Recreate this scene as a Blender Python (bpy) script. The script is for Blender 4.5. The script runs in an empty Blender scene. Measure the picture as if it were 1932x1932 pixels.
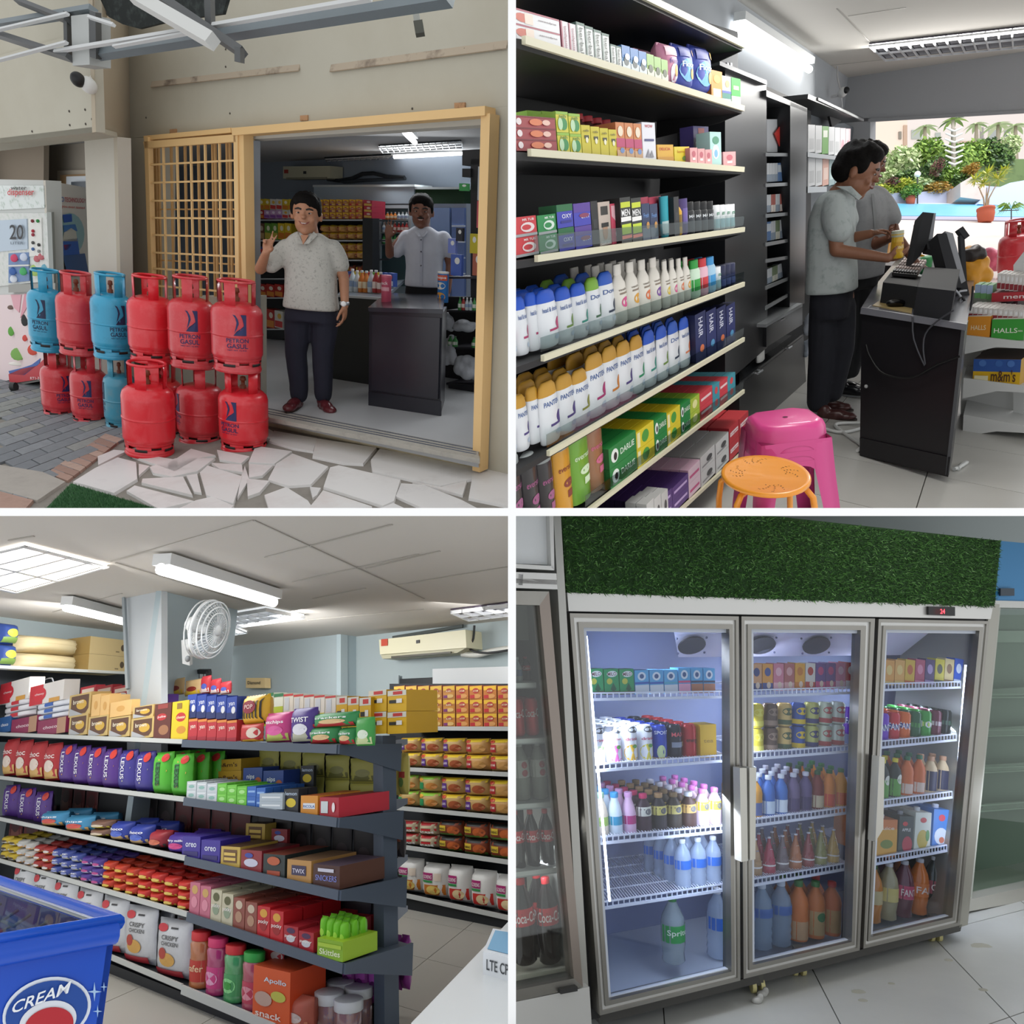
import bpy,math,random
from mathutils import Vector,Matrix
random.seed(7)
V=Vector
S=bpy.context.scene
COL=S.collection
# --- camera, world, exposure
F=1400.0;C0=966.0                      # focal length and centre, in pixels of a 1932 px frame
cam_data=bpy.data.cameras.new('camera');cam=bpy.data.objects.new('camera',cam_data);COL.objects.link(cam)
cam.rotation_euler=(math.pi/2,0,0)
cam_data.sensor_width=36;cam_data.lens=36*F/1932;cam_data.clip_start=.05;cam_data.clip_end=300
S.camera=cam
W=bpy.data.worlds.new('overcast_sky');S.world=W;W.use_nodes=True
W.node_tree.nodes['Background'].inputs[0].default_value=(.97,.985,1.0,1)
W.node_tree.nodes['Background'].inputs[1].default_value=1.04
S.view_settings.view_transform='Standard';S.view_settings.look='None'
S.view_settings.exposure=0;S.view_settings.gamma=1;S.view_settings.use_curve_mapping=False

def area_light(name,loc,target,sx,sy,power,col=(1,1,1)):
    d=bpy.data.lights.new(name,'AREA');d.shape='RECTANGLE';d.size=sx;d.size_y=sy;d.energy=power;d.color=col
    o=bpy.data.objects.new(name,d);COL.objects.link(o);o.location=loc
    o.rotation_euler=(V(target)-V(loc)).to_track_quat('-Z','Y').to_euler()
    return o
# --- rooms, planes
def ray(px,py):return V(((px-C0)/F,1,(C0-py)/F))
def px_of(P):return (C0+F*P.x/P.y,C0-F*P.z/P.y)
class Pl:
    def __init__(s,p,n):s.p=V(p);s.n=V(n).normalized()
    def at(s,px,py):
        r=ray(px,py);return r*(s.n.dot(s.p)/s.n.dot(r))
    __call__=at
    def off(s,d):return Pl(s.p+s.n*d,s.n)   # d>0: away from the viewer
class Room:
    def __init__(s,hy,m,h,lean,f=1):
        s.N=V((-m,-hy/F,1)).normalized();s.h=h;s.lean=lean;s.f=f
    def floor(s,up=0):return Pl(-s.N*(s.h-up),s.N)
    def dir(s,vx,vy):
        d=ray(vx,vy);d=d-s.N*d.dot(s.N);return d.normalized()
    def vplane(s,p,d):
        n=d.cross(s.N).normalized()
        if n.y<0:n=-n
        return Pl(p,n)
    def up(s,P):
        x,_=px_of(P);x0,s0,x1,s1=s.lean
        t=max(-.3,min(1.3,(x-x0)/(x1-x0)));sl=s0+(s1-s0)*t
        N=s.N;v=N.z*P.y-P.z*N.y
        a=(sl*v+P.x*N.y)/P.y-N.x
        return V((N.x+a,N.y,N.z)).normalized()
    def frame(s,P,run):
        Z=(s.up(P)*s.f+s.N*(1-s.f)).normalized();X=(run-Z*run.dot(Z)).normalized();Y=Z.cross(X)
        return Matrix(((X.x,Y.x,Z.x),(X.y,Y.y,Z.y),(X.z,Y.z,Z.z)))
def lin(c):return c/12.92 if c<=.04045 else ((c+.055)/1.055)**2.4
def rgb(h):
    h=h.lstrip('#')
    if len(h)==3:h=''.join(c*2 for c in h)
    return tuple(lin(int(h[i:i+2],16)/255) for i in (0,2,4))
# --- materials
_m={}
def mat(c,rough=.5,metal=0,emit=0,alpha=1,noise=0,scale=8,c2=None,bump=0,coat=0):
    """procedural principled material; noise mixes toward c2 (wear, grain)"""
    k=(c,rough,metal,emit,alpha,noise,scale,c2,bump,coat)
    if k in _m:return _m[k]
    m=bpy.data.materials.new('m_'+c.strip('#'));m.use_nodes=True;nt=m.node_tree
    b=nt.nodes['Principled BSDF'];r=rgb(c)
    b.inputs['Base Color'].default_value=(*r,1);b.inputs['Roughness'].default_value=rough;b.inputs['Metallic'].default_value=metal
    if coat:b.inputs['Coat Weight'].default_value=coat
    if emit:
        b.inputs['Emission Color'].default_value=(*r,1);b.inputs['Emission Strength'].default_value=emit
    if noise or bump:
        tc=nt.nodes.new('ShaderNodeTexCoord');n=nt.nodes.new('ShaderNodeTexNoise');n.inputs['Scale'].default_value=scale;n.inputs['Detail'].default_value=6
        n.inputs['Roughness'].default_value=.65
        nt.links.new(tc.outputs['Object'],n.inputs['Vector'])
        if noise:
            cr=nt.nodes.new('ShaderNodeValToRGB');cr.color_ramp.elements[0].position=.5-.12/max(noise,.1)*.5+.1;cr.color_ramp.elements[1].position=.72
            q=rgb(c2) if c2 else tuple(x*.7 for x in r)
            mx=nt.nodes.new('ShaderNodeMix');mx.data_type='RGBA'
            nt.links.new(n.outputs['Fac'],cr.inputs['Fac'])
            mu=nt.nodes.new('ShaderNodeMath');mu.operation='MULTIPLY';mu.inputs[1].default_value=noise
            nt.links.new(cr.outputs['Color'],mu.inputs[0]);nt.links.new(mu.outputs[0],mx.inputs['Factor'])
            mx.inputs['A'].default_value=(*r,1);mx.inputs['B'].default_value=(*q,1)
            nt.links.new(mx.outputs['Result'],b.inputs['Base Color'])
        if bump:
            bp=nt.nodes.new('ShaderNodeBump');bp.inputs['Strength'].default_value=bump;bp.inputs['Distance'].default_value=.01
            nt.links.new(n.outputs['Fac'],bp.inputs['Height']);nt.links.new(bp.outputs['Normal'],b.inputs['Normal'])
    if alpha<1:b.inputs['Alpha'].default_value=alpha
    _m[k]=m;return m
def glass_mat(tint='#eef4f4',refl=.06):
    k=('glass',tint,refl)
    if k in _m:return _m[k]
    m=bpy.data.materials.new('clear_glass');m.use_nodes=True;nt=m.node_tree;nt.nodes.remove(nt.nodes['Principled BSDF'])
    t=nt.nodes.new('ShaderNodeBsdfTransparent');t.inputs[0].default_value=(*rgb(tint),1)
    g=nt.nodes.new('ShaderNodeBsdfGlossy');g.inputs['Roughness'].default_value=.02
    x=nt.nodes.new('ShaderNodeMixShader');x.inputs[0].default_value=refl
    nt.links.new(t.outputs[0],x.inputs[1]);nt.links.new(g.outputs[0],x.inputs[2]);nt.links.new(x.outputs[0],nt.nodes['Material Output'].inputs[0])
    _m[k]=m;return m
def asm(c):
    return c if isinstance(c,bpy.types.Material) else mat(c)
# --- mesh builder
class MB:
    def __init__(s):s.v=[];s.f=[];s.mi=[];s.sm=[];s.mats=[]
    def slot(s,c):
        m=asm(c)
        if m not in s.mats:s.mats.append(m)
        return s.mats.index(m)
    def add(s,vs,fs,c,smooth=False):
        o=len(s.v);s.v+=[tuple(p) for p in vs];i=s.slot(c)
        for f in fs:s.f.append([o+q for q in f]);s.mi.append(i);s.sm.append(smooth)
        return s
    def box(s,a,b,c,side=None,top=None,bev=0):
        x0,y0,z0=a;x1,y1,z1=b
        vs=[(x0,y0,z0),(x1,y0,z0),(x1,y1,z0),(x0,y1,z0),(x0,y0,z1),(x1,y0,z1),(x1,y1,z1),(x0,y1,z1)]
        s.add(vs,[(0,1,5,4)],c);s.add(vs,[(1,2,6,5),(3,0,4,7),(2,3,7,6)],side or c);s.add(vs,[(4,5,6,7),(3,2,1,0)],top or side or c)
        return s
    def prism(s,poly,vec,c,side=None):
        n=len(poly);P=[V(p) for p in poly];Q=[p+V(vec) for p in P]
        s.add(P+Q,[list(range(n)),list(range(2*n-1,n-1,-1))],c)
        s.add(P+Q,[(i,i+n,(i+1) % n+n,(i+1) % n) for i in range(n)],side or c)
        return s
    def bar(s,a,b,w,d,c,up=None):
        """beam from a to b; w across (in view), d deep"""
        a=V(a);b=V(b);t=(b-a).normalized();dep=V((0,1,0)) if up is None else V(up)
        dep=(dep-t*dep.dot(t)).normalized();sx=t.cross(dep).normalized()*w/2;dp=dep*d/2
        return s.prism([a-sx-dp,b-sx-dp,b+sx-dp,a+sx-dp],dep*d,c)
    def tube(s,pts,r,c,seg=8,cap=True):
        pts=[V(p) for p in pts];n=len(pts);rr=r if isinstance(r,(list,tuple)) else [r]*n
        vs=[];u=None
        for i,p in enumerate(pts):
            t=(pts[min(i+1,n-1)]-pts[max(i-1,0)]).normalized()
            if u is None:
                u=t.orthogonal().normalized()
            u=(u-t*u.dot(t)).normalized();w=t.cross(u)
            for k in range(seg):
                a=2*math.pi*k/seg;vs.append(p+(u*math.cos(a)+w*math.sin(a))*rr[i])
        fs=[(i*seg+k,i*seg+(k+1) % seg,(i+1)*seg+(k+1) % seg,(i+1)*seg+k) for i in range(n-1) for k in range(seg)]
        s.add(vs,fs,c,True)
        if cap:s.add(vs,[list(range(seg))[::-1],[(n-1)*seg+k for k in range(seg)]],c)
        return s
    def lathe(s,prof,c,seg=16,cx=0,cy=.5,sx=1,sy=1,a0=0,a1=2*math.pi,cap=True):
        n=len(prof);full=abs(a1-a0-2*math.pi)<1e-6;k=seg if full else seg+1
        vs=[(cx+r*sx*math.sin(a0+(a1-a0)*j/seg),cy-r*sy*math.cos(a0+(a1-a0)*j/seg),z) for r,z in prof for j in range(k)]
        fs=[(i*k+j,i*k+(j+1) % k,(i+1)*k+(j+1) % k,(i+1)*k+j) for i in range(n-1) for j in range(seg)]
        s.add(vs,fs,c,True)
        if cap and full:
            if prof[0][0]>1e-4:s.add(vs,[list(range(k))[::-1]],c)
            if prof[-1][0]>1e-4:s.add(vs,[[(n-1)*k+j for j in range(k)]],c)
        return s
    def ell(s,cen,rad,c,seg=12,rings=8,M=None):
        vs=[];
        for i in range(rings+1):
            th=math.pi*i/rings
            for j in range(seg):
                a=2*math.pi*j/seg;p=V((rad[0]*math.sin(th)*math.cos(a),rad[1]*math.sin(th)*math.sin(a),-rad[2]*math.cos(th)))
                vs.append(V(cen)+(M @ p if M else p))
        s.add(vs,[(i*seg+j,i*seg+(j+1) % seg,(i+1)*seg+(j+1) % seg,(i+1)*seg+j) for i in range(rings) for j in range(seg)],c,True)
        return s
    def mesh(s,name):
        m=bpy.data.meshes.new(name);m.from_pydata(s.v,[],s.f)
        for q in s.mats:m.materials.append(q)
        m.polygons.foreach_set('material_index',s.mi);m.polygons.foreach_set('use_smooth',s.sm)
        m.update();return m
    def obj(s,name,parent=None,world=False,**kw):
        o=bpy.data.objects.new(name,s.mesh(name));COL.objects.link(o)
        if parent:
            o.parent=parent
            if world:o.matrix_parent_inverse=Matrix.Translation(-parent.location)
        tag(o,**kw);return o
def tag(o,label=None,cat=None,group=None,kind=None):
    for a,b in ((' row back',' row'),(' from left',''),(' with ',' '),(' and ','-'),(' in ',' '),(' the ',' ')):
        if label and len(label.split())>16:label=label.replace(a,b)
    if label:o['label']=label
    if cat:o['category']=cat
    if group:o['group']=group
    if kind:o['kind']=kind
    return o
def empty(name,loc=(0,0,0),rot=None,**kw):
    o=bpy.data.objects.new(name,None);COL.objects.link(o);o.empty_display_size=.05
    M=Matrix.Translation(V(loc))
    if rot is not None:M=M @ rot.to_4x4()
    o.matrix_world=M;tag(o,**kw);return o
def slab(name,pts,thick,c,parent=None,side=None,dirv=None,**kw):
    """flat polygon of 3D points given a real thickness away from the viewer"""
    pts=[V(p) for p in pts];n=(pts[1]-pts[0]).cross(pts[2]-pts[0]).normalized()
    if dirv is not None:n=V(dirv).normalized()
    elif n.dot(pts[0])<0:n=-n
    o0=pts[0].copy();b=MB();b.prism([p-o0 for p in pts],n*thick,c,side)
    o=b.obj(name,parent,**kw);o.location=o0;return o
def P4(pl,*xy):return [pl(x,y) for x,y in xy]
def vpy(vp,x0,y0,x1):return vp[1]+(y0-vp[1])*(x1-vp[0])/(x0-vp[0])
# --- lettering
_t={}
def text2d(s):
    if s in _t:return _t[s]
    cu=bpy.data.curves.new('lettering','FONT');cu.body=s;cu.resolution_u=3;cu.fill_mode='FRONT';cu.offset=.012
    o=bpy.data.objects.new('lettering',cu);me=o.to_mesh()
    vs=[(v.co.x,v.co.y) for v in me.vertices];fs=[list(p.vertices) for p in me.polygons]
    o.to_mesh_clear();bpy.data.objects.remove(o);bpy.data.curves.remove(cu)
    if not vs:vs=[(0,0),(1,1)];fs=[]
    x0=min(v[0] for v in vs);x1=max(v[0] for v in vs);y0=min(v[1] for v in vs);y1=max(v[1] for v in vs)
    vs=[((x-x0)/max(x1-x0,.01),(y-y0)/max(y1-y0,.01)) for x,y in vs]
    _t[s]=(vs,fs);return _t[s]
def prints(b,els,surf,sub=1):
    """flat print on a face: r rect, e ellipse, p polygon, t text, all in face coordinates"""
    for i,e in enumerate(els):
        k=e[0];off=.004+.0025*i
        if k=='r':
            _,x0,z0,x1,z1,c=e;nx=max(1,sub);nz=max(1,sub if sub>1 else 1)
            vs=[surf(x0+(x1-x0)*a/nx,z0+(z1-z0)*q/nz,off) for q in range(nz+1) for a in range(nx+1)]
            b.add(vs,[(q*(nx+1)+a,q*(nx+1)+a+1,(q+1)*(nx+1)+a+1,(q+1)*(nx+1)+a) for q in range(nz) for a in range(nx)],c,sub>1)
        elif k=='e':
            _,cx,cz,rx,rz,c=e;n=14
            vs=[surf(cx,cz,off)]+[surf(cx+rx*math.cos(2*math.pi*j/n),cz+rz*math.sin(2*math.pi*j/n),off) for j in range(n)]
            b.add(vs,[(0,1+j,1+(j+1) % n) for j in range(n)],c)
        elif k=='p':
            b.add([surf(x,z,off) for x,z in e[1]],[list(range(len(e[1])))],e[2])
        elif k=='t':
            _,s,x0,z0,x1,z1,c=e[:7];vs,fs=text2d(s)
            if len(e)>7:# written top to bottom
                b.add([surf(x0+(x1-x0)*y,z1-(z1-z0)*x,off) for x,y in vs],fs,c)
            else:b.add([surf(x0+(x1-x0)*x,z0+(z1-z0)*y,off) for x,y in vs],fs,c)
    return b
# --- product prototypes, all in a unit box: x -.5...5, y 0..1 (front y=0), z 0..1
PROTO={}
def carton(name,c,els=(),side=None,top=None,cap=None):
    b=MB();b.box((-.5,0,0),(.5,1,1),c,side,top);parts=[]
    if els:parts.append(('printed_panel',prints(MB(),els,lambda x,z,o:(x,-o*2,z)).mesh('printed_panel')))
    if cap:
        parts.append(('screw_cap',MB().lathe([(.16,1),(.16,1.09),(.12,1.1)],cap,8).mesh('screw_cap')))
    return name,b.mesh(name),parts
def prof_r(prof,z):
    for (r0,z0),(r1,z1) in zip(prof,prof[1:]):
        if z0<=z<=z1 and z1>z0:return r0+(r1-r0)*(z-z0)/(z1-z0)
    return prof[-1][0]
def turned(name,prof,c,els=(),cap=None,capname='cap',seg=14,spread=75,sq=1,extra=()):
    b=MB();b.lathe(prof,c,seg,sy=sq);parts=[]
    if els:
        def surf(x,z,o):
            a=math.radians(spread)*x*2;r=prof_r(prof,min(max(z,0),.999))+.006+o*1.5
            return (r*math.sin(a),.5-r*sq*math.cos(a),z)
        parts.append(('printed_label',prints(MB(),els,surf,6).mesh('printed_label')))
    if cap:parts.append((capname,MB().lathe(cap[0],cap[1],seg,sy=sq).mesh(capname)))
    for nm,pr,cc in extra:parts.append((nm,MB().lathe(pr,cc,seg,sy=sq).mesh(nm)))
    return name,b.mesh(name),parts
def pouch(name,c,els=(),fat=.5,crimp=None,top=.0):
    def fy(x,z):
        u=max(0,1-abs(2*x)**3);w=max(0,1-abs(2*z-1)**4)
        return .5*(u**.5)*(w**.6)
    n=8;b=MB();vs=[];wob=lambda i,j:.01*math.sin(i*5.1+j*3.3)
    for sgn in (-1,1):
        for q in range(n+1):
            for a in range(n+1):
                x=-.5+a/n;z=q/n
                xx=x*(1-.06*math.sin(math.pi*z));vs.append((xx+wob(a,q),.5+sgn*(fy(x,z)+.015),z))
    m=(n+1)**2;fs=[]
    for q in range(n):
        for a in range(n):
            i=q*(n+1)+a;fs.append((i,i+1,i+n+2,i+n+1));fs.append((m+i+1,m+i,m+i+n+1,m+i+n+2))
    rim=[a for a in range(n)];
    for a in range(n):fs.append((a+1,a,m+a,m+a+1));i=n*(n+1)+a;fs.append((i,i+1,m+i+1,m+i))
    for q in range(n):i=q*(n+1);fs.append((i,i+n+1,m+i+n+1,m+i));i+=n;fs.append((i+n+1,i,m+i,m+i+n+1))
    b.add(vs,fs,c,True)
    if crimp:b.box((-.47,.47,.94),(.47,.53,1.0),crimp)
    parts=[]
    if els:
        def surf(x,z,o):return (x*(1-.06*math.sin(math.pi*z)),.5-fy(x,z)-.03-o*2,z)
        parts.append(('printed_panel',prints(MB(),els,surf,4).mesh('printed_panel')))
    return name,b.mesh(name),parts
def inst(pr,loc,R,sc,label=None,cat=None,group=None,parent=None):
    name,me,parts=pr
    o=bpy.data.objects.new(name,me);COL.objects.link(o)
    for nm,pm in parts:
        c=bpy.data.objects.new(nm,pm);COL.objects.link(c);c.parent=o
    L=Matrix.Translation(V(loc)) @ R.to_4x4() @ Matrix.Diagonal((sc[0],sc[1],sc[2],1))
    o.matrix_world=L
    if parent:o.parent=parent
    tag(o,label,cat,group);return o
ORD=['','first','second','third','fourth','fifth','sixth','seventh','eighth','ninth','tenth','eleventh','twelfth','thirteenth','fourteenth',
       'fifteenth','sixteenth','seventeenth','eighteenth','nineteenth','twentieth','21st','22nd','23rd','24th','25th','26th']
def place(rm,pr,pl,run,x,yb,yt,w=None,d=.06,xw=None,label=None,cat=None,group=None,yaw=0,tilt=0,roll=0):
    """stand a product so that its front foot is at pixel column x, base row yb; top row yt; w in metres or xw in pixels"""
    P=pl(x,yb);T=pl(x,yt);h=(T-P).length
    if w is None:w=(pl(x+xw/2,yb)-pl(x-xw/2,yb)).length
    R=rm.frame(P,run)
    if yaw or tilt or roll:R=R @ Matrix.Rotation(yaw,3,'Z') @ Matrix.Rotation(tilt,3,'X') @ Matrix.Rotation(roll,3,'Y')
    return inst(pr,P,R,(w,d,h),label,cat,group)
def row(rm,pl,run,A,B,items,where,d=.06,gap=.06,back=0,pitch=1.08,hvar=0,layers=1,dmul=None,layword=('lower','upper','topmost')):
    """A=(x,base,top) B=(x,base,top) in pixels; items=[(proto,label,cat,count[,relw][,relh])...] left to right; back = rows behind"""
    PA,PB=pl(A[0],A[1]),pl(B[0],B[1]);hA=(pl(A[0],A[2])-PA).length;hB=(pl(B[0],B[2])-PB).length
    seq=[]
    for it in items:
        pr,lb,ct,n=it[:4];rw=it[4] if len(it)>4 else 1;rh=it[5] if len(it)>5 else 1
        for i in range(n):seq.append((pr,lb,ct,i+1,n,rw,rh))
    # keep ordinals true when a label recurs in the row
    cnt={};tot={}
    for q in seq:tot[q[1]]=tot.get(q[1],0)+1
    TW=sum(q[5] for q in seq);cur=0;L=(PB-PA).length
    for pr,lb,ct,i,n,rw,rh in seq:
        t=(cur+rw/2)/TW;cur+=rw
        if pr is None:continue
        cnt[lb]=cnt.get(lb,0)+1;i=cnt[lb];n=tot[lb]
        P=PA.lerp(PB,t);w=L*rw/TW*(1-gap);h=(hA+(hB-hA)*t)*rh
        R=rm.frame(P,run);Yv=V((R[0][1],R[1][1],R[2][1]));Zv=V((R[0][2],R[1][2],R[2][2]))
        dd=d if dmul is None else w*dmul
        for l in range(layers):
            hh=h/layers
            for k in range(back+1):
                lab=lb
                if n>1:lab+=', '+ORD[i]+' from left'
                if layers>1:lab+=', '+layword[l]+' layer'
                if k:lab+=', '+['','second','third','fourth','fifth','sixth','seventh','eighth'][k]+' row back'
                lab+=(' ' if n==1 and layers==1 and not k else ', ')+where
                hs=hh*(1+random.uniform(-hvar,hvar))
                inst(pr,P+Zv*(hh*l)+Yv*(k*dd*pitch),R,(w,dd,hs*.985),lab,ct,((lb+' '+where) if n*layers*(back+1)>1 else None))

EPS=.0075
def cutroom(objs,sx,sz):
    """trim whatever passes through the wall or slab that parts this room from its neighbours"""
    import bmesh
    bpy.context.view_layer.update();dead=[]
    for o in objs:
        if o.type != 'MESH':continue
        M=o.matrix_world;bb=[M @ V(c) for c in o.bound_box]
        for ax,sg in ((0,sx),(2,sz)):
            lo=min(p[ax]*sg for p in bb);hi=max(p[ax]*sg for p in bb)
            if hi<EPS:dead.append(o);break
            if lo<EPS:
                me=o.data.copy();bm=bmesh.new();bm.from_mesh(me);Mi=M.inverted();n=V((0,0,0));n[ax]=sg;co=n*EPS
                nl=(M.to_3x3().transposed() @ n).normalized()
                bmesh.ops.bisect_plane(bm,geom=bm.verts[:]+bm.edges[:]+bm.faces[:],plane_co=Mi @ co,plane_no=nl,clear_inner=True)
                if not bm.faces:dead.append(o);bm.free();break
                bm.to_mesh(me);bm.free();o.data=me
    dead=set(dead)
    def rm(o):
        for c in list(o.children):rm(c)
        bpy.data.objects.remove(o)
    for o in sorted(dead,key=lambda q:q.name):
        try:
            if all(c in dead for c in o.children_recursive):rm(o)
            else:o.data=bpy.data.meshes.new('trimmed')
        except ReferenceError:pass
    for o in [q for q in bpy.data.objects if q.type=='EMPTY' and not q.children]:bpy.data.objects.remove(o)
# --- shared product prototypes
D=PROTO
BOT=[(.28,0),(.46,.015),(.49,.05),(.47,.2),(.49,.35),(.47,.5),(.49,.6),(.42,.72),(.2,.85),(.16,.88),(.16,.93)]
SLIM=[(.4,0),(.48,.02),(.49,.05),(.49,.45),(.46,.55),(.3,.72),(.17,.84),(.15,.88),(.15,.97)]
FAT=[(.42,0),(.49,.03),(.49,.62),(.42,.72),(.24,.84),(.2,.88),(.2,.92)]
YOG=[(.38,0),(.47,.02),(.47,.5),(.44,.56),(.36,.7),(.24,.82),(.24,.9)]
SHAM=[(.4,0),(.47,.03),(.49,.15),(.5,.4),(.47,.72),(.43,.78)]
CANP=[(.36,0),(.47,.04),(.49,.07),(.49,.9),(.4,.96),(.4,.985),(.36,.985),(.36,.96)]
JAR=[(.44,0),(.49,.03),(.49,.8),(.4,.86),(.38,.88)]
CUP=[(.36,0),(.38,.02),(.5,.96),(.5,1)]
cap0=lambda r,z0,c,z1=1:([(r,z0),(r+.01,z0+.01),(r+.01,z1-.01),(r-.02,z1),(0,z1)],c)
def bottle(name,prof,c,lab,cap,r=.2,z0=.9,els=(),**k):return turned(name,prof,c,([('r',-.62,lab[0],.62,lab[1],lab[2])] if lab else [])+list(els),cap0(r,z0,cap),**k)
# noodles
D['cup']=carton('noodle_pack','#b8762c',[('r',-.47,.66,.47,.96,'#e3b52c'),('e',0,.6,.24,.2,'#a8352a'),('r',-.42,.28,.42,.5,'#c8872e'),('e',.1,.22,.3,.14,'#d9b26a'),('r',-.42,.1,-.1,.3,'#7d2d6e'),('t','KARI',-.2,.52,.2,.66,'#f3e3b8')],'#7c2a20','#d8a52c')
D['cupr']=carton('noodle_pack','#c2752c',[('r',-.47,.68,.47,.96,'#e6b62c'),('e',0,.62,.26,.2,'#b5302a'),('e',.1,.22,.3,.16,'#d99a55'),('r',-.44,.08,-.08,.32,'#c0262c'),('t','AYAM',-.2,.54,.2,.68,'#f3e3b8')],'#7c2a20','#d8a52c')
D['bagp']=pouch('noodle_bag','#c9a468',[('r',-.48,.78,.48,.97,'#e6c52e'),('e',-.3,.84,.14,.1,'#c43c2a'),('r',-.46,.2,-.12,.66,'#5d2f86'),('e',.2,.38,.24,.24,'#a8552e'),('t','KARI',-.42,.35,-.16,.5,'#e9e0f0')],crimp='#e6c52e')
D['bagr']=pouch('noodle_bag','#d2a262',[('r',-.48,.78,.48,.97,'#e6c52e'),('e',-.3,.84,.14,.1,'#c43c2a'),('r',-.46,.2,-.12,.66,'#b52a2e'),('e',.2,.38,.24,.24,'#cf9a55'),('t','AYAM',-.42,.35,-.16,.5,'#f1dcd0')],crimp='#e6c52e')
D['bagg']=pouch('noodle_bag','#c8a96a',[('r',-.48,.8,.48,.97,'#8fc83a'),('e',-.3,.8,.14,.1,'#e0a02a'),('r',-.46,.2,-.14,.62,'#2e8f57'),('e',.2,.38,.24,.22,'#c9843e')],crimp='#9ccc3c')
D['bagd']=pouch('noodle_bag','#8a3f22',[('r',-.48,.76,.48,.97,'#1c1a18'),('r',-.46,.35,-.05,.7,'#d8b93a'),('e',.24,.4,.22,.28,'#c2602c'),('r',-.48,.03,.48,.2,'#5f8a3a'),('t','GORENG',-.44,.42,-.08,.56,'#2b2420')],crimp='#222')
D['baga']=pouch('noodle_bag','#c7b79a',[('r',-.48,.78,.48,.97,'#b3262c'),('r',-.48,.36,.48,.52,'#c3242c'),('t','ASAM',-.4,.16,.4,.34,'#fff'),('r',-.48,.56,.48,.72,'#d8c9a8')],crimp='#b3262c')
D['bagm']=pouch('noodle_multipack','#ecebe8',[('r',-.44,.56,.12,.76,'#a8246e'),('r',-.44,.48,.12,.54,'#2f8f4a'),('r',.18,.54,.4,.76,'#e8d8c8'),('r',-.48,.12,.48,.42,'#c6741f'),('e',.12,.27,.26,.13,'#e3c56a'),('t','MI GORENG',-.4,.6,.1,.7,'#f6e6ee')],crimp='#f5f5f2')
D['bagmr']=pouch('noodle_multipack','#ecebe8',[('r',-.44,.56,.12,.76,'#a8246e'),('r',-.44,.48,.12,.54,'#2f8f4a'),('r',-.48,.12,.48,.42,'#c62a22'),('e',.16,.27,.24,.13,'#e8cfa0'),('t','MI GORENG',-.4,.6,.1,.7,'#f6e6ee')],crimp='#f5f5f2')
def plainbox(c,c2,c3='#fff',name='carton',t=None,tc='#fff',side=None,top=None):
    els=[('r',-.46,.06,.46,.42,c2),('e',.1,.7,.24,.16,c3)]
    if t:els.append(('t',t,-.38,.45,.38,.62,tc))
    return carton(name,c,els,side,top)
# --- people: solid forms fused into one continuous skin
def fused(name,b,voxel,c,parent,smooth=4,extra=None,**kw):
    me=b.mesh(name);o=bpy.data.objects.new(name,me);COL.objects.link(o)
    md=o.modifiers.new('r','REMESH');md.mode='VOXEL';md.voxel_size=voxel
    ms=o.modifiers.new('s','SMOOTH');ms.factor=.5;ms.iterations=smooth
    dg=bpy.context.evaluated_depsgraph_get();dg.update()
    nm=bpy.data.meshes.new_from_object(o.evaluated_get(dg));o.modifiers.clear();o.data=nm;nm.name=name
    nm.materials.clear();nm.materials.append(asm(c))
    for p in nm.polygons:p.use_smooth=True
    if parent:o.parent=parent
    tag(o,**kw);return o
def limb(b,pts,rad,seg=12):
    for i in range(len(pts)-1):b.tube([pts[i],V(pts[i]).lerp(V(pts[i+1]),.5),pts[i+1]],[rad[i],(rad[i]+rad[i+1])/2*1.03,rad[i+1]],'#888',seg)
    for p,r in zip(pts,rad):b.ell(p,(r,r,r),'#888',seg,8)
def loft(b,secs,yaw=0,seg=20):
    """secs: (centre, half width, half depth)"""
    cx,sx=math.cos(yaw),math.sin(yaw);vs=[]
    for c,w,d in secs:
        for j in range(seg):
            a=2*math.pi*j/seg;u=w*math.copysign(abs(math.cos(a))**.8,math.cos(a));v=d*math.copysign(abs(math.sin(a))**.8,math.sin(a))
            vs.append((c[0]+u*cx-v*sx,c[1]+u*sx+v*cx,c[2]))
    n=len(secs)
    b.add(vs,[(i*seg+j,i*seg+(j+1) % seg,(i+1)*seg+(j+1) % seg,(i+1)*seg+j) for i in range(n-1) for j in range(seg)],'#888')
    b.add(vs,[list(range(seg))[::-1],[(n-1)*seg+j for j in range(seg)]],'#888')
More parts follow.
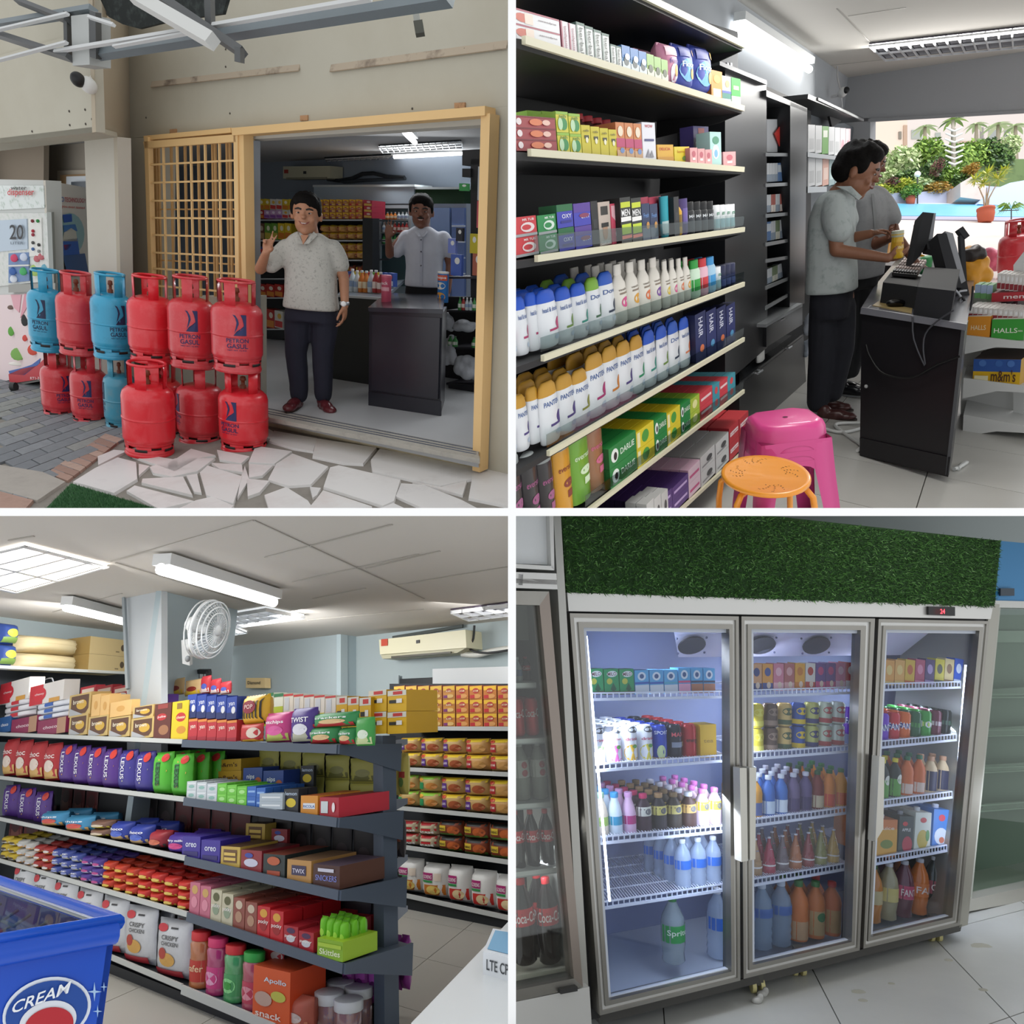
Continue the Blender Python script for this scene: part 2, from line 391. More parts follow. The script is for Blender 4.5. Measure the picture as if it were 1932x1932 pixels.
def hand(b,wrist,fwd,nrm,lat,curl=(.25,.3,.35,.4,.2),s=1.0,spread=.06):
    """palm faces nrm, thumb on the lat side; curl in radians per joint for index..little, then thumb"""
    w=V(wrist);f=V(fwd).normalized();l=V(lat);l=(l-f*l.dot(f)).normalized();n=f.cross(l)
    if n.dot(V(nrm))<0:n=-n
    M=Matrix((l,f,n)).transposed()
    b.ell(w+f*.045*s,(.041*s,.055*s,.0165*s),'#888',14,8,M)
    b.ell(w+f*.035*s+l*.02*s+n*.006*s,(.02*s,.034*s,.016*s),'#888',10,6,M)
    for i,(o,L,r) in enumerate(((.029,.074,.0088),(.0095,.082,.009),(-.0105,.076,.0086),(-.029,.06,.0078))):
        p=w+f*(.08-.004*abs(i-1.2))*s+l*o*s;a=0;pts=[p-f*.02*s,p]
        d0=(f+l*(spread*(1.4-i))).normalized()
        for k,q in enumerate((.45,.31,.24)):
            a+=curl[i]*(1 if k else .8);dr=d0*math.cos(a)+n*math.sin(a);p=p+dr*L*q*s;pts.append(p)
        for k in range(len(pts)-1):b.tube([pts[k],pts[k+1]],[r*s*(1-.06*k),r*s*(1-.06*(k+1))],'#888',8)
        for k,q in enumerate(pts):b.ell(q,(r*s*(1-.05*k),)*3,'#888',8,6)
    p=w+f*.022*s+l*.03*s+n*.004*s;a=.0;pts=[p]
    for k,q in enumerate((.038,.03,.024)):
        dr=(l*math.cos(.75+a)+f*math.sin(.75+a)).normalized()*math.cos(curl[4])+n*math.sin(curl[4]);p=p+dr.normalized()*q*s;pts.append(p);a+=.25+curl[4]*.4
    for k in range(3):b.tube([pts[k],pts[k+1]],[.0125*s-.0013*k*s,.0112*s-.0013*k*s],'#888',8)
    for k,q in enumerate(pts):b.ell(q,(.0122*s-.0013*k*s,)*3,'#888',8,6)
hairmat=mat('#0b0908',.75,noise=.5,scale=60,c2='#1b1512',bump=.6);hairmat.node_tree.nodes['Principled BSDF'].inputs['Specular IOR Level'].default_value=.15
class Person:
    """joints are given in pixels on an upright plane through the feet, with an extra depth in metres"""
    def __init__(s,rm,pl,run,foot,label,group=None):
        s.P=pl(*foot);s.R=rm.frame(s.P,run);s.pl=Pl(s.P,V((s.R[0][1],s.R[1][1],s.R[2][1])))
        s.e=empty('person',s.P,s.R,label=label,cat='person');s.skin=MB();s.k=s.P.y/F
    def j(s,x,y,dy=0):
        q=s.R.transposed() @ (s.pl(x,y)-s.P);return V((q.x,q.y+dy,q.z))
    def head(s,x,y,wpx,yaw=0,pitch=0,roll=0,dy=0,skin='#8a5a40',hair='#14110f',smile=False,mous=False,hairback=1.0):
        c=s.j(x,y,dy);r=wpx*s.k/2;M=Matrix.Rotation(yaw,3,'Z') @ Matrix.Rotation(pitch,3,'X') @ Matrix.Rotation(roll,3,'Y');s.hM=M;s.hc=c;s.hr=r
        T=lambda x,y,z:c+M @ V((x*r,y*r,z*r))
        b=s.skin
        b.ell(T(0,.1,.22),(r*.98,r*1.18,r*1.1),'#888',20,14,M)
        b.ell(T(0,-.18,-.55),(r*.78,r*.86,r*.82),'#888',18,12,M)
        b.ell(T(0,-.62,-1.08),(r*.36,r*.34,r*.28),'#888',12,8,M)
        for sx in (-1,1):
            b.ell(T(sx*.45,-.72,-.3),(r*.3,r*.24,r*.26),'#888',10,8,M)
            b.ell(T(sx*1.0,.12,-.1),(r*.13,r*.2,r*.32),'#888',10,8,M)
            b.ell(T(sx*.4,-.88,.24),(r*.3,r*.14,r*.11),'#888',10,6,M)
        b.ell(T(0,-1.03,.06),(r*.11,r*.15,r*.3),'#888',8,8,M);b.ell(T(0,-1.16,-.18),(r*.2,r*.18,r*.14),'#888',10,8,M)
        b.ell(T(0,-.94,-.62),(r*.34,r*.16,r*.16),'#888',10,6,M)
        s.T=T;s.skinc=skin
        # features and hair are children
        for sx in (-1,1):
            e=MB();e.ell(T(sx*.37,-.93,.08),(r*.145,r*.06,r*.05),'#c4bcb4',10,6,M);e.ell(T(sx*.37,-1.0,.08),(r*.07,r*.035,r*.055),'#1a0f0a',8,6,M);e.obj('eye',s.e)
            w=MB();w.tube([T(sx*.16,-1.03,.3),T(sx*.38,-1.04,.37),T(sx*.6,-.9,.3)],r*.06,hair,6);w.obj('eyebrow',s.e)
        m=MB()
        if smile:
            m.tube([T(-.36,-.93,-.46),T(-.2,-1.06,-.58),T(0,-1.1,-.62),T(.2,-1.06,-.58),T(.36,-.93,-.46)],[r*.02,r*.055,r*.065,r*.055,r*.02],'#8c4a44',8)
            m.tube([T(-.25,-1.05,-.53),T(-.1,-1.135,-.585),T(.1,-1.135,-.585),T(.25,-1.05,-.53)],[r*.01,r*.028,r*.028,r*.01],'#ddd6ce',6)
        else:
            m.tube([T(-.27,-1.0,-.58),T(0,-1.12,-.58),T(.27,-1.0,-.58)],[r*.04,r*.09,r*.04],'#7c4238',8)
        m.obj('mouth',s.e)
        if mous:
            q=MB();q.tube([T(-.3,-1.0,-.47),T(0,-1.13,-.4),T(.3,-1.0,-.47)],[r*.04,r*.08,r*.04],hair,6);q.obj('moustache',s.e)
        h=MB();rnd=random.Random(3)
        h.ell(T(0,.24,.4),(r*1.05,r*1.13,r*1.02),'#888',20,12,M)
        h.ell(T(0,-.35,.95),(r*.88,r*.7,r*.5),'#888',14,10,M)
        h.ell(T(0,.55,-.05),(r*.98,r*.86*hairback,r*.8),'#888',14,10,M)
        for sx in (-1,1):h.ell(T(sx*.93,-.15,.3),(r*.16,r*.34,r*.42),'#888',10,8,M)
        for i in range(60):
            a=rnd.uniform(-3.1,3.1);z=rnd.uniform(.55,1.42);k=math.sqrt(max(.05,1-((z-.35)/1.12)**2));h.ell(T(math.sin(a)*k*1.0,-math.cos(a)*k*1.05+.18,z),(r*.2,r*.2,r*.17),'#888',8,6,M)
        fused('hair',h,r*.11,hairmat,s.e,2)
    def finish(s,voxel=.0075):
        s.body=fused('body',s.skin,voxel,mat(s.skinc,.5,noise=.25,scale=14,c2='#6d412c'),s.e,3)
    def cloth(s,name,b,c,voxel=.011,label=None,smooth=5):
        return fused(name,b,voxel,c,s.e,smooth,label=label)
    def shoe(s,ankle,toe,c,sole='#2a1d18',name='shoe'):
        a=V(ankle);t=V(toe);d=(t-a);d.z=0;L=max(d.length,.16);d.normalize();up=V((0,0,1));sd=d.cross(up)
        M=Matrix((sd,d,up)).transposed();z=min(a.z,t.z);base=V((a.x,a.y,0))
        b=MB();b.ell(base+d*.0+up*.06,(.042,.055,.055),'#888',12,8,M);b.ell(base+d*L*.45+up*.04,(.045,.1,.042),'#888',12,8,M)
        b.ell(base+d*L*.8+up*.032,(.05,.085,.032),'#888',12,8,M);b.ell(base+d*L*.3+up*.012,(.042,.15,.02),'#888',12,8,M)
        o=fused(name,b,.007,mat(c,.3,noise=.3,scale=20),s.e,3)
        q=MB();vs=[]
        for i in range(16):
            t2=2*math.pi*i/16;vs.append(base+d*(L*.42+math.cos(t2)*.155)+sd*math.sin(t2)*(.047 if math.cos(t2)>0 else .04))
        q.prism([p+up*.0 for p in vs],up*.014,sole);q.obj('sole',o)
# --- the cutaway building: the party wall and floor slab between the four rooms
white=mat('#fbfbfb',.9)
Z0=1.5;k0=Z0/F
def cut(name,x0,y0,x1,y1,depth,c=white):
    b=MB();X0,X1=(x0-C0)*k0,(x1-C0)*k0;Y0,Y1=(C0-y1)*k0,(C0-y0)*k0
    b.box((X0,Z0,Y0),(X1,Z0+depth,Y1),c);return b.obj(name,kind='structure')
cut('wall_middle',958.5,-80,973.5,2012,14)
cut('floor_upper',-80,958.5,958.5,973.5,14);cut('floor_upper',973.5,958.5,2012,973.5,14)
MARK=set(bpy.data.objects)
# === upper left: the shop front with the gas cylinders
A=Room(540,-.0126,1.45,(220,-.045,920,.027))
HA=(-1365,396);DA=(931,425)
hA=A.dir(*HA);hA=hA if hA.x>0 else -hA;dA=A.dir(*DA)
gA=A.floor();fA=A.floor(.15)                       # outside ground; shop floor one step up
fac=A.vplane(gA(700,840),hA)                        # facade plane
wallc=mat('#b7b3a4',.9,noise=.35,scale=1.3,c2='#a39b88',bump=.15)
def onH(x0,y0,x1):return (x1,vpy(HA,x0,y0,x1))
def facslab(name,pts,th,c,off=0,**kw):return slab(name,P4(fac.off(off),*pts),th,c,dirv=fac.n,**kw)
# ground: base screed with individually laid stones, pavers and bricks
gp=[(-60,700),(700,700),(1100,900),(1100,1010),(-60,1010)]
slab('floor',P4(gA.off(-.012),*[(-60,640),(1000,640),(1000,1000),(-60,1000)]),.12,mat('#8b867e',.95,noise=.5,scale=9,c2='#6f6a63',bump=.3),dirv=-A.N,kind='structure')
fl=bpy.data.objects['floor']
def stone(name,pts,c,proud=.006,sh=-.035,jit=0):
    P=P4(gA,*pts);o=P[0].copy();cen=sum(P,V((0,0,0)))/len(P)
    b=MB();Q=[p+(cen-p)*sh-o-A.N*.012 for p in P];T=[q+A.N*(.012+proud)+(cen-o-q)*.015 for q in Q];n=len(P)
    b.add(Q+T,[list(range(n,2*n))]+[(i,(i+1) % n,(i+1) % n+n,i+n) for i in range(n)],c)
    me=b.obj(name,fl);me.location=o-fl.location;return me
mar=[mat('#dcdad8',.45,noise=.5,scale=s,c2=c2,bump=.05) for s,c2 in ((3,'#bfb6b2'),(4,'#b7b4b4'),(2.4,'#c9b3ab'),(3.4,'#a8a39f'))]
stones=[
 [(495,812),(505,809),(516,815),(512,829),(500,826)],[(518,814),(597,828),(590,852),(552,846),(509,833)],
 [(598,829),(709,846),(684,876),(648,874),(591,862)],[(718,848),(893,879),(891,903),(830,917),(705,890),(702,868)],
 [(895,882),(960,895),(960,955),(885,940)],[(483,843),(550,853),(518,876),(470,873)],
 [(552,857),(618,881),(586,914),(545,917),(507,905),(522,876)],[(470,877),(515,879),(495,898),(470,902)],
 [(624,884),(640,880),(754,907),(742,946),(722,955),(612,920)],[(758,913),(800,916),(870,944),(900,960),(800,960),(748,937)],
 [(780,910),(833,920),(880,908),(872,935)],[(466,905),(508,909),(490,930),(468,938)],
 [(500,935),(540,920),(580,945),(590,960),(508,960)],[(585,920),(605,922),(598,935),(590,940)],
 [(610,927),(700,957),(582,962),(600,940)],[(712,962),(742,950),(770,963)],
 [(252,862),(330,890),(372,866),(405,860),(360,848),(330,868),(250,855)],
 [(222,865),(256,874),(258,905),(215,931),(140,910),(180,885)],[(262,876),(282,880),(262,898)],
 [(284,882),(332,866),(404,866),(372,890),(325,900),(290,893)],[(270,905),(345,901),(362,935),(268,912)],
 [(352,898),(372,895),(380,930),(366,928)],[(378,893),(392,880),(456,900),(440,950),(390,935)],
 [(240,928),(255,918),(365,947),(300,962)],[(370,945),(400,938),(440,955),(430,964),(330,964)],
 [(410,850),(470,862),(455,875),(415,868)],[(400,875),(456,878),(458,892),(415,886)],[(462,880),(470,905),(448,940),(455,900)],
 [(185,862),(215,850),(240,852),(222,860),(186,878)]]
for i,s in enumerate(stones):stone('stone',s,mar[i % 4],.003+.0015*(i % 3))
# grey herringbone pavers, laid in courses on the ground plane
pv=[mat(c,.85,noise=.4,scale=14,c2='#6a6f72',bump=.2) for c in ('#878c90','#7d8286','#90938f','#767b80')]
o0=gA(60,900);e1=(gA(235,830)-gA(60,900)).normalized();e2=(gA(110,780)-gA(235,830)).normalized();rr=random.Random(5)
def gpx(P):return px_of(P)
for i in range(-14,16):
    for j in range(-8,24):
        a=o0+e1*(i*.30+(.15 if j % 2 else 0))+e2*(j*.155)
        q=[a,a+e1*.292,a+e1*.292+e2*.147,a+e2*.147];px=[gpx(p) for p in q];mx=sum(p[0] for p in px)/4;my=sum(p[1] for p in px)/4
        edge=925-(mx-85)*.585                      # the brick strip's edge
        if mx<-15 or mx>330 or my>985 or my<690 or my>edge-8:continue
        stone('paver',px,pv[rr.randrange(4)] ,.003+rr.random()*.002,0)
br=[mat(c,.9,noise=.4,scale=20,c2='#8d7468',bump=.2) for c in ('#a98b7d','#9c7f72','#b39a8c')]
for i in range(9):
    t0,t1=i/9,(i+.92)/9;L=lambda t,a,b:(a[0]+(b[0]-a[0])*t,a[1]+(b[1]-a[1])*t)
    stone('brick',[L(t0,(88,893),(200,818)),L(t1,(88,893),(200,818)),L(t1,(128,908),(232,828)),L(t0,(128,908),(232,828))],br[i % 3],.004,0)
stone('slab',[(-10,877),(80,892),(122,910),(70,945),(-10,922)],mat('#a9a49c',.9,noise=.4,scale=10,bump=.2),.005)
stone('slab',[(-10,926),(62,945),(45,964),(-10,964)],br[0],.005)
# step and walls
stp=A.vplane(gA(597,823),hA)
slab('trim_3',[stp(478,797),stp(905,880),fA(905,860),fA(478,777)],.06,mat('#d9cdae',.9,noise=.7,scale=5,c2='#9d8f78',bump=.5),dirv=V((0,1,-.2)),kind='structure')
slab('trim_4',[fA(478,782),fA(905,866),fA(900,846),fA(478,764)],.03,mat('#a9a59c',.7,noise=.5,scale=12,c2='#7d7a76'),dirv=-A.N,kind='structure')
b3=MB()
for dy in (0,5,9):b3.bar(fA(478,766+dy),fA(898,848+dy),.008,.006,mat('#6d7688',.35,.7),up=A.N)
b3.obj('trim_5',kind='structure')
wy=lambda x:750+(x-250)*.2
facslab('wall_front',[(232,-30),(975,-30),(975,199),(232,vpy(HA,930,203,232))],.2,wallc,kind='structure')
facslab('wall_front',[(232,262),(286,258),(290,775),(232,762)],.2,wallc,kind='structure')
facslab('wall_front',[(930,203),(975,199),(975,905),(906,886)],.2,wallc,kind='structure')
facslab('wall_front',[(280,560),(462,560),(465,796),(284,775)],.2,wallc,kind='structure')
facslab('trim_6',[(472,263),(917,235),(916,221),(472,251)],.12,mat('#bab8af',.8),kind='structure')
wf=bpy.data.objects['wall_front']
# left beam, pillar and recess
eB=.75;beam=fac.off(-eB);pil=fac.off(-.42)
slab('wall_left_beam',P4(beam,(-20,110),(174,55),(181,249),(-20,272)),.06,wallc,dirv=fac.n,kind='structure')
slab('wall_left_upper',P4(beam.off(.02),(-20,-20),(172,-20),(176,62),(-20,118)),.06,wallc,dirv=fac.n,kind='structure')
slab('wall_left_reveal',[beam(174,-20),fac(241,-20),fac(246,262),beam(181,249)],.03,mat('#b7ab97',.9,noise=.3,scale=2),kind='structure',dirv=V((-1,.3,0)))
slab('wall_left_soffit',[beam(-20,272),beam(181,249),pil(222,259),pil(-20,287)],.03,wallc,dirv=A.N,kind='structure')
slab('wall_left_pillar',P4(pil,(159,262),(221,258),(233,780),(176,772)),.1,mat('#c4c0b5',.9,noise=.25,scale=2,c2='#aea899'),dirv=fac.n,kind='structure')
slab('wall_left_pillar',[pil(221,258),fac(247,262),fac(256,790),pil(233,790)],.03,mat('#b4ac9b',.9),dirv=V((-1,.3,0)),kind='structure')
rec=fac.off(.5)
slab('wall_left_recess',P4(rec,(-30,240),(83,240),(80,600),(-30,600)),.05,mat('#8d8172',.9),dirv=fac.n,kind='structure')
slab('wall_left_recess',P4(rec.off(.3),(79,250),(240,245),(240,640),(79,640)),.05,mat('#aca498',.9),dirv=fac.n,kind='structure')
slab('window_1',P4(rec.off(.27),(108,322),(230,318),(230,420),(108,420)),.04,mat('#c9c0b0',.8),dirv=fac.n,kind='structure')
slab('trim_7',P4(rec.off(.24),(113,330),(230,326),(230,420),(113,420)),.03,mat('#b0906a',.7),dirv=fac.n,kind='structure')
slab('window_2',P4(rec.off(.2),(125,333),(230,330),(230,420),(125,420)),.03,mat('#d7dee4',.6),dirv=fac.n,kind='structure')
slab('window_2',P4(rec.off(.16),(134,343),(230,340),(230,420),(134,420)),.03,mat('#39434c',.3),dirv=fac.n,kind='structure')
# old strip marks and drill holes on the wall: thin raised mortar scars
for (a,b_,w) in (((286,159),(565,127),.045),((624,128),(957,83),.05)):
    sc=MB();sc.bar(fac.off(-.004)(*a),fac.off(-.004)(*b_),w,.008,mat('#ad9f8c',.95,noise=.9,scale=6,c2='#5d4f45'));sc.obj('mortar_scar',wf,True)
for x,y in ((131,210),(161,207),(132,236),(162,234),(61,248),(174,225)):
    q=MB();q.ell(beam(x,y),(.008,.008,.008),'#4a443c',6,4);q.obj('drill_hole',wf,True)
for x,y in ((276,222),(426,126),(427,144),(426,93),(434,214),(877,92),(245,290),(246,352),(778,205)):
    q=MB();q.ell(fac(x,y),(.007,.007,.007),'#4a443c',6,4);q.obj('drill_hole',wf,True)
for x,y,w in ((326,250,12),(573,224,14),(867,200,20)):
    q=MB();P=fac.off(-.01)
    q.prism(P4(P,(x-w/2,y+4),(x+w/2,y+3),(x+w/2,y-7),(x-w/2,y-6)),fac.n*.01,mat('#b58f6c',.9,noise=.8,scale=30,c2='#5a3d28'));q.obj('rust_patch',wf,True)
# timber coloured steel frame and sliding grille
tan=mat('#e2bd84',.6,noise=.15,scale=5,c2='#cfa66a')
def fbar(b,a,c_,wpx,d,col,off=0):
    pl=fac.off(off);A_,B_=pl(*a),pl(*c_);w=wpx*(A_.y+B_.y)/2/F;b.bar(A_,B_,w,d,col,up=fac.n);return b
df=empty('door_frame',(0,0,0),None,kind='structure')
def dpart(name,a,c_,w,d=.07,off=-.05,col=tan):
    return fbar(MB(),a,c_,w,d,col,off).obj(name,df)
dpart('head_rail',(449,250),(925,211),14,.1,-.07);dpart('post',(925,216),(906,886),19,.09,-.06)
dpart('post',(464,245),(470,600),13,.08,-.06);dpart('post',(452,245),(459,600),8,.06,-.03)
dpart('jamb',(481,265),(484,790),9,.06,.02,mat('#9ea3a8',.4,.5));dpart('track',(283,262),(447,247),8,.1,-.04)
dpart('post',(474,262),(478,600),4,.05,-.01)
gr=empty('sliding_grille',(0,0,0),None,label='beige steel sliding grille with square bars left of the open shop door',cat='grille')
def gpart(name,a,c_,w,d,off=-.09):return fbar(MB(),a,c_,w,d,tan,off).obj(name,gr)
gpart('stile',(280,258),(290,610),11,.04);gpart('stile',(449,250),(452,600),11,.04)
gpart('top_rail',(276,274),(449,261),12,.04);gpart('bottom_rail',*[(284,600),onH(284,600,452)],11,.04)
for x0,x1 in ((308,316),(334,341),(360,367),(387,393),(414,419)):gpart('upright_bar',(x0,268),(x1,605),3.4,.014)
for y in (311,345,379,411,443,476,506,538,570):gpart('cross_bar',(284,y),onH(284,y,450),3.2,.014)
g2=empty('inner_grille',(0,0,0),None,label='second beige bar grille directly behind the sliding grille',cat='grille')
for x in (293,299,323,349,374,401,406,428,434):fbar(MB(),(x,270),(x+6,605),4 if x != 293 else 7,.014,mat('#c79f68',.6),.02).obj('upright_bar',g2)
for y in (395,490):fbar(MB(),(288,y),onH(288,y,446),2.5,.012,mat('#c79f68',.6),.03).obj('cross_bar',g2)
# roof steelwork in front of the wall
rp=fac.off(-1.0)
def steel(name,a,c_,wpx,col,label,cat,off=0,d=.05,grp=None):
    pl=rp.off(off);A_,B_=pl(*a),pl(*c_);b=MB();w=wpx*A_.y/F;o0=A_.copy();b.bar(V((0,0,0)),B_-A_,w,d,col);o=b.obj(name,label=label,cat=cat,group=grp);o.location=o0;return o
gs=mat('#717b80',.5,.2,noise=.2,scale=6);ds=mat('#57595a',.5,.2,noise=.3,scale=7);pw=mat('#c4c6c6',.6)
steel('roof_beam',(182,104),(850,-2),13,gs,'long blue-grey steel roof beam crossing above the grille','beam')
steel('roof_beam',(-12,49),(176,18),9,gs,'short blue-grey beam at the top left corner','beam')
steel('roof_brace',(-12,62),(133,109),9,ds,'dark steel brace sloping down to the grey duct','beam',-.06)
steel('roof_brace',(30,0),(129,39),7,ds,'small dark brace at the top beside the duct','beam',-.04)
steel('roof_hanger',(128,22),(130,112),7,ds,'dark vertical hanger just left of the grey duct','beam',-.03)
steel('roof_hanger',(180,22),(181,110),12,ds,'dark vertical hanger just right of the grey duct','beam',-.03)
steel('roof_hanger',(395,-8),(397,58),12,ds,'dark vertical hanger above the sloping white trunking','beam',-.03)
steel('roof_brace',(296,-10),(458,100),14,ds,'dark steel rafter behind the sloping white trunking','beam',-.1)
steel('roof_brace',(452,90),(452,118),11,ds,'dark bent bracket at the rafter end','bracket',-.12)
steel('cable_trunking',(250,-10),(402,78),22,mat('#c9cac7',.6),'wide white cable trunking sloping down across the roof steel','trunking',-.2,.06)
steel('conduit',(104,97),(352,57),6,pw,'white conduit pipe running along the roof beam, left part','pipe',-.08,.02)
steel('conduit',(402,48),(700,-3),7,pw,'white conduit pipe above the roof beam, right part','pipe',-.08,.02)
steel('conduit',(215,88),(380,58),3.5,pw,'thin white conduit just under the long one','pipe',-.1,.02)
steel('conduit',(-10,116),(126,80),4,pw,'thin white conduit crossing left of the duct','pipe',-.1,.02)
steel('conduit',(-10,58),(128,26),4,pw,'thin white conduit under the corner beam','pipe',-.1,.02)
steel('conduit',(168,32),(215,47),5,pw,'short white conduit right of the duct','pipe',-.1,.02)
steel('wall_bracket',(780,-10),(788,45),12,mat('#9c9d97',.6),'grey steel bracket hanging at the top right of the wall','bracket',.3)
steel('wall_bracket',(789,42),(793,66),17,mat('#55564f',.9,noise=.8,scale=40),'dark mortar lump under the right wall bracket','bracket',.3)
slab('duct_box',P4(rp.off(-.05),(134,30),(167,26),(169,122),(137,124)),.12,mat('#a7aaa8',.5),label='grey duct box hanging above the security camera',cat='duct')
slab('shade_net',P4(rp.off(.3),(186,-8),(430,-8),(420,26),(318,40),(262,54),(232,46),(205,32)),.02,mat('#1f2423',.95,noise=.6,scale=20,c2='#48514e'),label='torn black netting under the roof sheets',cat='net')
slab('roof_sheet',P4(rp.off(.5),(-10,-10),(420,-10),(190,30),(100,22),(-10,34)),.02,mat('#6e7677',.6),label='grey roof sheet above the steelwork',cat='roof')
cc=empty('security_camera',(0,0,0),None,label='white security camera with black lens on the left beam',cat='camera')
q=MB();P=beam.off(-.1)(147,150);q.ell(P,(.04,.05,.04),'#17181a',14,10);q.obj('lens',cc)
q=MB();q.ell(P+V((.03,.06,.0)),(.045,.06,.045),'#d8d8d4',14,10);q.tube([P+V((.03,.05,.0)),P+V((.04,.1,.09))],.012,'#d0d0cc');q.obj('housing',cc)
q=MB();q.tube([P+V((.04,.1,.09)),P+V((.03,.1,.17)),P+V((0.0,.1,.24))],.005,'#333');q.obj('cable',cc)
# ---- water vending machine
VM=empty('water_vending_machine',(0,0,0),None,label='white water vending machine with printed graphics behind the blue cylinder stack',cat='vending machine')
vmp=fac.off(-.35);vside=98
def vp_(name,pts,th,c,pl=vmp,par=VM,**kw):return slab(name,P4(pl,*pts),th,c,par,dirv=fac.n,**kw)
body=slab('cabinet',P4(vmp,(-25,338),(86,340),(100,700),(-25,712)),.12,mat('#c9ccc9',.5),VM,dirv=fac.n)
vsp=Pl(vmp(86,340),(vmp.off(.7)(163,354)-vmp(86,340)).cross(vmp(100,700)-vmp(86,340)));vs=slab('side_panel',[vmp(86,340),vmp.off(.7)(163,354),vsp(172,600),vmp(100,700)],.02,mat('#dad4c8',.5),VM,dirv=V((-1,.2,0)))
vp_('header_panel',[(-20,350),(82,350),(84,392),(-20,397)],.01,mat('#dfe6e4',.4,noise=.8,scale=18,c2='#7d9a80'),vmp.off(-.012))
def vtext(s,x0,y0,x1,y1,c,pl=None,th=.004):
    """lettering fitted between two pixel corners on a plane: x0,y1 bottom left ... x1,y0 top right"""
    pl=pl or vmp.off(-.03);vs_,fs=text2d(s);b=MB()
    b.add([pl(x0+(x1-x0)*u,y1+(y0-y1)*v) for u,v in vs_],fs,c);o=b.obj('lettering',VM);return o
vtext('dispenser',14,356,64,372,'#c8343a');vtext('water',20,352,50,358,'#222')
vp_('control_panel',[(-20,402),(92,402),(97,530),(-20,542)],.01,mat('#d9dbd8',.4,noise=.5,scale=25,c2='#9fb5a0'),vmp.off(-.012))
vp_('price_plate',[(-4,416),(50,413),(52,470),(-4,475)],.01,mat('#b9c9d8',.4),vmp.off(-.02))
vtext('20',18,424,44,452,'#23252b',vmp.off(-.035));vtext('LITER',20,456,44,461,'#5d6a78',vmp.off(-.035))
vp_('button_strip',[(54,412),(78,411),(80,482),(55,484)],.01,'#e4e4df',vmp.off(-.02))
for i,(x,y,c) in enumerate(((61,417,'#7d2b33'),(71,417,'#2f8a46'),(62,436,'#b02a3c'),(62,443,'#a43a4a'),(62,458,'#555'),(73,462,'#3d3d3d'),(62,470,'#4a6da5'),(73,474,'#999'))):
    q=MB();q.ell(vmp.off(-.03)(x,y),(.014,.01,.014),c,8,6);q.obj('button',VM)
vp_('dispenser_window',[(16,478),(54,476),(55,530),(16,534)],.01,mat('#5d7fb0',.3),vmp.off(-.02))
for x,y,c in ((27,487,'#d4456b'),(45,485,'#cfd8ea'),(24,512,'#3b67ad'),(44,512,'#4ab06a'),(26,526,'#dfe5ee')):
    q=MB();q.ell(vmp.off(-.035)(x,y),(.035,.01,.035),c,12,6);q.obj('sticker',VM)
vp_('window_bar',[(16,500),(54,499),(54,502),(16,503)],.01,'#dfe0dc',vmp.off(-.035))
for x,y,c,r in ((70,488,'#c46a72',.03),(66,510,'#a8c86a',.05),(84,505,'#6fb0c4',.03),(78,484,'#c46a72',.03)):
    q=MB();q.ell(vmp.off(-.02)(x,y),(r,.01,r),c,10,6);q.obj('sticker',VM)
vp_('frame_rail',[(88,400),(97,400),(102,540),(94,541)],.02,mat('#8f938f',.4,.4),vmp.off(-.015))
vp_('shelf_rail',[(16,537),(104,534),(104,548),(16,552)],.05,mat('#9c9c97',.5),vmp.off(-.04))
vp_('poster',[(-20,557),(70,554),(90,700),(-20,726)],.01,mat('#ead6d8',.5),vmp.off(-.015))
for pts,c in (([(16,706),(40,696),(70,690),(92,668),(96,712),(18,724)],'#c3313b'),([(16,700),(42,694),(60,688),(76,676),(74,686),(46,708),(18,706)],'#3660ae'),([(20,556),(40,556),(36,590),(26,580)],'#e3a8b4'),([(46,554),(62,556),(46,588),(38,600)],'#dc98a6')):
    vp_('poster_shape',pts,.003,c,vmp.off(-.02))
for x,y,rx,ry,c in ((47,604,.035,.055,'#1b1b1e'),(47,606,.025,.042,'#e8c4ac'),(34,668,.07,.06,'#7cae54'),(34,670,.055,.045,'#dcae48'),(21,625,.03,.045,'#5ea53e'),(62,660,.05,.05,'#cf4a38'),(47,638,.025,.03,'#d2473f'),(20,580,.03,.02,'#6f5a50'),(34,686,.09,.02,'#f3efe8')):
    q=MB();q.ell(vmp.off(-.026)(x,y),(rx,.006,ry),c,16,6);q.obj('poster_shape',VM)
vtext('RT1-2',57,711,74,716,'#f0dcdc',vmp.off(-.03))
for x in (26,92):
    q=MB();P=gA(x,738);q.tube([P+V((-.02,0,.04)),P+V((.02,0,.04))],.04,'#2d2d2d',12);q.obj('castor',VM)
vp_('base_rail',[(16,722),(104,706),(104,714),(16,730)],.3,mat('#8b8a85',.5),vmp)
vsp=Pl(vsp.p-vsp.n*(.015 if vsp.n.dot(vsp.p)>0 else -.015),vsp.n)
vtext('NEW',99,361,108,366,'#333',vsp)
def vskew(s,x0,yb0,yt0,x1,yb1,yt1,c):
    vs_,fs=text2d(s);b=MB();b.add([vsp(x0+(x1-x0)*u,(yb0+(yt0-yb0)*v)*(1-u)+(yb1+(yt1-yb1)*v)*u) for u,v in vs_],fs,c);b.obj('lettering',VM)
vskew('NANO',99,379,368,121,381,372,'#2c5ea8');vskew('TECHNOLOGY',122,381,372,162,383,375,'#b03a48');vskew('Have you ever tasted',101,392,385,160,396,390,'#c4534a')
def vsh(pts,c):
    b=MB();b.prism(P4(vsp,*pts),V((0,.003,0)),c);b.obj('graphic',VM)
ang=[2*math.pi*i/20 for i in range(20)]
vsh([(132+27*math.cos(a),442+40*math.sin(a)) for a in ang],'#8fb3b3')
vsp=Pl(vsp.p-vsp.n*(.006 if vsp.n.dot(vsp.p)>0 else -.006),vsp.n)
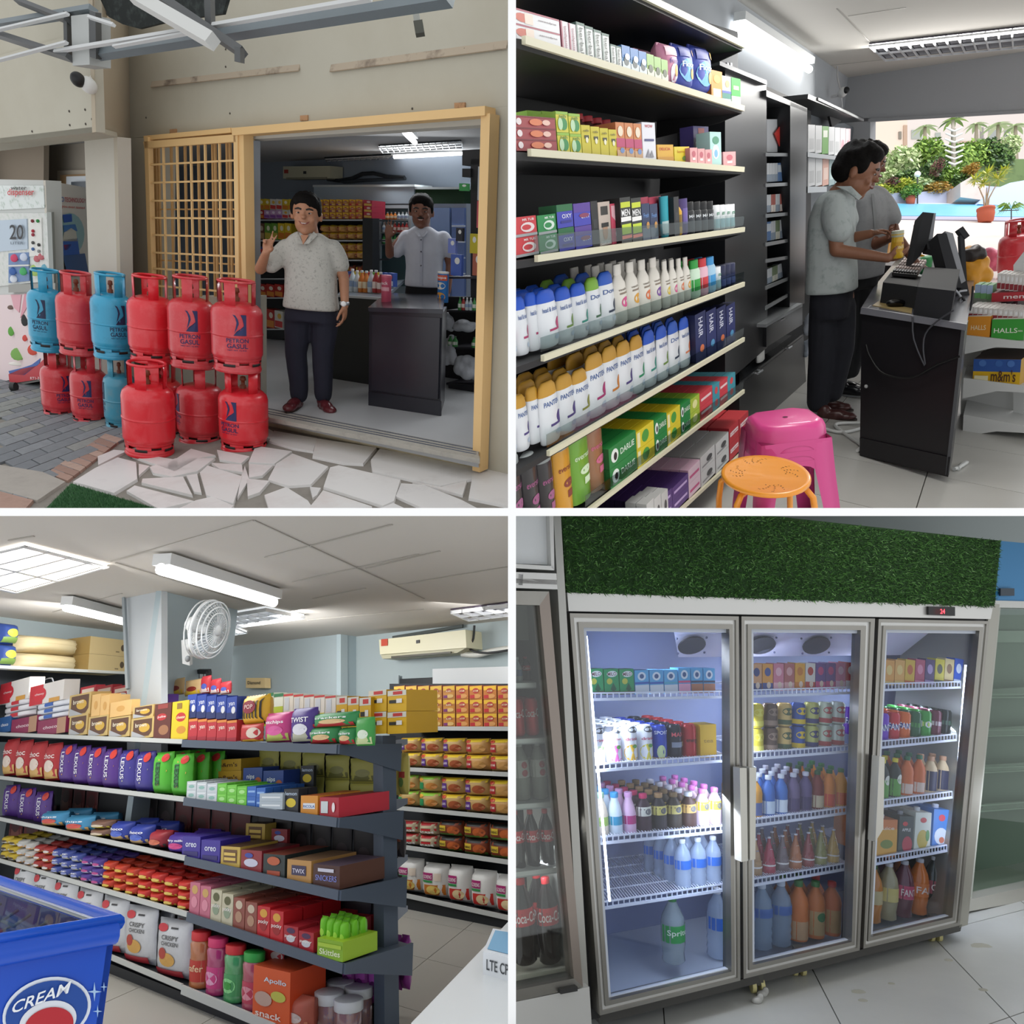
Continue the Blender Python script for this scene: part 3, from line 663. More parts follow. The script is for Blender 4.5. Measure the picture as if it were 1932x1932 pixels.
for pts,c in (([(118,405),(135,404),(136,418),(121,420)],'#2b56a5'),([(119,425),(142,423),(146,436),(134,434),(121,438)],'#3f74ad'),([(121,438),(134,430),(143,436),(146,455),(118,455)],'#c4c2b4'),([(117,452),(146,449),(150,480),(118,482)],'#2f5fae'),([(120,462),(134,460),(136,470),(122,472)],'#cf3c4c'),([(118,482),(160,478),(168,520),(128,520)],'#3d5d8c')):vsh(pts,c)
# ---- gas cylinders: unit prototype is built in metres (radius .15, height .575)
def cyl_proto(c,scars,seed):
    m=mat(c,.32,noise=.55,scale=9+seed,c2=scars,coat=.3,bump=.03)
    R=.155;b=MB();prof=[(0,.045),(.09,.05),(.135,.068),(R,.11),(R,.12),(R,.233),(R,.237),(R+.003,.239),(R+.003,.246),(R,.248),(R,.252),(R,.36),(R,.372),(.146,.405),(.12,.43),(.07,.445),(0,.45)]
    b.lathe(prof,m,28,cy=0,cap=False);body_=b.mesh('tank')
    rb=MB();
    rb.lathe([(.135,0),(.142,0),(.142,.055),(.135,.055)],m,28,cy=0,cap=False);rb.lathe([(.142,-.0),(.148,.012),(.142,.024)],m,28,cy=0,cap=False)
    for k in range(6):
        a=k*math.pi/3+.2;rb.lathe([(.1435,.055),(.1435,.075)],m,4,cy=0,a0=a,a1=a+.62,cap=False)
    rb.lathe([(.138,.072),(.146,.078),(.146,.09)],m,28,cy=0,cap=False)
    foot=rb.mesh('foot_ring')
    sl=MB();sl.lathe([(.1432,.042),(.1478,.046),(.1478,.056),(.1432,.06)],'#1c1412',4,cy=0,a0=-.26,a1=.26,cap=False)
    slots=sl.mesh('foot_slot')
    nk=MB();nk.lathe([(.108,.42),(.110,.57),(.115,.57),(.113,.42),(.108,.42)],m,5,cy=0,a0=-.3,a1=.3,cap=False)
    collar=nk.mesh('guard_post')
    rg=MB();n=28;rg.lathe([(.106+.009*math.cos(t),.575+.009*math.sin(t)) for t in [2*math.pi*i/8 for i in range(9)]],m,n,cy=0,cap=False);ring=rg.mesh('guard_ring')
    vv=MB();vv.lathe([(.02,.44),(.02,.47),(.012,.475),(.012,.5),(.02,.505),(.016,.53),(0,.535)],'#7a3b22',10,cy=0);valve=vv.mesh('valve')
    return body_,foot,slots,collar,ring,valve
def logo_els(col):
    return [('p',[(-.02,.98),(.22,.98),(.22,.52),(-.2,.52),(-.05,.62),(.03,.72)],col),
            ('p',[(-.26,.97),(-.12,.93),(-.04,.82),(-.09,.7),(-.26,.56),(-.15,.7),(-.13,.82),(-.17,.9)],col)]
def logo_mesh(c,bg,full):
    """emblem: dark square cut by a curved road, hooked stroke on its left; maker's words below"""
    b=MB();R=.1565
    def s(x,z,o):a=x;return ((R+o*.3)*math.sin(a),-(R+o*.3)*math.cos(a),z)
    def poly(pts,cc,o=.002):
        pts=[(.2+(x-.2)*1.22,.317+(z-.317)*1.2) for x,z in pts]
        P=[]
        for (x0,z0),(x1,z1) in zip(pts,pts[1:]+pts[:1]):
            for t in range(4):P.append((x0+(x1-x0)*t/4,z0+(z1-z0)*t/4))
        cx=sum(p[0] for p in P)/len(P);cz=sum(p[1] for p in P)/len(P)
        b.add([s(x,z,o) for x,z in P],[list(range(len(P)))],cc)
    # right block, lower wedge
    poly([(.24,.372),(.42,.372),(.42,.262),(.28,.262),(.325,.29),(.34,.32),(.30,.35)],c)
    poly([(.02,.262),(.30,.262),(.325,.29),(.35,.315),(.25,.30),(.12,.285)],c)
    poly([(.0,.372),(.09,.368),(.17,.345),(.19,.325),(.12,.295),(.05,.275),(.10,.31),(.12,.33),(.08,.355)],c)
    if full:
        for t,z0,z1,x0,x1 in (('PETRON',.205,.232,-.3,.55),('GASUL',.168,.198,-.28,.52),('NET WT 12 KG',.152,.16,-.26,.46)):
            vs_,fs=text2d(t);b.add([s(x0+(x1-x0)*u,z0+(z1-z0)*v,.003) for u,v in vs_],fs,c)
    return b.mesh('printed_emblem')
CP={k:cyl_proto(c,s,i) for i,(k,c,s) in enumerate((('r','#d92330','#e0555a'),('d','#c9303a','#d86a6c'),('b','#2f9dc4','#1f7f9c'),('g','#3d8fa9','#6f8e94')))}
NAVY='#232a5c'
EM={'r':logo_mesh(NAVY,0,True),'b':logo_mesh('#1a2b4e',0,True)}
def cylinder(x,yb,yt,wpx,kind,rot,emblem,label,up=False):
    # x centre px, yb bottom px, yt top px (ring top), base height from ground if stacked
    P=None
    fp=gA
    if up:fp=up
    P=fp(x,yb) if not isinstance(up,tuple) else up[0]
    return P
cyl_n=0
def put_cyl(P,sc,kind,rot,emblem,label,grp='gas cylinders in front of the shop'):
    R=A.frame(P,hA) @ Matrix.Rotation(rot,3,'Z')
    e=empty('gas_cylinder',P,R,label=label,cat='gas cylinder',group=grp);e.matrix_world=Matrix.Translation(P) @ R.to_4x4() @ Matrix.Diagonal((sc[0],sc[0],sc[1],1))
    for nm,me in zip(('tank','foot_ring','foot_slot','guard_post','guard_ring','valve'),CP[kind]):
        for k in range({'foot_slot':5,'guard_post':4}.get(nm,1)):
            o=bpy.data.objects.new(nm,me);COL.objects.link(o);o.parent=e
            if nm=='foot_slot':o.rotation_euler=(0,0,k*2*math.pi/5+.4)
            if nm=='guard_post':o.rotation_euler=(0,0,k*math.pi/2+.4)
    if emblem is not None:
        o=bpy.data.objects.new('printed_emblem',EM['b' if kind in 'bg' else 'r']);COL.objects.link(o);o.parent=e;q_=R.transposed() @ (-P);o.rotation_euler=(0,0,math.atan2(q_.x,-q_.y)+emblem)
    return e
cyls=[  # x, bottom y, top y of the visible body, width px, kind, rot, emblem angle; lower row then upper row
 (100,789,664,60,'d',.3,.15,'red cylinder with emblem, far left of bottom row'),(157,802,672,63,'d',.9,-.35,'red cylinder with emblem, second from left of bottom row'),
 (216,814,676,57,'g',1.4,-1.6,'faded blue cylinder in the bottom row'),(290,826,682,82,'r',.2,None,'red cylinder of bottom row hidden behind the front one'),
 (368,838,700,82,'d',.6,-1.5,'plain scuffed red cylinder, second from right of bottom row'),(451,853,706,89,'r',1.1,-.75,'red cylinder with emblem, right end of bottom row')]
tops=[(93,664,519,63,'b',.5,-.55,'dark blue cylinder with emblem, left end of top row'),(150,670,522,70,'d',.1,None,'plain red cylinder between the two blue ones on top'),
 (214,677,522,70,'b',1.2,.2,'bright blue cylinder with emblem in the top row'),(288,684,524,80,'r',.8,None,'plain glossy red cylinder in the middle of the top row'),
 (364,694,524,82,'d',.35,-.22,'dull red cylinder with emblem, second from right of top row'),(449,701,530,91,'d',.15,-.12,'dull red cylinder with emblem, right end of top row')]
PS={}
for i,c in enumerate(cyls):
    x,yb,yt,w,kd,rot,em,lb=c;P=gA(x,yb-7);s=w*P.y/F/.31;P=P+V((0,.1,0));H=A.frame(P,hA)
    t=tops[i];hz=(fac.off((P-fac.p).dot(fac.n)-0)(x,t[1]-3)-P).length
    PS[i]=(P,s,hz);put_cyl(P,(s,hz/.58),kd,rot,em,lb)
for i,c in enumerate(tops):
    x,yb,yt,w,kd,rot,em,lb=c;P0,s,hz=PS[i];pl=Pl(P0,fac.n);P=pl(x,yb-4);T=pl(x,yt+2);s2=w*P.y/F/.31
    put_cyl(P,(s2,(T-P).length/.58),kd,rot,em,lb)
P=gA(283,854);s=90*P.y/F/.31;T=Pl(P,fac.n)(283,688);put_cyl(P,(s,(T-P).length/.6),'r',.25,None,'single plain red cylinder standing in front of the stack')
# green mat
gm=slab('green_mat',P4(gA.off(.02),(60,985),(134,912),(345,975),(340,990)),.015,mat('#2f5a35',.95,noise=.6,scale=60,c2='#1f3f26'),label='green artificial grass mat at the bottom edge',cat='mat',dirv=-A.N)
q=MB();rg_=random.Random(9);cor=P4(gA.off(.02),(62,985),(134,913),(340,975),(336,990))
for i in range(9000):
    u,v=rg_.random(),rg_.random();p=cor[0].lerp(cor[3],u).lerp(cor[1].lerp(cor[2],u),v);d=V((rg_.uniform(-.006,.006),rg_.uniform(-.006,.006),0))+A.N*rg_.uniform(.01,.02)
    q.add([p-cor[0],p+V((.003,0,0))-cor[0],p+d-cor[0]],[(0,1,2)],('#3d6b40','#2d5532','#4b7a4a')[i % 3])
o=q.obj('grass_blades',gm,kind='stuff');o.location=cor[0]-gm.location
# --- inside the shop, seen through the doorway
def toplane(P,d,pl):return P+d*(pl.n.dot(pl.p-P)/pl.n.dot(d))
shp=A.vplane(fA(536,643),hA);bw=shp.off(.9)
cl=Pl(bw(820,291),A.N);bwc=mat('#8b95a2',.85)
L0,R0=bw(270,500),bw(960,500)
def cz(P):return toplane(P,A.N,cl)
def fz(P):return toplane(P,A.N,fA)
facin=fac.off(.21)
slab('wall_back',[fz(L0),fz(R0),cz(R0),cz(L0)],.1,bwc,dirv=fac.n,kind='structure')
slab('ceiling',[cz(L0),cz(R0),toplane(cz(R0),dA,facin),toplane(cz(L0),dA,facin)],.06,mat('#a9a9aa',.9),dirv=A.N,kind='structure')
slab('floor_shop',[fz(L0),fz(R0),fA(903,853),fA(478,767)],.1,mat('#b4b6b8',.35,noise=.2,scale=2,c2='#9da1a5'),dirv=-A.N,kind='structure')
WR=bw(962,500);wr2=toplane(WR,dA,facin);slab('wall_right_shop',[fz(WR),cz(WR),cz(wr2),fz(wr2)],.06,bwc,dirv=V((1,0,0)),kind='structure')
wl2=toplane(L0,dA,facin);slab('wall_left_shop',[fz(L0),cz(L0),cz(wl2),fz(wl2)],.06,bwc,dirv=V((-1,0,0)),kind='structure')
def rect(name,pl,x0,y0,x1,y1,th,c,parent=None,sk=0,**kw):
    """box whose front face spans the pixel rectangle; sk = pixels the right side is lower"""
    return slab(name,P4(pl,(x0,y1),(x1,y1+sk),(x1,y0+sk),(x0,y0)),th,c,parent,dirv=pl.n,**kw)
# air conditioner and pipes
ac=empty('air_conditioner',(0,0,0),None,label='cream wall air conditioner inside the shop behind the doorway',cat='air conditioner')
ap=bw.off(-.22);rect('housing',ap,534,314,623,337,.2,mat('#c8c5ab',.5),ac,-1);rect('outlet_flap',ap.off(-.01),540,335,616,338.5,.15,'#8f8c78',ac,-1);rect('sticker',ap.off(-.01),536,320,543,327,.005,'#a83a30',ac);rect('display',ap.off(-.01),572,323,577,328,.005,'#333',ac)
pp=bw.off(-.08)
q=MB();q.tube([pp(x,y) for x,y in ((618,338),(640,341),(664,337),(684,328),(705,327),(730,333),(763,335))],.022,'#23262b');q.obj('pipe',label='black pipe bundle sagging along the back wall from the air conditioner',cat='pipe')
q=MB();q.tube([pp(x,y) for x,y in ((622,337),(650,343),(690,340),(765,337))],.018,'#3b4047');q.obj('pipe',label='second grey pipe under the black pipe bundle',cat='pipe')
# ceiling lamps
lamp=mat('#ffffff',.5,emit=6)
def tube_lamp(pl,a,b_,r,label,n=None):
    e=empty('tube_light',(0,0,0),None,label=label,cat='lamp');A_,B_=pl(*a),pl(*b_)
    up=n or V((0,0,1));q=MB();q.tube([A_,B_],r,lamp,10);q.obj('tube',e)
    q=MB();q.bar(A_+up*r*2.2,B_+up*r*2.2,r*2.6,r*1.6,mat('#dfe2e2',.5),up=up);q.obj('batten',e);return e
cl2=cl.off(-.08) if cl.n.z>0 else cl
tube_lamp(Pl(cl.p-A.N*.08,A.N),(764,250),(783,269),.02,'short lit tube light on the shop ceiling above the second man',A.N)
tube_lamp(bw.off(-.1),(744,296),(871,289),.02,'long lit tube light high on the shop back wall',A.N)
def louvre(pl,c00,c10,c11,c01,nx,ny,N,label,th=.06,cell='#3a3f45',fin='#e8eaec',emit=None):
    """recessed louvre lamp: four pixel corners on the ceiling plane"""
    e=empty('louvre_light',(0,0,0),None,label=label,cat='lamp');c=[pl(*q) for q in (c00,c10,c11,c01)]
    slab('reflector',[p-N*.004 for p in c],.01,emit or mat(cell,.25,.6),e,dirv=-N)
    L=lambda u,v:c[0].lerp(c[1],u).lerp(c[3].lerp(c[2],u),v)
    fm=mat(fin,.3,.3)
    for i in range(nx+1):
        q=MB();q.prism([L(i/nx,0)-N*.02,L(i/nx,1)-N*.02,L(i/nx,1)-N*th,L(i/nx,0)-N*th],(c[1]-c[0])/nx*.12,fm);q.obj('fin',e)
    for j in range(ny+1):
        q=MB();q.prism([L(0,j/ny)-N*.02,L(1,j/ny)-N*.02,L(1,j/ny)-N*th,L(0,j/ny)-N*th],(c[3]-c[0])/ny*.06,fm);q.obj('rail',e)
    return e
louvre(cl,(612,296),(612+126,289),(612+118,295),(618,303),11,2,A.N,'left louvre ceiling light inside the shop',th=.03)
louvre(cl,(714,273),(870,263),(872,273),(722,283),13,2,A.N,'right louvre ceiling light inside the shop',th=.03)
# tall white freezer headers at the back
fz1=empty('display_fridge',(0,0,0),None,label='white display fridge with blank header behind the noodle shelf',cat='fridge');b1=bw.off(-.3)
rect('header',b1,592,352,781,385,.3,mat('#aebcc8',.5),fz1,-1);rect('header_trim',b1.off(-.02),590,349,782,353,.3,mat('#cfd6d8',.4),fz1,-1)
rect('cabinet',b1.off(.04),700,384,780,640,.25,mat('#9fb0b8',.5),fz1)
rect('door_frame',b1,712,387,776,393,.04,'#c2ccd2',fz1);rect('door_frame',b1,712,387,718,540,.04,'#c2ccd2',fz1);rect('door_frame',b1,770,387,776,540,.04,'#c2ccd2',fz1)
rect('interior',b1.off(.02),718,393,770,540,.02,mat('#4f6a70',.6),fz1)
for y in (414,438,460):rect('shelf',b1.off(-.01),718,y,770,y+2.5,.02,'#c4d0d0',fz1)
D['bt_g']=bottle('drink_bottle',SLIM,'#3f8f48',(.2,.5,'#dfe4d8'),'#2a6a38');D['bt_o']=bottle('drink_bottle',SLIM,'#c9762c',(.2,.5,'#e8d8b8'),'#c8cfd0');D['bt_r']=bottle('drink_bottle',SLIM,'#a83432',(.2,.5,'#ead8d0'),'#d8d8d8');D['bt_w']=bottle('drink_bottle',SLIM,'#c3ccd0',(.25,.5,'#8aa0c0'),'#e2e2e2')
row(A,b1.off(-.03),hA,(719,414,400),(769,414,400),[(D['bt_o'],'orange drink bottle','bottle',4),(D['bt_w'],'clear drink bottle','bottle',3)],'top shelf of fridge behind second man',.03)
row(A,b1.off(-.03),hA,(719,438,419),(769,438,419),[(D['bt_w'],'clear drink bottle','bottle',3),(D['bt_r'],'red drink bottle','bottle',4)],'second shelf of fridge behind second man',.03)
row(A,b1.off(-.03),hA,(719,460,442),(769,460,442),[(D['bt_g'],'green drink bottle','bottle',5),(D['bt_w'],'clear drink bottle','bottle',2)],'third shelf of fridge behind second man',.03)
fz2=empty('display_fridge',(0,0,0),None,label='fridge with green header and lit blue doors right of second man',cat='fridge')
rect('header',b1.off(.02),782,356,876,384,.3,mat('#1d3a22',.9,noise=.5,scale=60),fz2);rect('header_trim',b1,782,353,876,357,.3,'#cfd6d8',fz2)
rect('cabinet',b1.off(.05),780,384,880,640,.25,mat('#b9c2cf',.5),fz2);rect('door',b1,812,392,848,560,.03,mat('#8ba3cf',.3),fz2);rect('door',b1,852,392,876,560,.03,mat('#6f86bd',.3),fz2)
for y in (425,455,485,515):rect('shelf',b1.off(-.02),852,y,876,y+3,.02,'#dfe6f4',fz2)
rect('whiteboard',bw.off(-.05),545,362,590,378,.03,mat('#8d9aa8',.5),label='grey board on the back wall behind first man',cat='board')
# noodle shelf unit
nu=empty('shelf_unit',(0,0,0),None,label='noodle shelf unit behind the first man, black with white price rails',cat='shelf')
blk=mat('#15171a',.6);rail=mat('#b9bcbe',.5)
rect('back_panel',shp.off(.45),486,400,700,640,.03,blk,nu);rect('base',shp,486,622,620,640,.45,blk,nu);rect('end_post',shp.off(-.02),684,412,703,640,.1,blk,nu)
brd=[(414,600,685,1),(453,486,685,1),(490,486,684,1),(525,486,684,1),(561,486,684,1),(620,486,620,2)]
for y,x0,x1,w in brd:
    rect('shelf_board',shp,x0 if y != 414 else 486,y,x1,y+3,.42,blk,nu);rect('price_rail',shp.off(-.01),x0 if y != 414 else 486,y,x1,y+2.5,.01,rail,nu)
q_='on back noodle shelf'
row(A,shp.off(.03),hA,(598,413,376),(684,413,376),[(D['cup'],'yellow noodle cup box','noodles',5),(D['cupr'],'red and yellow noodle cup box','noodles',2)],'top of back shelf',.2,layers=3)
D['redpk']=plainbox('#b8263a','#d8b04a','#e6c9c0','noodle_pack',side='#a01f38');row(A,shp.off(.03),hA,(686,412,377),(702,411,378),[(D['redpk'],'crimson snack pack','noodles',1)],'right end of back shelf top',.2,layers=3)
for (y0,y1,nm) in ((424,452,'second'),(458,489,'third')):
    row(A,shp.off(.03),hA,(600,y1,y0),(684,y1,y0),[(D['bagr'],'orange noodle bag','noodles',5)],nm+' tier of back shelf',.16,layers=2)
row(A,shp.off(.03),hA,(636,524,496),(684,524,496),[(D['bagd'],'dark noodle bag','noodles',3)],'fourth tier of back shelf',.16,layers=1)
D['y1']=plainbox('#d8b92e','#cf7a2a','#f0e8c8','snack_pack');D['p1']=plainbox('#c9a0c8','#8a4fa0','#f0e0f0','snack_pack');D['r1']=plainbox('#b8322a','#d88a3a','#e8d8c8','snack_pack');D['bl1']=plainbox('#34509c','#c8cfe4','#c43a3a','snack_pack');D['gr1']=plainbox('#6a9a3c','#c9b84a','#e8e8c8','snack_pack');D['w1']=plainbox('#d8d4cc','#c83a3a','#dfb04a','snack_pack');D['br1']=plainbox('#6b4a34','#b89868','#c8b8a0','snack_pack')
row(A,shp,hA,(487,395,375),(556,396,376),[(D['y1'],'yellow snack pack','snack',2),(D['w1'],'white snack pack','snack',2),(D['y1'],'yellow snack pack','snack',2)],'topmost left of first man',.12)
row(A,shp.off(-.02),hA,(487,412,396),(556,412,396),[(D['r1'],'red snack pack','snack',1),(D['p1'],'lilac snack pack','snack',3),(D['w1'],'white snack pack','snack',2)],'just above rail left of first man',.12)
row(A,shp,hA,(487,452,421),(550,452,421),[(D['br1'],'brown snack bag','snack',1),(D['gr1'],'green snack bag','snack',2),(D['y1'],'yellow snack bag','snack',2)],'second tier left of first man',.12)
row(A,shp,hA,(487,489,466),(512,489,466),[(D['bl1'],'blue snack pack','snack',2)],'third tier left of first man',.12)
row(A,shp,hA,(487,560,536),(534,560,537),[(D['r1'],'red carton','carton',3)],'fifth tier left of first man',.14)
row(A,shp,hA,(487,619,580),(534,619,588),[(D['br1'],'brown carton','carton',0.0001 and 1),(D['r1'],'orange-red carton','carton',1),(D['w1'],'white carton','carton',1)],'bottom tier left of first man',.14)
# counter run with drinks
kc=empty('counter',(0,0,0),None,label='long black counter with light worktop edge behind the first man',cat='counter')
cpl=A.vplane(fA(700,726),hA)
slab('front',P4(cpl,(627,716),(705,728),(720,566),(632,560)),.35,mat('#0f1012',.35),kc,dirv=fac.n)
ctop=Pl(cpl(700,563),A.N)
slab('worktop',P4(ctop,(636,556),(722,563),(764,527),(650,540)),.03,mat('#6f7780',.3),kc,dirv=-A.N);slab('worktop_edge',P4(cpl.off(-.03),(632,556),(722,562),(722,566),(632,560)),.02,mat('#a7abac',.4),kc,dirv=fac.n)
row(A,Pl(ctop(680,552),fac.n),hA,(655,551,508),(717,553,512),[(D['bt_w'],'clear bottle','bottle',2),(D['bt_o'],'orange drink bottle','bottle',2),(D['bt_w'],'clear bottle','bottle',1),(D['bt_r'],'red drink bottle','bottle',2)],'on counter beside first man',.08,hvar=.05)
row(A,Pl(ctop(700,541),fac.n),hA,(655,541,512),(742,541,515),[(D['bl1'],'blue pack','carton',1),(D['y1'],'yellow pack','carton',2),(D['r1'],'red pack','carton',1),(D['gr1'],'green pack','carton',1),(D['y1'],'yellow pack','carton',1),(D['bl1'],'blue pack','carton',2)],'behind counter bottles',.06)
# black cabinet nearest the door
cb=empty('black_cabinet',(0,0,0),None,label='black box counter standing just inside the doorway',cat='counter')
cvp=A.dir(-1700,470);cvp=cvp if cvp.x>0 else -cvp;cf=A.vplane(fA(762,774),cvp);bm=mat('#212229',.28,noise=.2,scale=4,c2='#2d2e38')
slab('carcass',P4(cf,(695,764),(831,784),(835,592),(697,588)),.5,bm,cb,dirv=dA)
tp=Pl(cf(697,585),A.N);slab('top',[cf.off(-.02)(695,588),cf.off(-.02)(836,592),tp(838,563),tp(728,559)],.03,mat('#2c2e36',.2),cb,dirv=A.N)
slab('plinth',P4(cf.off(-.012),(695,765),(831,785),(831,757),(695,739)),.012,bm,cb,dirv=fac.n)
slab('door_panel',P4(cf.off(-.014),(701,736),(826,753),(830,600),(702,594)),.014,mat('#26272e',.25,noise=.2,scale=3,c2='#33343e'),cb,dirv=fac.n)
D['can_pink']=turned('snack_tube',[(.46,0),(.49,.01),(.49,.93)],'#c4506a',[('r',-.5,.5,.5,.62,'#e8a8b4'),('t','snack',-.4,.7,.4,.8,'#f4e0e4')],cap0(.49,.93,'#d06a80'));D['can_blue']=turned('crisp_tube',[(.46,0),(.49,.01),(.49,.95)],'#2a76c0',[('r',-.55,.72,.55,.9,'#d85a3a'),('e',0,.55,.4,.12,'#e8e0d0'),('e',0,.2,.4,.14,'#e0a040'),('t','chips',-.45,.76,.45,.86,'#fff')],cap0(.5,.94,'#e4e0d8'))
tpf=Pl(tp(725,577),fac.n)
place(A,D['can_pink'],tpf,hA,722,578,519,xw=14,d=.08,label='pink snack tube standing on the black box counter',cat='snack')
place(A,D['can_blue'],Pl(tp(828,571),fac.n),hA,829,571,513,xw=17,d=.09,label='blue and orange crisp tube on the black box counter',cat='snack')
q=MB();q.lathe([(0,0),(.05,0),(.05,.008),(0,.008)],'#dfe0e4',16,cy=0);o=q.obj('paper_disc',label='round white disc lying on the black box counter corner',cat='disc');o.location=tp(724,579)
# right side racks
rk=empty('side_rack',(0,0,0),None,label='dark rack of small goods between black counter and right door post',cat='shelf')
rp2=A.vplane(fA(870,735),hA);dk=mat('#17171b',.6)
rect('upright',rp2.off(.1),888,300,905,560,.3,dk,rk);rect('top_box',rp2.off(.1),872,283,916,312,.3,dk,rk,-2);rect('bracket',rp2.off(.08),872,318,888,334,.2,dk,rk)
rect('lower_panel',rp2.off(.35),838,560,912,760,.05,dk,rk)
for y in (522,585,655,722):rect('shelf',rp2.off(.02),842,y,912,y+4,.3,'#2c2c33',rk)
slab('base',P4(rp2.off(-.02),(846,762),(905,766),(905,728),(846,724)),.3,mat('#232329',.5),rk,dirv=fac.n)
D['tray']=plainbox('#5d6f86','#8fb0c8','#d8e0e8','pen_tray')
for (x,y0,y1,w,c,nm,lb) in ((874,346,360,16,'#3a9a50','green','green sachet hanging beside the upright'),(906,314,378,11,'#c4c8cc','white','long white strip pack hanging at the door post'),(905,379,430,12,'#d2606a','pink','long pink strip pack hanging at the door post'),(893,441,478,14,'#c8b82e','yellow','yellow pack with black dots hanging at the door post'),(899,476,520,16,'#b0644e','brown','terracotta card hanging at the door post'),(866,430,455,12,'#2d2f3a','dark','dark bottle card near the upright'),(860,480,520,20,'#4a66b8','blue','blue pack beside second man'),(852,450,478,14,'#7a8ad0','lilac','lilac pack beside second man')):
    D['tmp']=plainbox(c,c,'#e8e8e4','hanging_pack');place(A,D['tmp'],rp2.off(.0),hA,x,y1,y0,xw=w,d=.03,label=lb,cat='packet')
row(A,rp2,hA,(862,585,560),(896,586,562),[(D['bt_g'],'green pen','pen',1),(D['bt_r'],'red pen','pen',1),(D['bt_w'],'white pen','pen',2),(D['bt_g'],'green pen','pen',1)],'in tray on side rack',.03)
bagm_=mat('#b9bcc2',.5,noise=.5,scale=10,c2='#8d9098',bump=.6)
for i,(x,y,rx,ry,lb) in enumerate(((846,610,.06,.1,'small white plastic bag beside the second man'),(848,660,.07,.13,'tall white plastic bag on the side rack'),(884,690,.12,.12,'large crumpled white bag at the rack foot'),(880,615,.11,.05,'grey cloth bundle on the side rack'))):
    q=MB();rb_=random.Random(i)
    for k in range(9):q.ell(V((rb_.uniform(-.6,.6)*rx,rb_.uniform(-.3,.3)*rx,rb_.uniform(-.6,.6)*ry)),(rx*.55,rx*.4,ry*.5),'#888',8,6)
    o=fused('plastic_bag',q,.012,bagm_,None,2,label=lb,cat='bag');o.location=rp2.off(.02)(x,y)
row(A,rp2,hA,(842,654,634),(905,657,637),[(D['bt_g'],'green bottle','bottle',2,1),(None,'','',1,3),(D['bt_g'],'green bottle','bottle',2,1)],'lower side rack',.05)
# --- the two men in the doorway
skn1,skn2='#b27e60','#7d5240'
shirt1=mat('#b9b7b0',.9,noise=.9,scale=55,c2='#85837e',bump=.2);shirt2=mat('#c3c6d0',.9,noise=.3,scale=10,c2='#a8abb8',bump=.2);navy=mat('#1a1b2a',.85,noise=.3,scale=12,c2='#23243a',bump=.2)
p=Person(A,A.vplane(fA(590,768),hA),V((1,0,0)),(590,770),'man in pale grey polo shirt and navy trousers making a V sign')
p.head(578,405,49,yaw=.08,pitch=-.02,skin=skn1,smile=True)
J=p.j;b=p.skin
limb(b,[J(579,425,.02),J(580,450,.03)],[.066,.074])
loft(b,[(J(583,462,.03),.17,.09),(J(584,500,.03),.16,.11),(J(586,560,.03),.15,.105),(J(587,590,.03),.165,.1)])
for sx in (0,1):
    hp,kn,an=((565,592),(556,665),(561,742)) if not sx else ((608,592),(607,665),(609,742));limb(b,[J(*hp,.03),J(*kn,.0),J(*an,.04)],[.075,.05,.036])
e1_,w1_=J(499,506,-.1),J(519,474,-.2);limb(b,[J(535,468,.03),e1_],[.05,.038]);limb(b,[e1_,w1_],[.038,.026])
hand(b,w1_,J(524,452,-.2)-J(519,474,-.2),V((0,-1,0)),V((1,0,0)),(.05,.05,1.5,1.5,.9),.92,.2)
e2_,w2_=J(645,524,.06),J(652,575,-.02);limb(b,[J(627,470,.03),e2_],[.05,.04]);limb(b,[e2_,w2_],[.04,.027])
hand(b,w2_,V((-.02,-.1,-1)),V((-1,-.3,0)),V((0,-1,.1)),(.35,.42,.5,.55,.3),1.1)
p.finish()
b=MB();loft(b,[(J(581,438,.02),.08,.075),(J(582,447,.02),.135,.09),(J(583,459,.03),.178,.105),(J(584,485,.03),.178,.125),(J(585,520,.03),.182,.14),(J(586,555,.02),.185,.15),(J(586,577,.02),.2,.148),(J(586,583,.02),.2,.145)])
limb(b,[J(538,470,.03),J(526,486,-.02),J(516,497,-.06)],[.068,.066,.064]);limb(b,[J(626,471,.03),J(635,485,.04),J(640,500,.05)],[.07,.066,.062])
sh=p.cloth('polo_shirt',b,shirt1,label='pale grey mottled polo shirt')
q=MB()
for sx in (-1,1):q.prism([J(580,460,-.1),J(580+sx*15,437,-.04),J(580+sx*23,444,-.05),J(580+sx*11,459,-.115)],V((0,-.012,0)),shirt1)
q.obj('collar',sh,label='open collar',kind=None)
q=MB();q.prism([J(573,443,-.075),J(588,443,-.075),J(580,461,-.112)],V((0,-.006,0)),mat(skn1,.5));q.obj('skin_at_collar',p.body)
b=MB();loft(b,[(J(586,572,.03),.172,.12),(J(586,590,.03),.19,.128),(J(586,606,.03),.195,.13)])
for hp,kn,an in (((562,602),(557,665),(562,746)),((611,602),(608,665),(608,746))):limb(b,[J(*hp,.03),J(*kn,.02),J(an[0],an[1]-20,.03),J(*an,.03)],[.105,.08,.07,.066])
p.cloth('trousers',b,navy,smooth=4)
p.shoe(J(561,752,.03),J(557,772,-.2),'#5d2228');p.shoe(J(606,752,.03),J(634,772,-.16),'#5d2228')
q=MB();q.lathe([(.03,-.008),(.035,-.004),(.035,.014),(.03,.018)],mat('#c9ccd0',.3,.7),14,cy=0);o=q.obj('wrist_watch',p.e);o.location=J(651,573,-.02)
q=MB();q.ell(V((0,0,0)),(.02,.01,.02),'#e8e8e8',10,6);o=q.obj('watch_face',p.e);o.location=J(651,572,-.055)
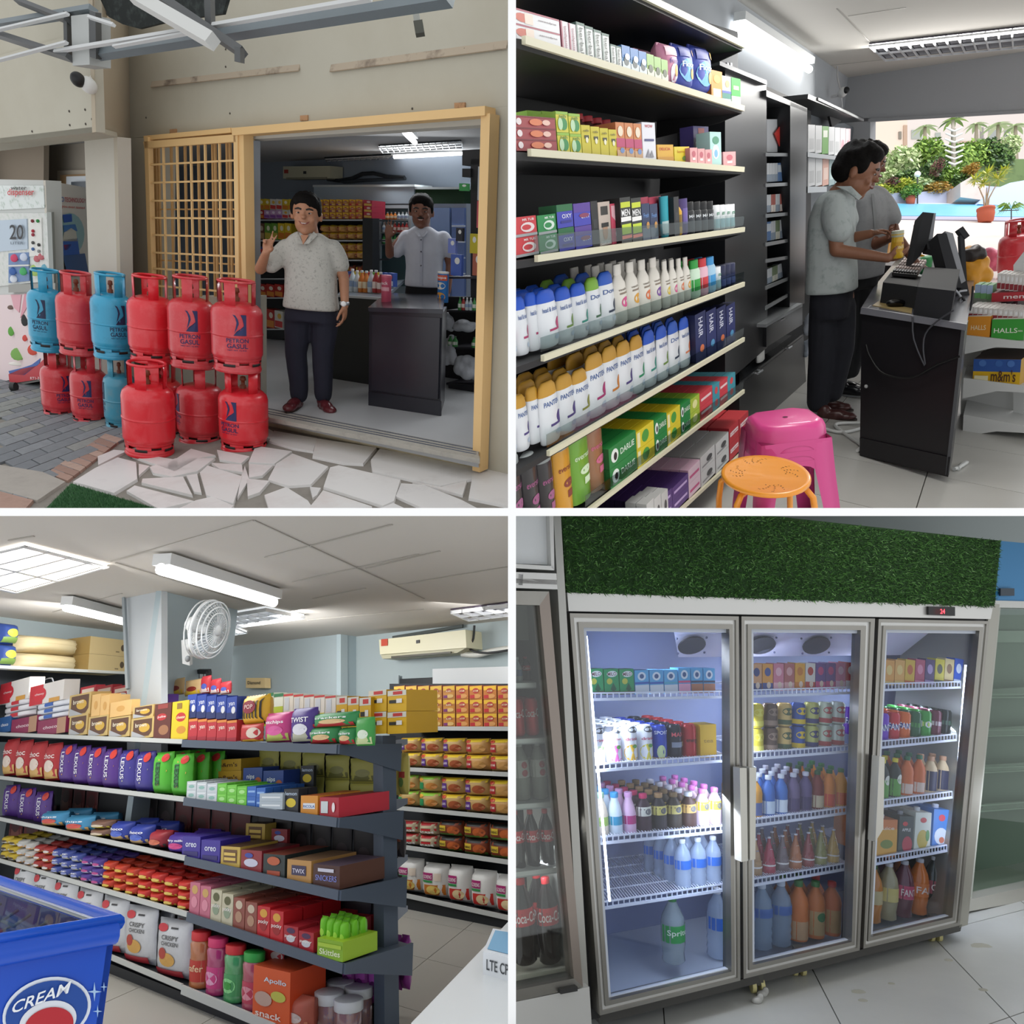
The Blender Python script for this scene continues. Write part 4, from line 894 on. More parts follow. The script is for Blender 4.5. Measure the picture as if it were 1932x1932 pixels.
# second man, behind the counter
p=Person(A,A.vplane(fA(800,708),hA),V((1,0,0)),(800,712),'man in white button shirt standing behind the black box counter')
p.head(795,400,40,yaw=.05,pitch=.05,skin=skn2,smile=True,mous=True)
J=p.j;b=p.skin
limb(b,[J(796,415,.02),J(797,436,.03)],[.052,.058])
loft(b,[(J(800,445,.03),.16,.085),(J(800,480,.03),.15,.1),(J(799,540,.03),.14,.1),(J(799,560,.03),.155,.1)])
for hp,kn,an in (((785,560),(785,630),(785,690)),((815,560),(815,630),(815,690))):limb(b,[J(*hp,.03),J(*kn,.0),J(*an,.04)],[.072,.05,.036])
e1_,w1_=J(737,479,-.06),J(738,447,-.16);limb(b,[J(764,445,.03),e1_],[.048,.038]);limb(b,[e1_,w1_],[.038,.026])
hand(b,w1_,V((.12,0,1)),V((0,-1,0)),V((1,0,0)),(.12,.08,.12,.2,.3),.95,.16)
e2_,w2_=J(848,500,.06),J(845,550,.0);limb(b,[J(838,448,.03),e2_],[.048,.038]);limb(b,[e2_,w2_],[.038,.027])
hand(b,w2_,V((.0,-.1,-1)),V((-1,-.3,0)),V((0,-1,.1)),(.35,.42,.5,.55,.3),.95)
p.finish()
b=MB();loft(b,[(J(797,427,.02),.07,.07),(J(798,436,.02),.13,.085),(J(799,449,.03),.18,.1),(J(800,475,.03),.172,.12),(J(800,505,.03),.162,.125),(J(799,530,.02),.165,.13),(J(799,541,.02),.17,.13)])
limb(b,[J(766,449,.03),J(757,462,.0),J(750,473,-.03)],[.066,.064,.06]);limb(b,[J(836,451,.03),J(843,464,.04),J(847,477,.05)],[.068,.064,.06])
sh=p.cloth('button_shirt',b,shirt2,label='white short-sleeved button shirt')
q=MB()
for sx in (-1,1):q.prism([J(797,446,-.08),J(797+sx*11,430,-.03),J(797+sx*14,436,-.04),J(797+sx*5,446,-.09)],V((0,-.01,0)),shirt2)
q.obj('collar',sh)
q=MB();q.bar(J(797,447,-.094),J(797,536,-.115),.022,.004,mat('#b4b7c4',.9));q.obj('placket',sh)
for y in (452,474,500,520):q=MB();q.ell(J(797,y,-.108),(.006,.005,.006),'#3a3a44',8,6);q.obj('button',sh)
b=MB();loft(b,[(J(799,532,.03),.155,.11),(J(799,548,.03),.165,.115),(J(799,560,.03),.17,.12)])
for hp,kn,an in (((784,560),(785,630),(785,700)),((815,560),(815,630),(815,700))):limb(b,[J(*hp,.03),J(*kn,.02),J(*an,.03)],[.1,.08,.068])
p.cloth('trousers',b,mat('#0e0e12',.9),smooth=4)
area_light('fluorescent_lamp',bw.off(-.3)(807,300),fA(680,720),1.2,.15,12,(.95,.98,1));area_light('fluorescent_lamp',cl(773,262)-A.N*.15,fA(740,760),1,.15,9,(.95,.98,1))
cutroom(set(bpy.data.objects)-MARK,-1,1)
MARK=set(bpy.data.objects)
# === upper right: toiletries shelf, till counter, view to the pool
B=Room(567,.035,1.5,(1040,-.08,1800,.06));DB=(1915,366);HB=(-475,450)
dB=B.dir(*DB);hB=B.dir(*HB);hB=hB if hB.x>0 else -hB
fB=B.floor();sp=B.vplane(fB(1406,885),dB);cabp=B.vplane(fB(1500,738),dB);lw=cabp.off(.5)
clB=Pl(lw(1600,146),B.N);ww=B.vplane(lw(1600,146),hB)
def up_(P,pl=None,d=None):return toplane(P,d or B.N,pl or clB)
gw=mat('#b4b9be',.85,noise=.1,scale=2)
La,Lb=lw(1150,400),lw(1600,146)
Lf=up_(Lb,fB);slab('wall_left_till',[up_(La,fB),Lf+dB*.3,Lb+dB*.3,up_(La)],.1,gw,dirv=lw.n,kind='structure')
# ceiling, floor tiles
Rc=Lb+hB*4.6
slab('ceiling_till',[up_(La),Lb-hB*.1,Rc+dB*.4+hB,Rc-dB*5+hB,up_(La)+hB*.5-dB*1],.08,mat('#dcd8d0',.9,noise=.1,scale=1),dirv=B.N,kind='structure')
for a,b_ in (((1582,14),(1640,78)),((1640,78),(1720,166)),((1600,30),(1916,6)),((1400,120),(1672,110))):
    pass
def tiles(rm,pl,org,u,v,nu,nv,su,sv,c,box,name='floor',gap=.006,kids='floor_tile'):
    base=slab(name,[org-V((0,0,0))-rm.N*.012,org+u*su*nu-rm.N*.012,org+u*su*nu+v*sv*nv-rm.N*.012,org+v*sv*nv-rm.N*.012],.1,mat('#77756f',.8),dirv=-rm.N,kind='structure')
    for i in range(nu):
        for j in range(nv):
            p=org+u*(i*su+gap/2)+v*(j*sv+gap/2);q=[p,p+u*(su-gap),p+u*(su-gap)+v*(sv-gap),p+v*(sv-gap)]
            if min(a.y for a in q)<.6:continue
            px=[px_of(a) for a in q]
            if max(a[0] for a in px)<box[0] or min(a[0] for a in px)>box[2] or max(a[1] for a in px)<box[1] or min(a[1] for a in px)>box[3]:continue
            t=MB();o=q[0].copy();t.prism([a-o for a in q],-rm.N*.012,c[(i*3+j*5) % len(c)]);t_=t.obj(kids,base);t_.location=o-base.location
    return base
ft=[mat(c,.3,noise=.25,scale=3,c2='#a4a39e') for c in ('#b9b8b3','#bcbbb6','#b6b5b0')]
tiles(B,fB,fB(1916,735)-hB*4.2-dB*4.2,hB,dB,9,10,.75,.75,ft,(1395,640,1945,970),'floor_till')
def ledge(name,pl,a,b_,th,c,par=None,up=0):return None
# window wall: beam over the opening and reveal
slab('wall_front_till',[ww(1588,128),ww(1960,94),ww(1960,209),ww(1588,232)],.15,mat('#b0b2b5',.85),dirv=ww.n,kind='structure')
slab('wall_front_till',[ww(1585,225),ww(1642,222),toplane(ww(1642,600),B.N,fB),Lf-hB*.25],.15,mat('#b0b2b5',.85),dirv=ww.n,kind='structure')
slab('trim_8',P4(ww.off(-.03),(1638,224),(1960,206),(1960,212),(1638,230)),.04,mat('#a4a6a9',.7),dirv=ww.n,kind='structure');slab('trim_9',P4(ww.off(.12),(1640,236),(1646,236),(1646,640),(1640,640)),.05,mat('#cbb495',.7),dirv=ww.n,kind='structure')
for a,b_ in (((1579,16),(1641,78)),((1641,78),(1671,108)),((1600,30),(1710,14)),((1568,123),(1668,112))):
    A_,B_=clB(*a),clB(*b_);q=MB();q.bar(A_-B.N*.001,B_-B.N*.001,.008,.004,'#aaa69e',up=B.N);q.obj('trim_10',kind='structure')
tube_lamp(lw.off(-.06),(1394,52),(1527,131),.03,'lit tube light on the left wall above the black cabinets',B.N)
louvre(clB,(1640,80),(1935,47),(1935,82),(1670,108),12,2,B.N,'chrome louvre ceiling light above the till',th=.035,cell='#5a5660')
cc=empty('security_camera',(0,0,0),None,label='white security camera in the corner near the window',cat='camera');P=lw.off(-.15)(1590,174)
q=MB();q.ell(P,(.045,.06,.045),'#e4e4e2',14,10);q.tube([P+V((-.02,.05,.0)),P+V((-.06,.12,.02))],.015,'#ddd');q.obj('housing',cc)
q=MB();q.ell(P+V((.015,-.045,-.005)),(.032,.03,.032),'#17181a',12,8);q.obj('lens',cc)
q=MB();q.tube([P+V((0,.05,.04)),P+V((-.02,.08,.2)),P+V((-.02,.08,.33))],.008,'#ccc');q.tube([P+V((.01,.05,-.03)),P+V((.03,.08,-.1)),P+V((.0,.08,-.2))],.006,'#ddd');q.obj('cable',cc)
# ---- shelf unit
su=empty('shelf_unit',(0,0,0),None,label='tall black shelf unit with cream price rails holding toiletries',cat='shelf')
bk=mat('#131315',.55);cream=mat('#d8d3b8',.5)
bp=sp.off(.45);slab('back_panel',P4(bp,(930,-80),(1392,60),(1392,900),(930,1500)),.03,bk,su,dirv=sp.n)
for x in (1372,1378):slab('upright',P4(sp.off(.4),(x,118),(x+4,119),(x+4,800),(x,800)),.03,mat('#3a3b3d',.4,.4),su,dirv=sp.n)
BD=[((1150,-36),(1401,86)),((984,76),(1400,205)),((995,288),(1400,320)),((1008,488),(1401,433)),((1020,676),(1401,536)),((1031,855),(1401,640)),((1104,965),(1401,738)),((1240,1000),(1410,843))]
def by(k,x):(x0,y0),(x1,y1)=BD[k];return y0+(y1-y0)*(x-x0)/(x1-x0)
for k,(a,b_) in enumerate(BD):
    A_,B_=sp(*a),sp(*b_);A2=sp(960 if k<6 else a[0]-30,by(k,960 if k<6 else a[0]-30))
    q=MB();q.prism([A2,B_,B_+sp.n*.43,A2+sp.n*.43],-B.N*.02,bk);q.obj('shelf_board',su)
    q=MB();q.prism([A_+B.N*.009,B_+B.N*.011,B_-B.N*.011,A_-B.N*.009],-sp.n*.012,cream);q.obj('price_rail',su)
    q=MB();q.prism([B_-B.N*.02,B_+sp.n*.4-B.N*.02,B_+sp.n*.4-B.N*.09,B_+sp.n*.1-B.N*.05],-dB*.01,bk);q.obj('bracket',su)
    if k in (3,4,5,6):
        q=MB();L=A_.lerp(B_,.0);q.prism([L+B.N*.018,B_+B.N*.018,B_+B.N*.06,L+B.N*.06],-sp.n*.003,glass_mat('#dfe6e6',.08));q.obj('acrylic_lip',su)
def brow(k,x0,x1,h0,h1,items,where,off=.02,lift=0,**kw):
    pl=sp.off(off);a,b_=by(k,x0)-5-lift,by(k,x1)-5-lift
    row(B,pl,dB,(x0,a,a-h0),(x1,b_,b_-h1),items,where,**kw)
def C(nm,*a,**k):D[nm]=carton(nm if False else k.pop('n','carton'),*a,**k)
C('tp','#dfe0e2',[('r',-.5,.88,.5,1,'#a3465a'),('e',-.35,.45,.16,.3,'#c9624e'),('r',-.3,.1,-.12,.8,'#ead8c8'),('t','sensodyne',0,.48,.42,.62,'#5d4650')],n='toothpaste_box',side='#c8cacd')
C('pk','#e4dde0',[('r',-.5,0,-.34,1,'#b05a70'),('t','toothpaste',-.2,.1,.2,.85,'#8c4a5e',1)],n='toothpaste_box',side='#a85468',top='#a3465a')
C('gnw','#dfe3e1',[('r',-.5,.93,.5,1,'#2f5e52'),('r',-.5,0,-.4,1,'#3e6c60'),('t','herbal',-.2,.08,.2,.85,'#3c4844',1)],n='toothpaste_box',side='#35564c',top='#2f5e4c')
C('bls','#6f9cc8',[('r',-.5,.5,.5,1,'#3f78b8'),('r',-.5,0,.5,.35,'#cfd9dc'),('e',0,.38,.3,.2,'#4a5558'),('e',.1,.55,.3,.14,'#dce6ee')],n='soap_box',side='#3f6ea0',top='#3a7fd0')
C('grs','#a5c27c',[('r',-.5,.5,.5,1,'#8ab55a'),('r',-.5,0,.5,.35,'#d4dac6'),('e',0,.38,.3,.18,'#4f5a44')],n='soap_box',side='#7a9a55',top='#8fc04c')
D['pou_p']=pouch('refill_pouch','#d98fae',[('e',.05,.3,.3,.22,'#e8e0ec'),('e',.15,.35,.14,.14,'#e8a23c'),('r',-.4,.68,.4,.9,'#f0c8d4'),('t','fresh',-.3,.5,.3,.62,'#5a4a9c')],crimp='#e8a8c0')
D['pou_b']=pouch('refill_pouch','#4656b4',[('e',-.05,.42,.38,.25,'#6fb4e0'),('e',.2,.35,.13,.12,'#e8a23c'),('r',-.4,.7,.1,.9,'#2f3f9c'),('t','Floor',-.35,.48,.3,.6,'#f4f6fa'),('e',.3,.8,.1,.08,'#e0b03c')],crimp='#3a3f98')
C('ora','#d98c2c',[('r',-.35,.05,.35,.35,'#e8d8c0'),('e',0,.7,.3,.15,'#e8b050')],n='carton',side='#b06a20');C('whb','#dcdde6',[('r',-.5,.1,.5,.32,'#2f7a6a'),('r',-.5,.32,.5,.42,'#4a5aa8'),('e',.1,.7,.25,.15,'#d8b070')],n='carton');C('gre','#2fa03c',[('r',-.5,0,.5,.3,'#d8e4d8'),('r',-.3,.55,.3,.7,'#e0e8a0')],n='carton',side='#1f7a2a')
w1='second toiletries board'
brow(1,972,1061,56,56,[(D['tp'],'white toothpaste box with red top edge','toothpaste',1)],w1,layers=2,d=.05)
brow(1,1061,1090,58,58,[(D['pk'],'pink and white narrow toothpaste box','toothpaste',2)],w1,d=.15)
brow(1,1090,1152,66,58,[(D['gnw'],'dark green and white upright box','toothpaste',4)],w1,d=.15)
brow(1,1153,1174,42,42,[(D['gnw'],'short green-white box','toothpaste',2)],w1,d=.1)
brow(1,1174,1221,48,46,[(D['bls'],'blue soap box','soap',3)],w1,d=.12)
brow(1,1221,1261,46,43,[(D['grs'],'pale green soap box','soap',3)],w1,d=.12)
brow(1,1259,1287,86,84,[(D['pou_p'],'pink refill pouch','pouch',1)],w1,d=.08,back=3)
brow(1,1285,1317,92,92,[(D['pou_b'],'blue refill pouch left of its twin','pouch',1)],w1,d=.08)
brow(1,1316,1352,100,98,[(D['pou_b'],'blue refill pouch leaning beside orange box','pouch',1)],w1,d=.08,back=3)
brow(1,1342,1364,54,52,[(D['ora'],'small orange carton','carton',1)],w1);brow(1,1362,1380,48,48,[(D['whb'],'small white carton with blue band','carton',1)],w1);brow(1,1380,1398,50,50,[(D['gre'],'small bright green carton','carton',1)],w1)
C('rdb','#9c3a40',[('r',-.5,.9,.5,1,'#7a2a34'),('e',-.4,.5,.06,.3,'#e8dcdc'),('e',0,.5,.16,.3,'#d87a50'),('e',.25,.5,.1,.25,'#e8c0b0')],n='tea_box',side='#6c2630',top='#a84450')
C('gyb','#cfc83a',[('r',-.5,.86,.5,1,'#8fb83a'),('e',.1,.4,.3,.3,'#2f8a4a'),('e',-.2,.4,.2,.3,'#b8d8b0'),('t','teh',-.3,.7,.3,.85,'#3f7a2a')],n='tea_box',side='#7fa83a',top='#8fc03a')
C('ylb','#c9bb22',[('r',-.2,.55,.3,.66,'#3a3a20'),('e',.05,.5,.15,.1,'#e8e4c8'),('t','cafe',-.3,.78,.3,.86,'#6a6420')],n='coffee_box',side='#a89a1c',top='#d8cc3a')
C('orb','#c97a40',[('r',-.5,.3,.5,.55,'#b83a6a'),('e',0,.75,.3,.15,'#e8d8c0'),('r',-.5,0,.5,.22,'#c8a078'),('e',.1,.2,.25,.08,'#6a8ac0')],n='drink_mix_box',side='#a85c34',top='#d88a3a')
C('wbx','#dfe0e8',[('t','WOW',-.3,.86,.3,.94,'#c8303c'),('r',-.36,.5,.36,.56,'#44487a'),('p',[(-.3,.08),(-.1,.3),(0,.1),(.15,.26),(.3,.06)],'#8a8a94')],n='carton',side='#c8cad4')
C('yob','#d8a62c',[('t','DELICIA',-.38,.65,.3,.82,'#c8442c'),('r',-.5,0,.5,.25,'#c8922c')],n='carton',side='#b8861f',top='#e0b83c');C('ygb','#d8c22c',[('t','lemon',-.3,.6,.4,.78,'#c88a1c'),('e',.2,.25,.2,.16,'#6a8a3c')],n='carton',top='#e8d44a')
C('pkb','#d89a9c',[('e',0,.6,.25,.2,'#b85a68'),('r',-.2,.2,.2,.35,'#f0dcd8')],n='soap_box',side='#b87880',top='#e0b0b0');C('pwb','#4a3f86',[('r',-.5,0,.5,.3,'#c8d8e0'),('r',-.2,.72,.2,.95,'#b83a34'),('t','DELUX',-.4,.45,.4,.58,'#e8e4f4')],n='carton');C('lbb','#a8d0cc',[('e',0,.4,.3,.22,'#e8f0ec'),('e',0,.75,.3,.12,'#3f8a6c'),('e',0,.35,.16,.12,'#78b0e0')],n='carton')
w2='third toiletries board'
brow(2,972,1054,66,64,[(D['rdb'],'maroon tea box','tea',1)],w2,layers=3,d=.1);brow(2,1000,1053,76,78,[(D['gyb'],'green tea box behind maroon boxes','tea',2)],w2,off=.14,d=.08)
brow(2,1053,1099,80,76,[(D['gyb'],'yellow-green tea pack','tea',2)],w2,layers=2,d=.1)
D['redcap']=bottle('sauce_jar',FAT,'#4a2420',(.4,.7,'#2a2a2a'),'#a82a34',.34,.86)
brow(2,1098,1166,82,72,[(D['redcap'],'dark jar with red cap behind yellow boxes','jar',4)],w2,off=.13,d=.05)
brow(2,1099,1166,58,52,[(D['ylb'],'yellow coffee box','coffee',4)],w2,d=.1)
brow(2,1164,1213,68,68,[(D['orb'],'orange and magenta drink box','drink mix',3)],w2,d=.1);brow(2,1213,1239,72,72,[(D['wbx'],'white carton with red lettering','carton',1)],w2,d=.1)
brow(2,1240,1272,32,31,[(D['yob'],'amber carton with red letters','carton',1)],w2,d=.1);brow(2,1272,1302,31,29,[(D['ygb'],'yellow carton beside amber one','carton',1)],w2,d=.1)
brow(2,1309,1339,73,71,[(D['pwb'],'purple carton standing behind pink boxes','carton',1)],w2,off=.1);brow(2,1302,1344,30,28,[(D['pkb'],'dusty pink soap box','soap',3)],w2,off=0,d=.06);brow(2,1340,1362,64,62,[(D['lbb'],'pale teal carton near the end','carton',1)],w2);brow(2,1364,1389,28,26,[(D['pkb'],'last pale pink soap box at the unit end','soap',1)],w2)
C('t3r','#c8363e',[('t','MR TUB',-.1,.78,.4,.9,'#f0e4e4'),('e',.1,.45,.3,.25,'#e8d8d8'),('e',.05,.45,.2,.14,'#c8363e'),('r',-.5,0,.5,.14,'#9fa3a5')],n='tub_pack',side='#9c2c34');C('t3g','#1f8a48',[('t','MR TUB',-.1,.78,.4,.9,'#e4f0e8'),('e',.1,.45,.3,.25,'#d8e8dc'),('e',.05,.45,.2,.14,'#1f8a48'),('r',-.5,0,.5,.14,'#9fa3a5')],n='tub_pack',side='#176a38')
C('t3b','#3b3fb0',[('r',-.5,.7,.5,1,'#1f6a3c'),('t','OXY',-.2,.4,.4,.58,'#e8e8f4'),('r',-.3,.2,.4,.3,'#2a2c88')],n='tub_pack',side='#1f5a34');C('t3p','#3f3fb4',[('r',-.5,.6,.5,1,'#5a3c9a'),('t','OXY',-.1,.32,.45,.5,'#e8e8f4'),('e',.1,.45,.3,.1,'#8a3a5c')],n='tub_pack',side='#4a2f80')
C('t3k','#17181c',[('r',-.3,.4,.3,.6,'#2a2c30')],n='face_wash_box');C('t3f','#c4b4a8',[('r',-.3,.7,.3,.9,'#33302c'),('e',0,.32,.22,.2,'#c09478'),('r',-.3,.42,.3,.52,'#1c1a18'),('t','CLEAR SKIN',-.4,.02,.4,.1,'#eee')],n='face_wash_box');C('t3q','#d8546c',[('p',[(-.45,.95),(.45,.95),(.1,.4),(-.2,.6),(-.45,.7)],'#eeb8c0'),('e',0,.25,.2,.1,'#f0c8d0')],n='face_wash_box')
C('t3m','#1e2220',[('r',-.45,.78,.45,.9,'#c8d42c'),('t','MEN',-.4,.6,.4,.74,'#f4f4f4'),('r',-.48,.48,.48,.58,'#f0f0ee'),('r',-.45,.2,.45,.42,'#c8dc30'),('r',-.48,.1,.48,.18,'#d87a6a')],n='face_wash_pack',side='#161816');C('t3n','#24355c',[('r',-.5,0,.5,.35,'#6a7486'),('t','Fresh',-.3,.62,.35,.74,'#6f9ad8'),('e',.2,.4,.2,.1,'#d89a4c')],n='face_wash_pack')
D['t3z']=turned('face_wash_tube',[(.3,0),(.44,.02),(.48,.2),(.5,1)],'#d8566e',[('r',-.5,.1,.5,.4,'#e8c8cc')],sq=.5);D['t3t']=turned('face_wash_tube',[(.3,0),(.44,.02),(.48,.2),(.5,1)],'#2fa8b8',[('r',-.5,.1,.5,.4,'#cfe4e4')],sq=.5);D['t3y']=turned('face_wash_tube',[(.4,0),(.48,.05),(.5,.8),(.35,.95)],'#d8a41c',[('r',-.3,.3,.3,.7,'#8a6a1c')]);D['t3v']=turned('face_wash_tube',[(.4,0),(.48,.05),(.5,.95)],'#5a4a86',[('r',-.3,.3,.3,.7,'#7a6ab0')])
D['drk']=bottle('deodorant_can',[(.45,0),(.5,.03),(.5,.7),(.4,.76)],'#23262a',(.1,.5,'#3c4046'),'#16171a',.44,.74,[('t','MAN',-.3,.5,.3,.6,'#d8dce0')]);D['rol']=bottle('roll_on',[(.4,0),(.48,.04),(.46,.5),(.49,.55)],'#dfe6e8',(.1,.45,'#a8c8d0'),'#eef0f2',.46,.52,[('t','nv',-.2,.6,.2,.72,'#3a8a6a')])
w3='fourth toiletries board'
for a in ((972,1018,74,76,'t3r','red tub pack',2),(1018,1054,74,72,'t3g','green tub pack',2),(1055,1086,90,86,'t3b','blue and green tub pack',2),(1086,1119,88,84,'t3p','blue and purple tub pack',2),(1119,1132,88,86,'t3k','narrow black face wash box',1),(1132,1155,84,82,'t3f','face wash box with a portrait',1),(1155,1178,78,76,'t3q','pink face wash box',1)):
    brow(3,a[0],a[1],a[2],a[3],[(D[a[4]],a[5],'toiletry',1)],w3,layers=a[6],d=.06,lift=2)
brow(3,1173,1213,90,82,[(D['t3m'],'black and lime MEN pack','toiletry',2)],w3,off=.0,d=.06);brow(3,1213,1243,72,66,[(D['t3n'],'navy and grey face wash pack','toiletry',2)],w3,off=.03)
brow(3,1214,1262,84,80,[(D['t3z'],'coral pink tube behind navy packs','toiletry',2)],w3,off=.06);brow(3,1262,1274,80,78,[(D['t3t'],'teal face wash tube','toiletry',1)],w3);brow(3,1273,1283,76,74,[(D['t3k'],'black tube box right of teal tube','toiletry',1)],w3);brow(3,1281,1293,58,56,[(D['t3y'],'yellow sunscreen tube','toiletry',1)],w3);brow(3,1292,1303,74,72,[(D['t3v'],'violet tall tube','toiletry',1)],w3)
brow(3,1303,1352,62,56,[(D['drk'],'black deodorant bottle','deodorant',4)],w3);brow(3,1353,1391,48,44,[(D['rol'],'white roll-on deodorant','deodorant',4)],w3)
def sham(nm,cap,acc,word='care',capr=.43,z=.78,slant=True):
    b=MB();pr=SHAM;parts=[]
    nme,me,parts=turned('shampoo_bottle',[(.4,0),(.47,.03),(.5,.15),(.5,.5),(.46,.74),(.42,.8)],mat('#e3e6ea',.3,coat=.3),[('r',-.1,.28,.5,.32,acc),('e',.32,.4,.18,.1,acc),('t',word,-.3,.62,.45,.7,'#3f5f9c'),('e',.2,.16,.14,.05,'#b8c4d4')],([(.43,.78),(.45,.8),(.4,.93),(.25,1),(0,1)],cap),'flip_cap',sq=.5)
    D[nm]=(nme,me,parts)
sham('shb','#1f55c4','#b03a68','head & shoulders');sham('shg','#1f55c4','#6a8a3a','head & shoulders');sham('sht','#1f55c4','#2f8a7a','head & shoulders');sham('shc','#7fb03c','#3f6a4a','Dove');sham('shd','#2a5cc0','#23304a','Dove');sham('sho','#2158c8','#d87a4c','head & shoulders')
sham('gdp','#c89632','#4a3a7a','PANTENE');sham('gdr','#c89632','#a8286a','PANTENE');sham('gdo','#c89632','#c87a2a','PANTENE');sham('gdg','#c89632','#1f8a5c','PANTENE');sham('gdy','#c89632','#8a8a3a','PANTENE')
def lot(nm,acc):D[nm]=turned('lotion_bottle',[(.42,0),(.49,.03),(.5,.5),(.44,.68),(.25,.8),(.22,.84)],mat('#e6e1d6',.35),[('e',.12,.36,.26,.09,acc),('r',-.2,.5,.4,.53,'#8a7a6a'),('t','vaseline',-.25,.56,.3,.6,'#6a5c50')],cap0(.24,.83,'#e9e4da'),'screw_cap',sq=.6)
for n_,c_ in (('lp','#d8508c'),('lo','#e0a02c'),('lr','#e0703c'),('lv','#7a4aa0'),('ly','#e0c02c')):lot(n_,c_)
for n_,c_,k_ in (('cg','#cfe8d0','#2fa040'),('cr','#e8b8c8','#d0343c'),('cb','#a8cfe8','#3f9ad8')):D[n_]=bottle('baby_oil_bottle',[(.44,0),(.5,.04),(.5,.7),(.4,.78)],c_,(.2,.5,k_),k_,.36,.76)
D['nb']=bottle('roll_on',[(.4,0),(.48,.04),(.46,.5),(.49,.55)],'#2c3560',(.1,.4,'#44508a'),'#23284a',.46,.5)
w4='fifth toiletries board'
brow(4,968,1038,112,112,[(D['shb'],'white shampoo bottle with blue cap, crimson mark','shampoo',3)],w4,d=.07,back=1,lift=8)
brow(4,1037,1075,112,110,[(D['shb'],'front blue-capped shampoo with crimson mark','shampoo',1)],w4,d=.08,off=0,lift=4,back=2);brow(4,1071,1102,110,106,[(D['shg'],'blue-capped shampoo with olive mark','shampoo',1)],w4,d=.08,back=2);brow(4,1100,1129,106,104,[(D['sht'],'blue-capped shampoo with teal mark','shampoo',1)],w4,d=.08,back=2)
brow(4,1128,1153,108,104,[(D['shc'],'white shampoo with lime cap','shampoo',1)],w4,d=.08,back=2);brow(4,1150,1179,110,106,[(D['shd'],'white shampoo with blue cap and black mark','shampoo',1)],w4,d=.08,back=2)
brow(4,1176,1262,116,100,[(D['lp'],'cream lotion bottle with pink mark','lotion',1),(D['lo'],'cream lotion bottle with amber mark','lotion',1),(D['lr'],'cream lotion bottle with orange mark','lotion',1),(D['lv'],'cream lotion bottle with violet mark','lotion',1)],w4,d=.08,back=2)
brow(4,1262,1313,90,80,[(D['ly'],'slim lotion bottle with yellow mark','lotion',1),(D['lp'],'slim lotion bottle with pink mark','lotion',1),(D['lr'],'slim lotion bottle with orange mark','lotion',1),(D['lo'],'slim lotion bottle, last','lotion',1)],w4,d=.06,back=2)
brow(4,1312,1356,72,64,[(D['cg'],'clear oil bottle with green cap','oil',1),(D['cr'],'pink oil bottle with red cap','oil',1),(D['cb'],'pale blue oil bottle with blue cap','oil',1)],w4,d=.05,back=1)
brow(4,1356,1365,42,42,[(D['rol'],'small white bottle beside blue oil','deodorant',1)],w4);brow(4,1365,1392,42,38,[(D['nb'],'navy roll-on','deodorant',3)],w4)
w5='sixth toiletries board'
brow(5,966,1040,104,108,[(D['gdp'],'white gold-capped shampoo at far left','shampoo',3)],w5,d=.07,back=3,lift=16)
brow(5,1038,1075,118,116,[(D['gdp'],'front gold-capped shampoo with purple mark','shampoo',1)],w5,d=.07,off=0,back=3);brow(5,1069,1104,116,110,[(D['gdp'],'second gold-capped shampoo with purple mark','shampoo',1)],w5,d=.07,back=2);brow(5,1098,1130,108,104,[(D['gdy'],'gold-capped shampoo with olive mark','shampoo',1)],w5,d=.07,back=2)
brow(5,1124,1160,122,118,[(D['gdr'],'tall gold-capped shampoo with magenta mark','shampoo',1)],w5,d=.07,back=2);brow(5,1155,1185,120,114,[(D['gdo'],'gold-capped shampoo with amber mark','shampoo',1)],w5,d=.07,back=2);brow(5,1181,1209,114,110,[(D['gdp'],'third gold-capped shampoo with purple mark','shampoo',1)],w5,d=.07,back=2);brow(5,1206,1231,110,106,[(D['gdg'],'gold-capped shampoo with green mark','shampoo',1)],w5,d=.07,back=2)
brow(5,1228,1313,108,90,[(D['sht'],'blue-capped shampoo with teal mark','shampoo',1),(D['shg'],'blue-capped shampoo with olive mark','shampoo',1),(D['shd'],'blue-capped shampoo with dark mark','shampoo',1),(D['sho'],'blue-capped shampoo with orange mark','shampoo',1)],w5,d=.06,back=2)
C('nvb','#20285c',[('t','HAIR',-.2,.5,.2,.9,'#d8dcec',1),('e',.1,.25,.2,.08,'#d8764c')],n='hair_colour_box',side='#181e48');C('nvc','#232b64',[('t','HAIR',-.2,.5,.2,.9,'#d8dcec',1),('e',.1,.25,.2,.08,'#5a9ac8')],n='hair_colour_box',side='#181e48')
brow(5,1313,1388,92,68,[(D['nvb'],'navy box with orange mark','hair colour',1),(D['nvc'],'navy box with blue mark','hair colour',1),(D['nvb'],'navy box with orange mark','hair colour',1),(D['nvc'],'navy box with blue mark','hair colour',1)],w5,d=.06)
w6='seventh toiletries board'
def wash(nm,c,t):D[nm]=turned('body_wash_bottle',[(.46,0),(.5,.02),(.5,.84),(.46,.9)],mat(c,.3,coat=.3),[('t','eversoft',-.3,.62,.4,.7,t),('e',.1,.45,.24,.06,t),('r',0,.25,.3,.35,t)],([(.46,.88),(.46,.97),(.4,1),(0,1)],'#9aa0a0'),'cap',sq=.6)
wash('wk','#2a2629','#a8608c');wash('wo','#d89a20','#8a3a2c');wash('wg','#6fa82c','#d8ecc8');wash('wb','#9a6a48','#d06a8c')
row(B,sp.off(.0),dB,(978,1035,857),(1066,990,853),[(D['wk'],'black body wash bottle with grey cap','body wash',3)],w6,d=.08)
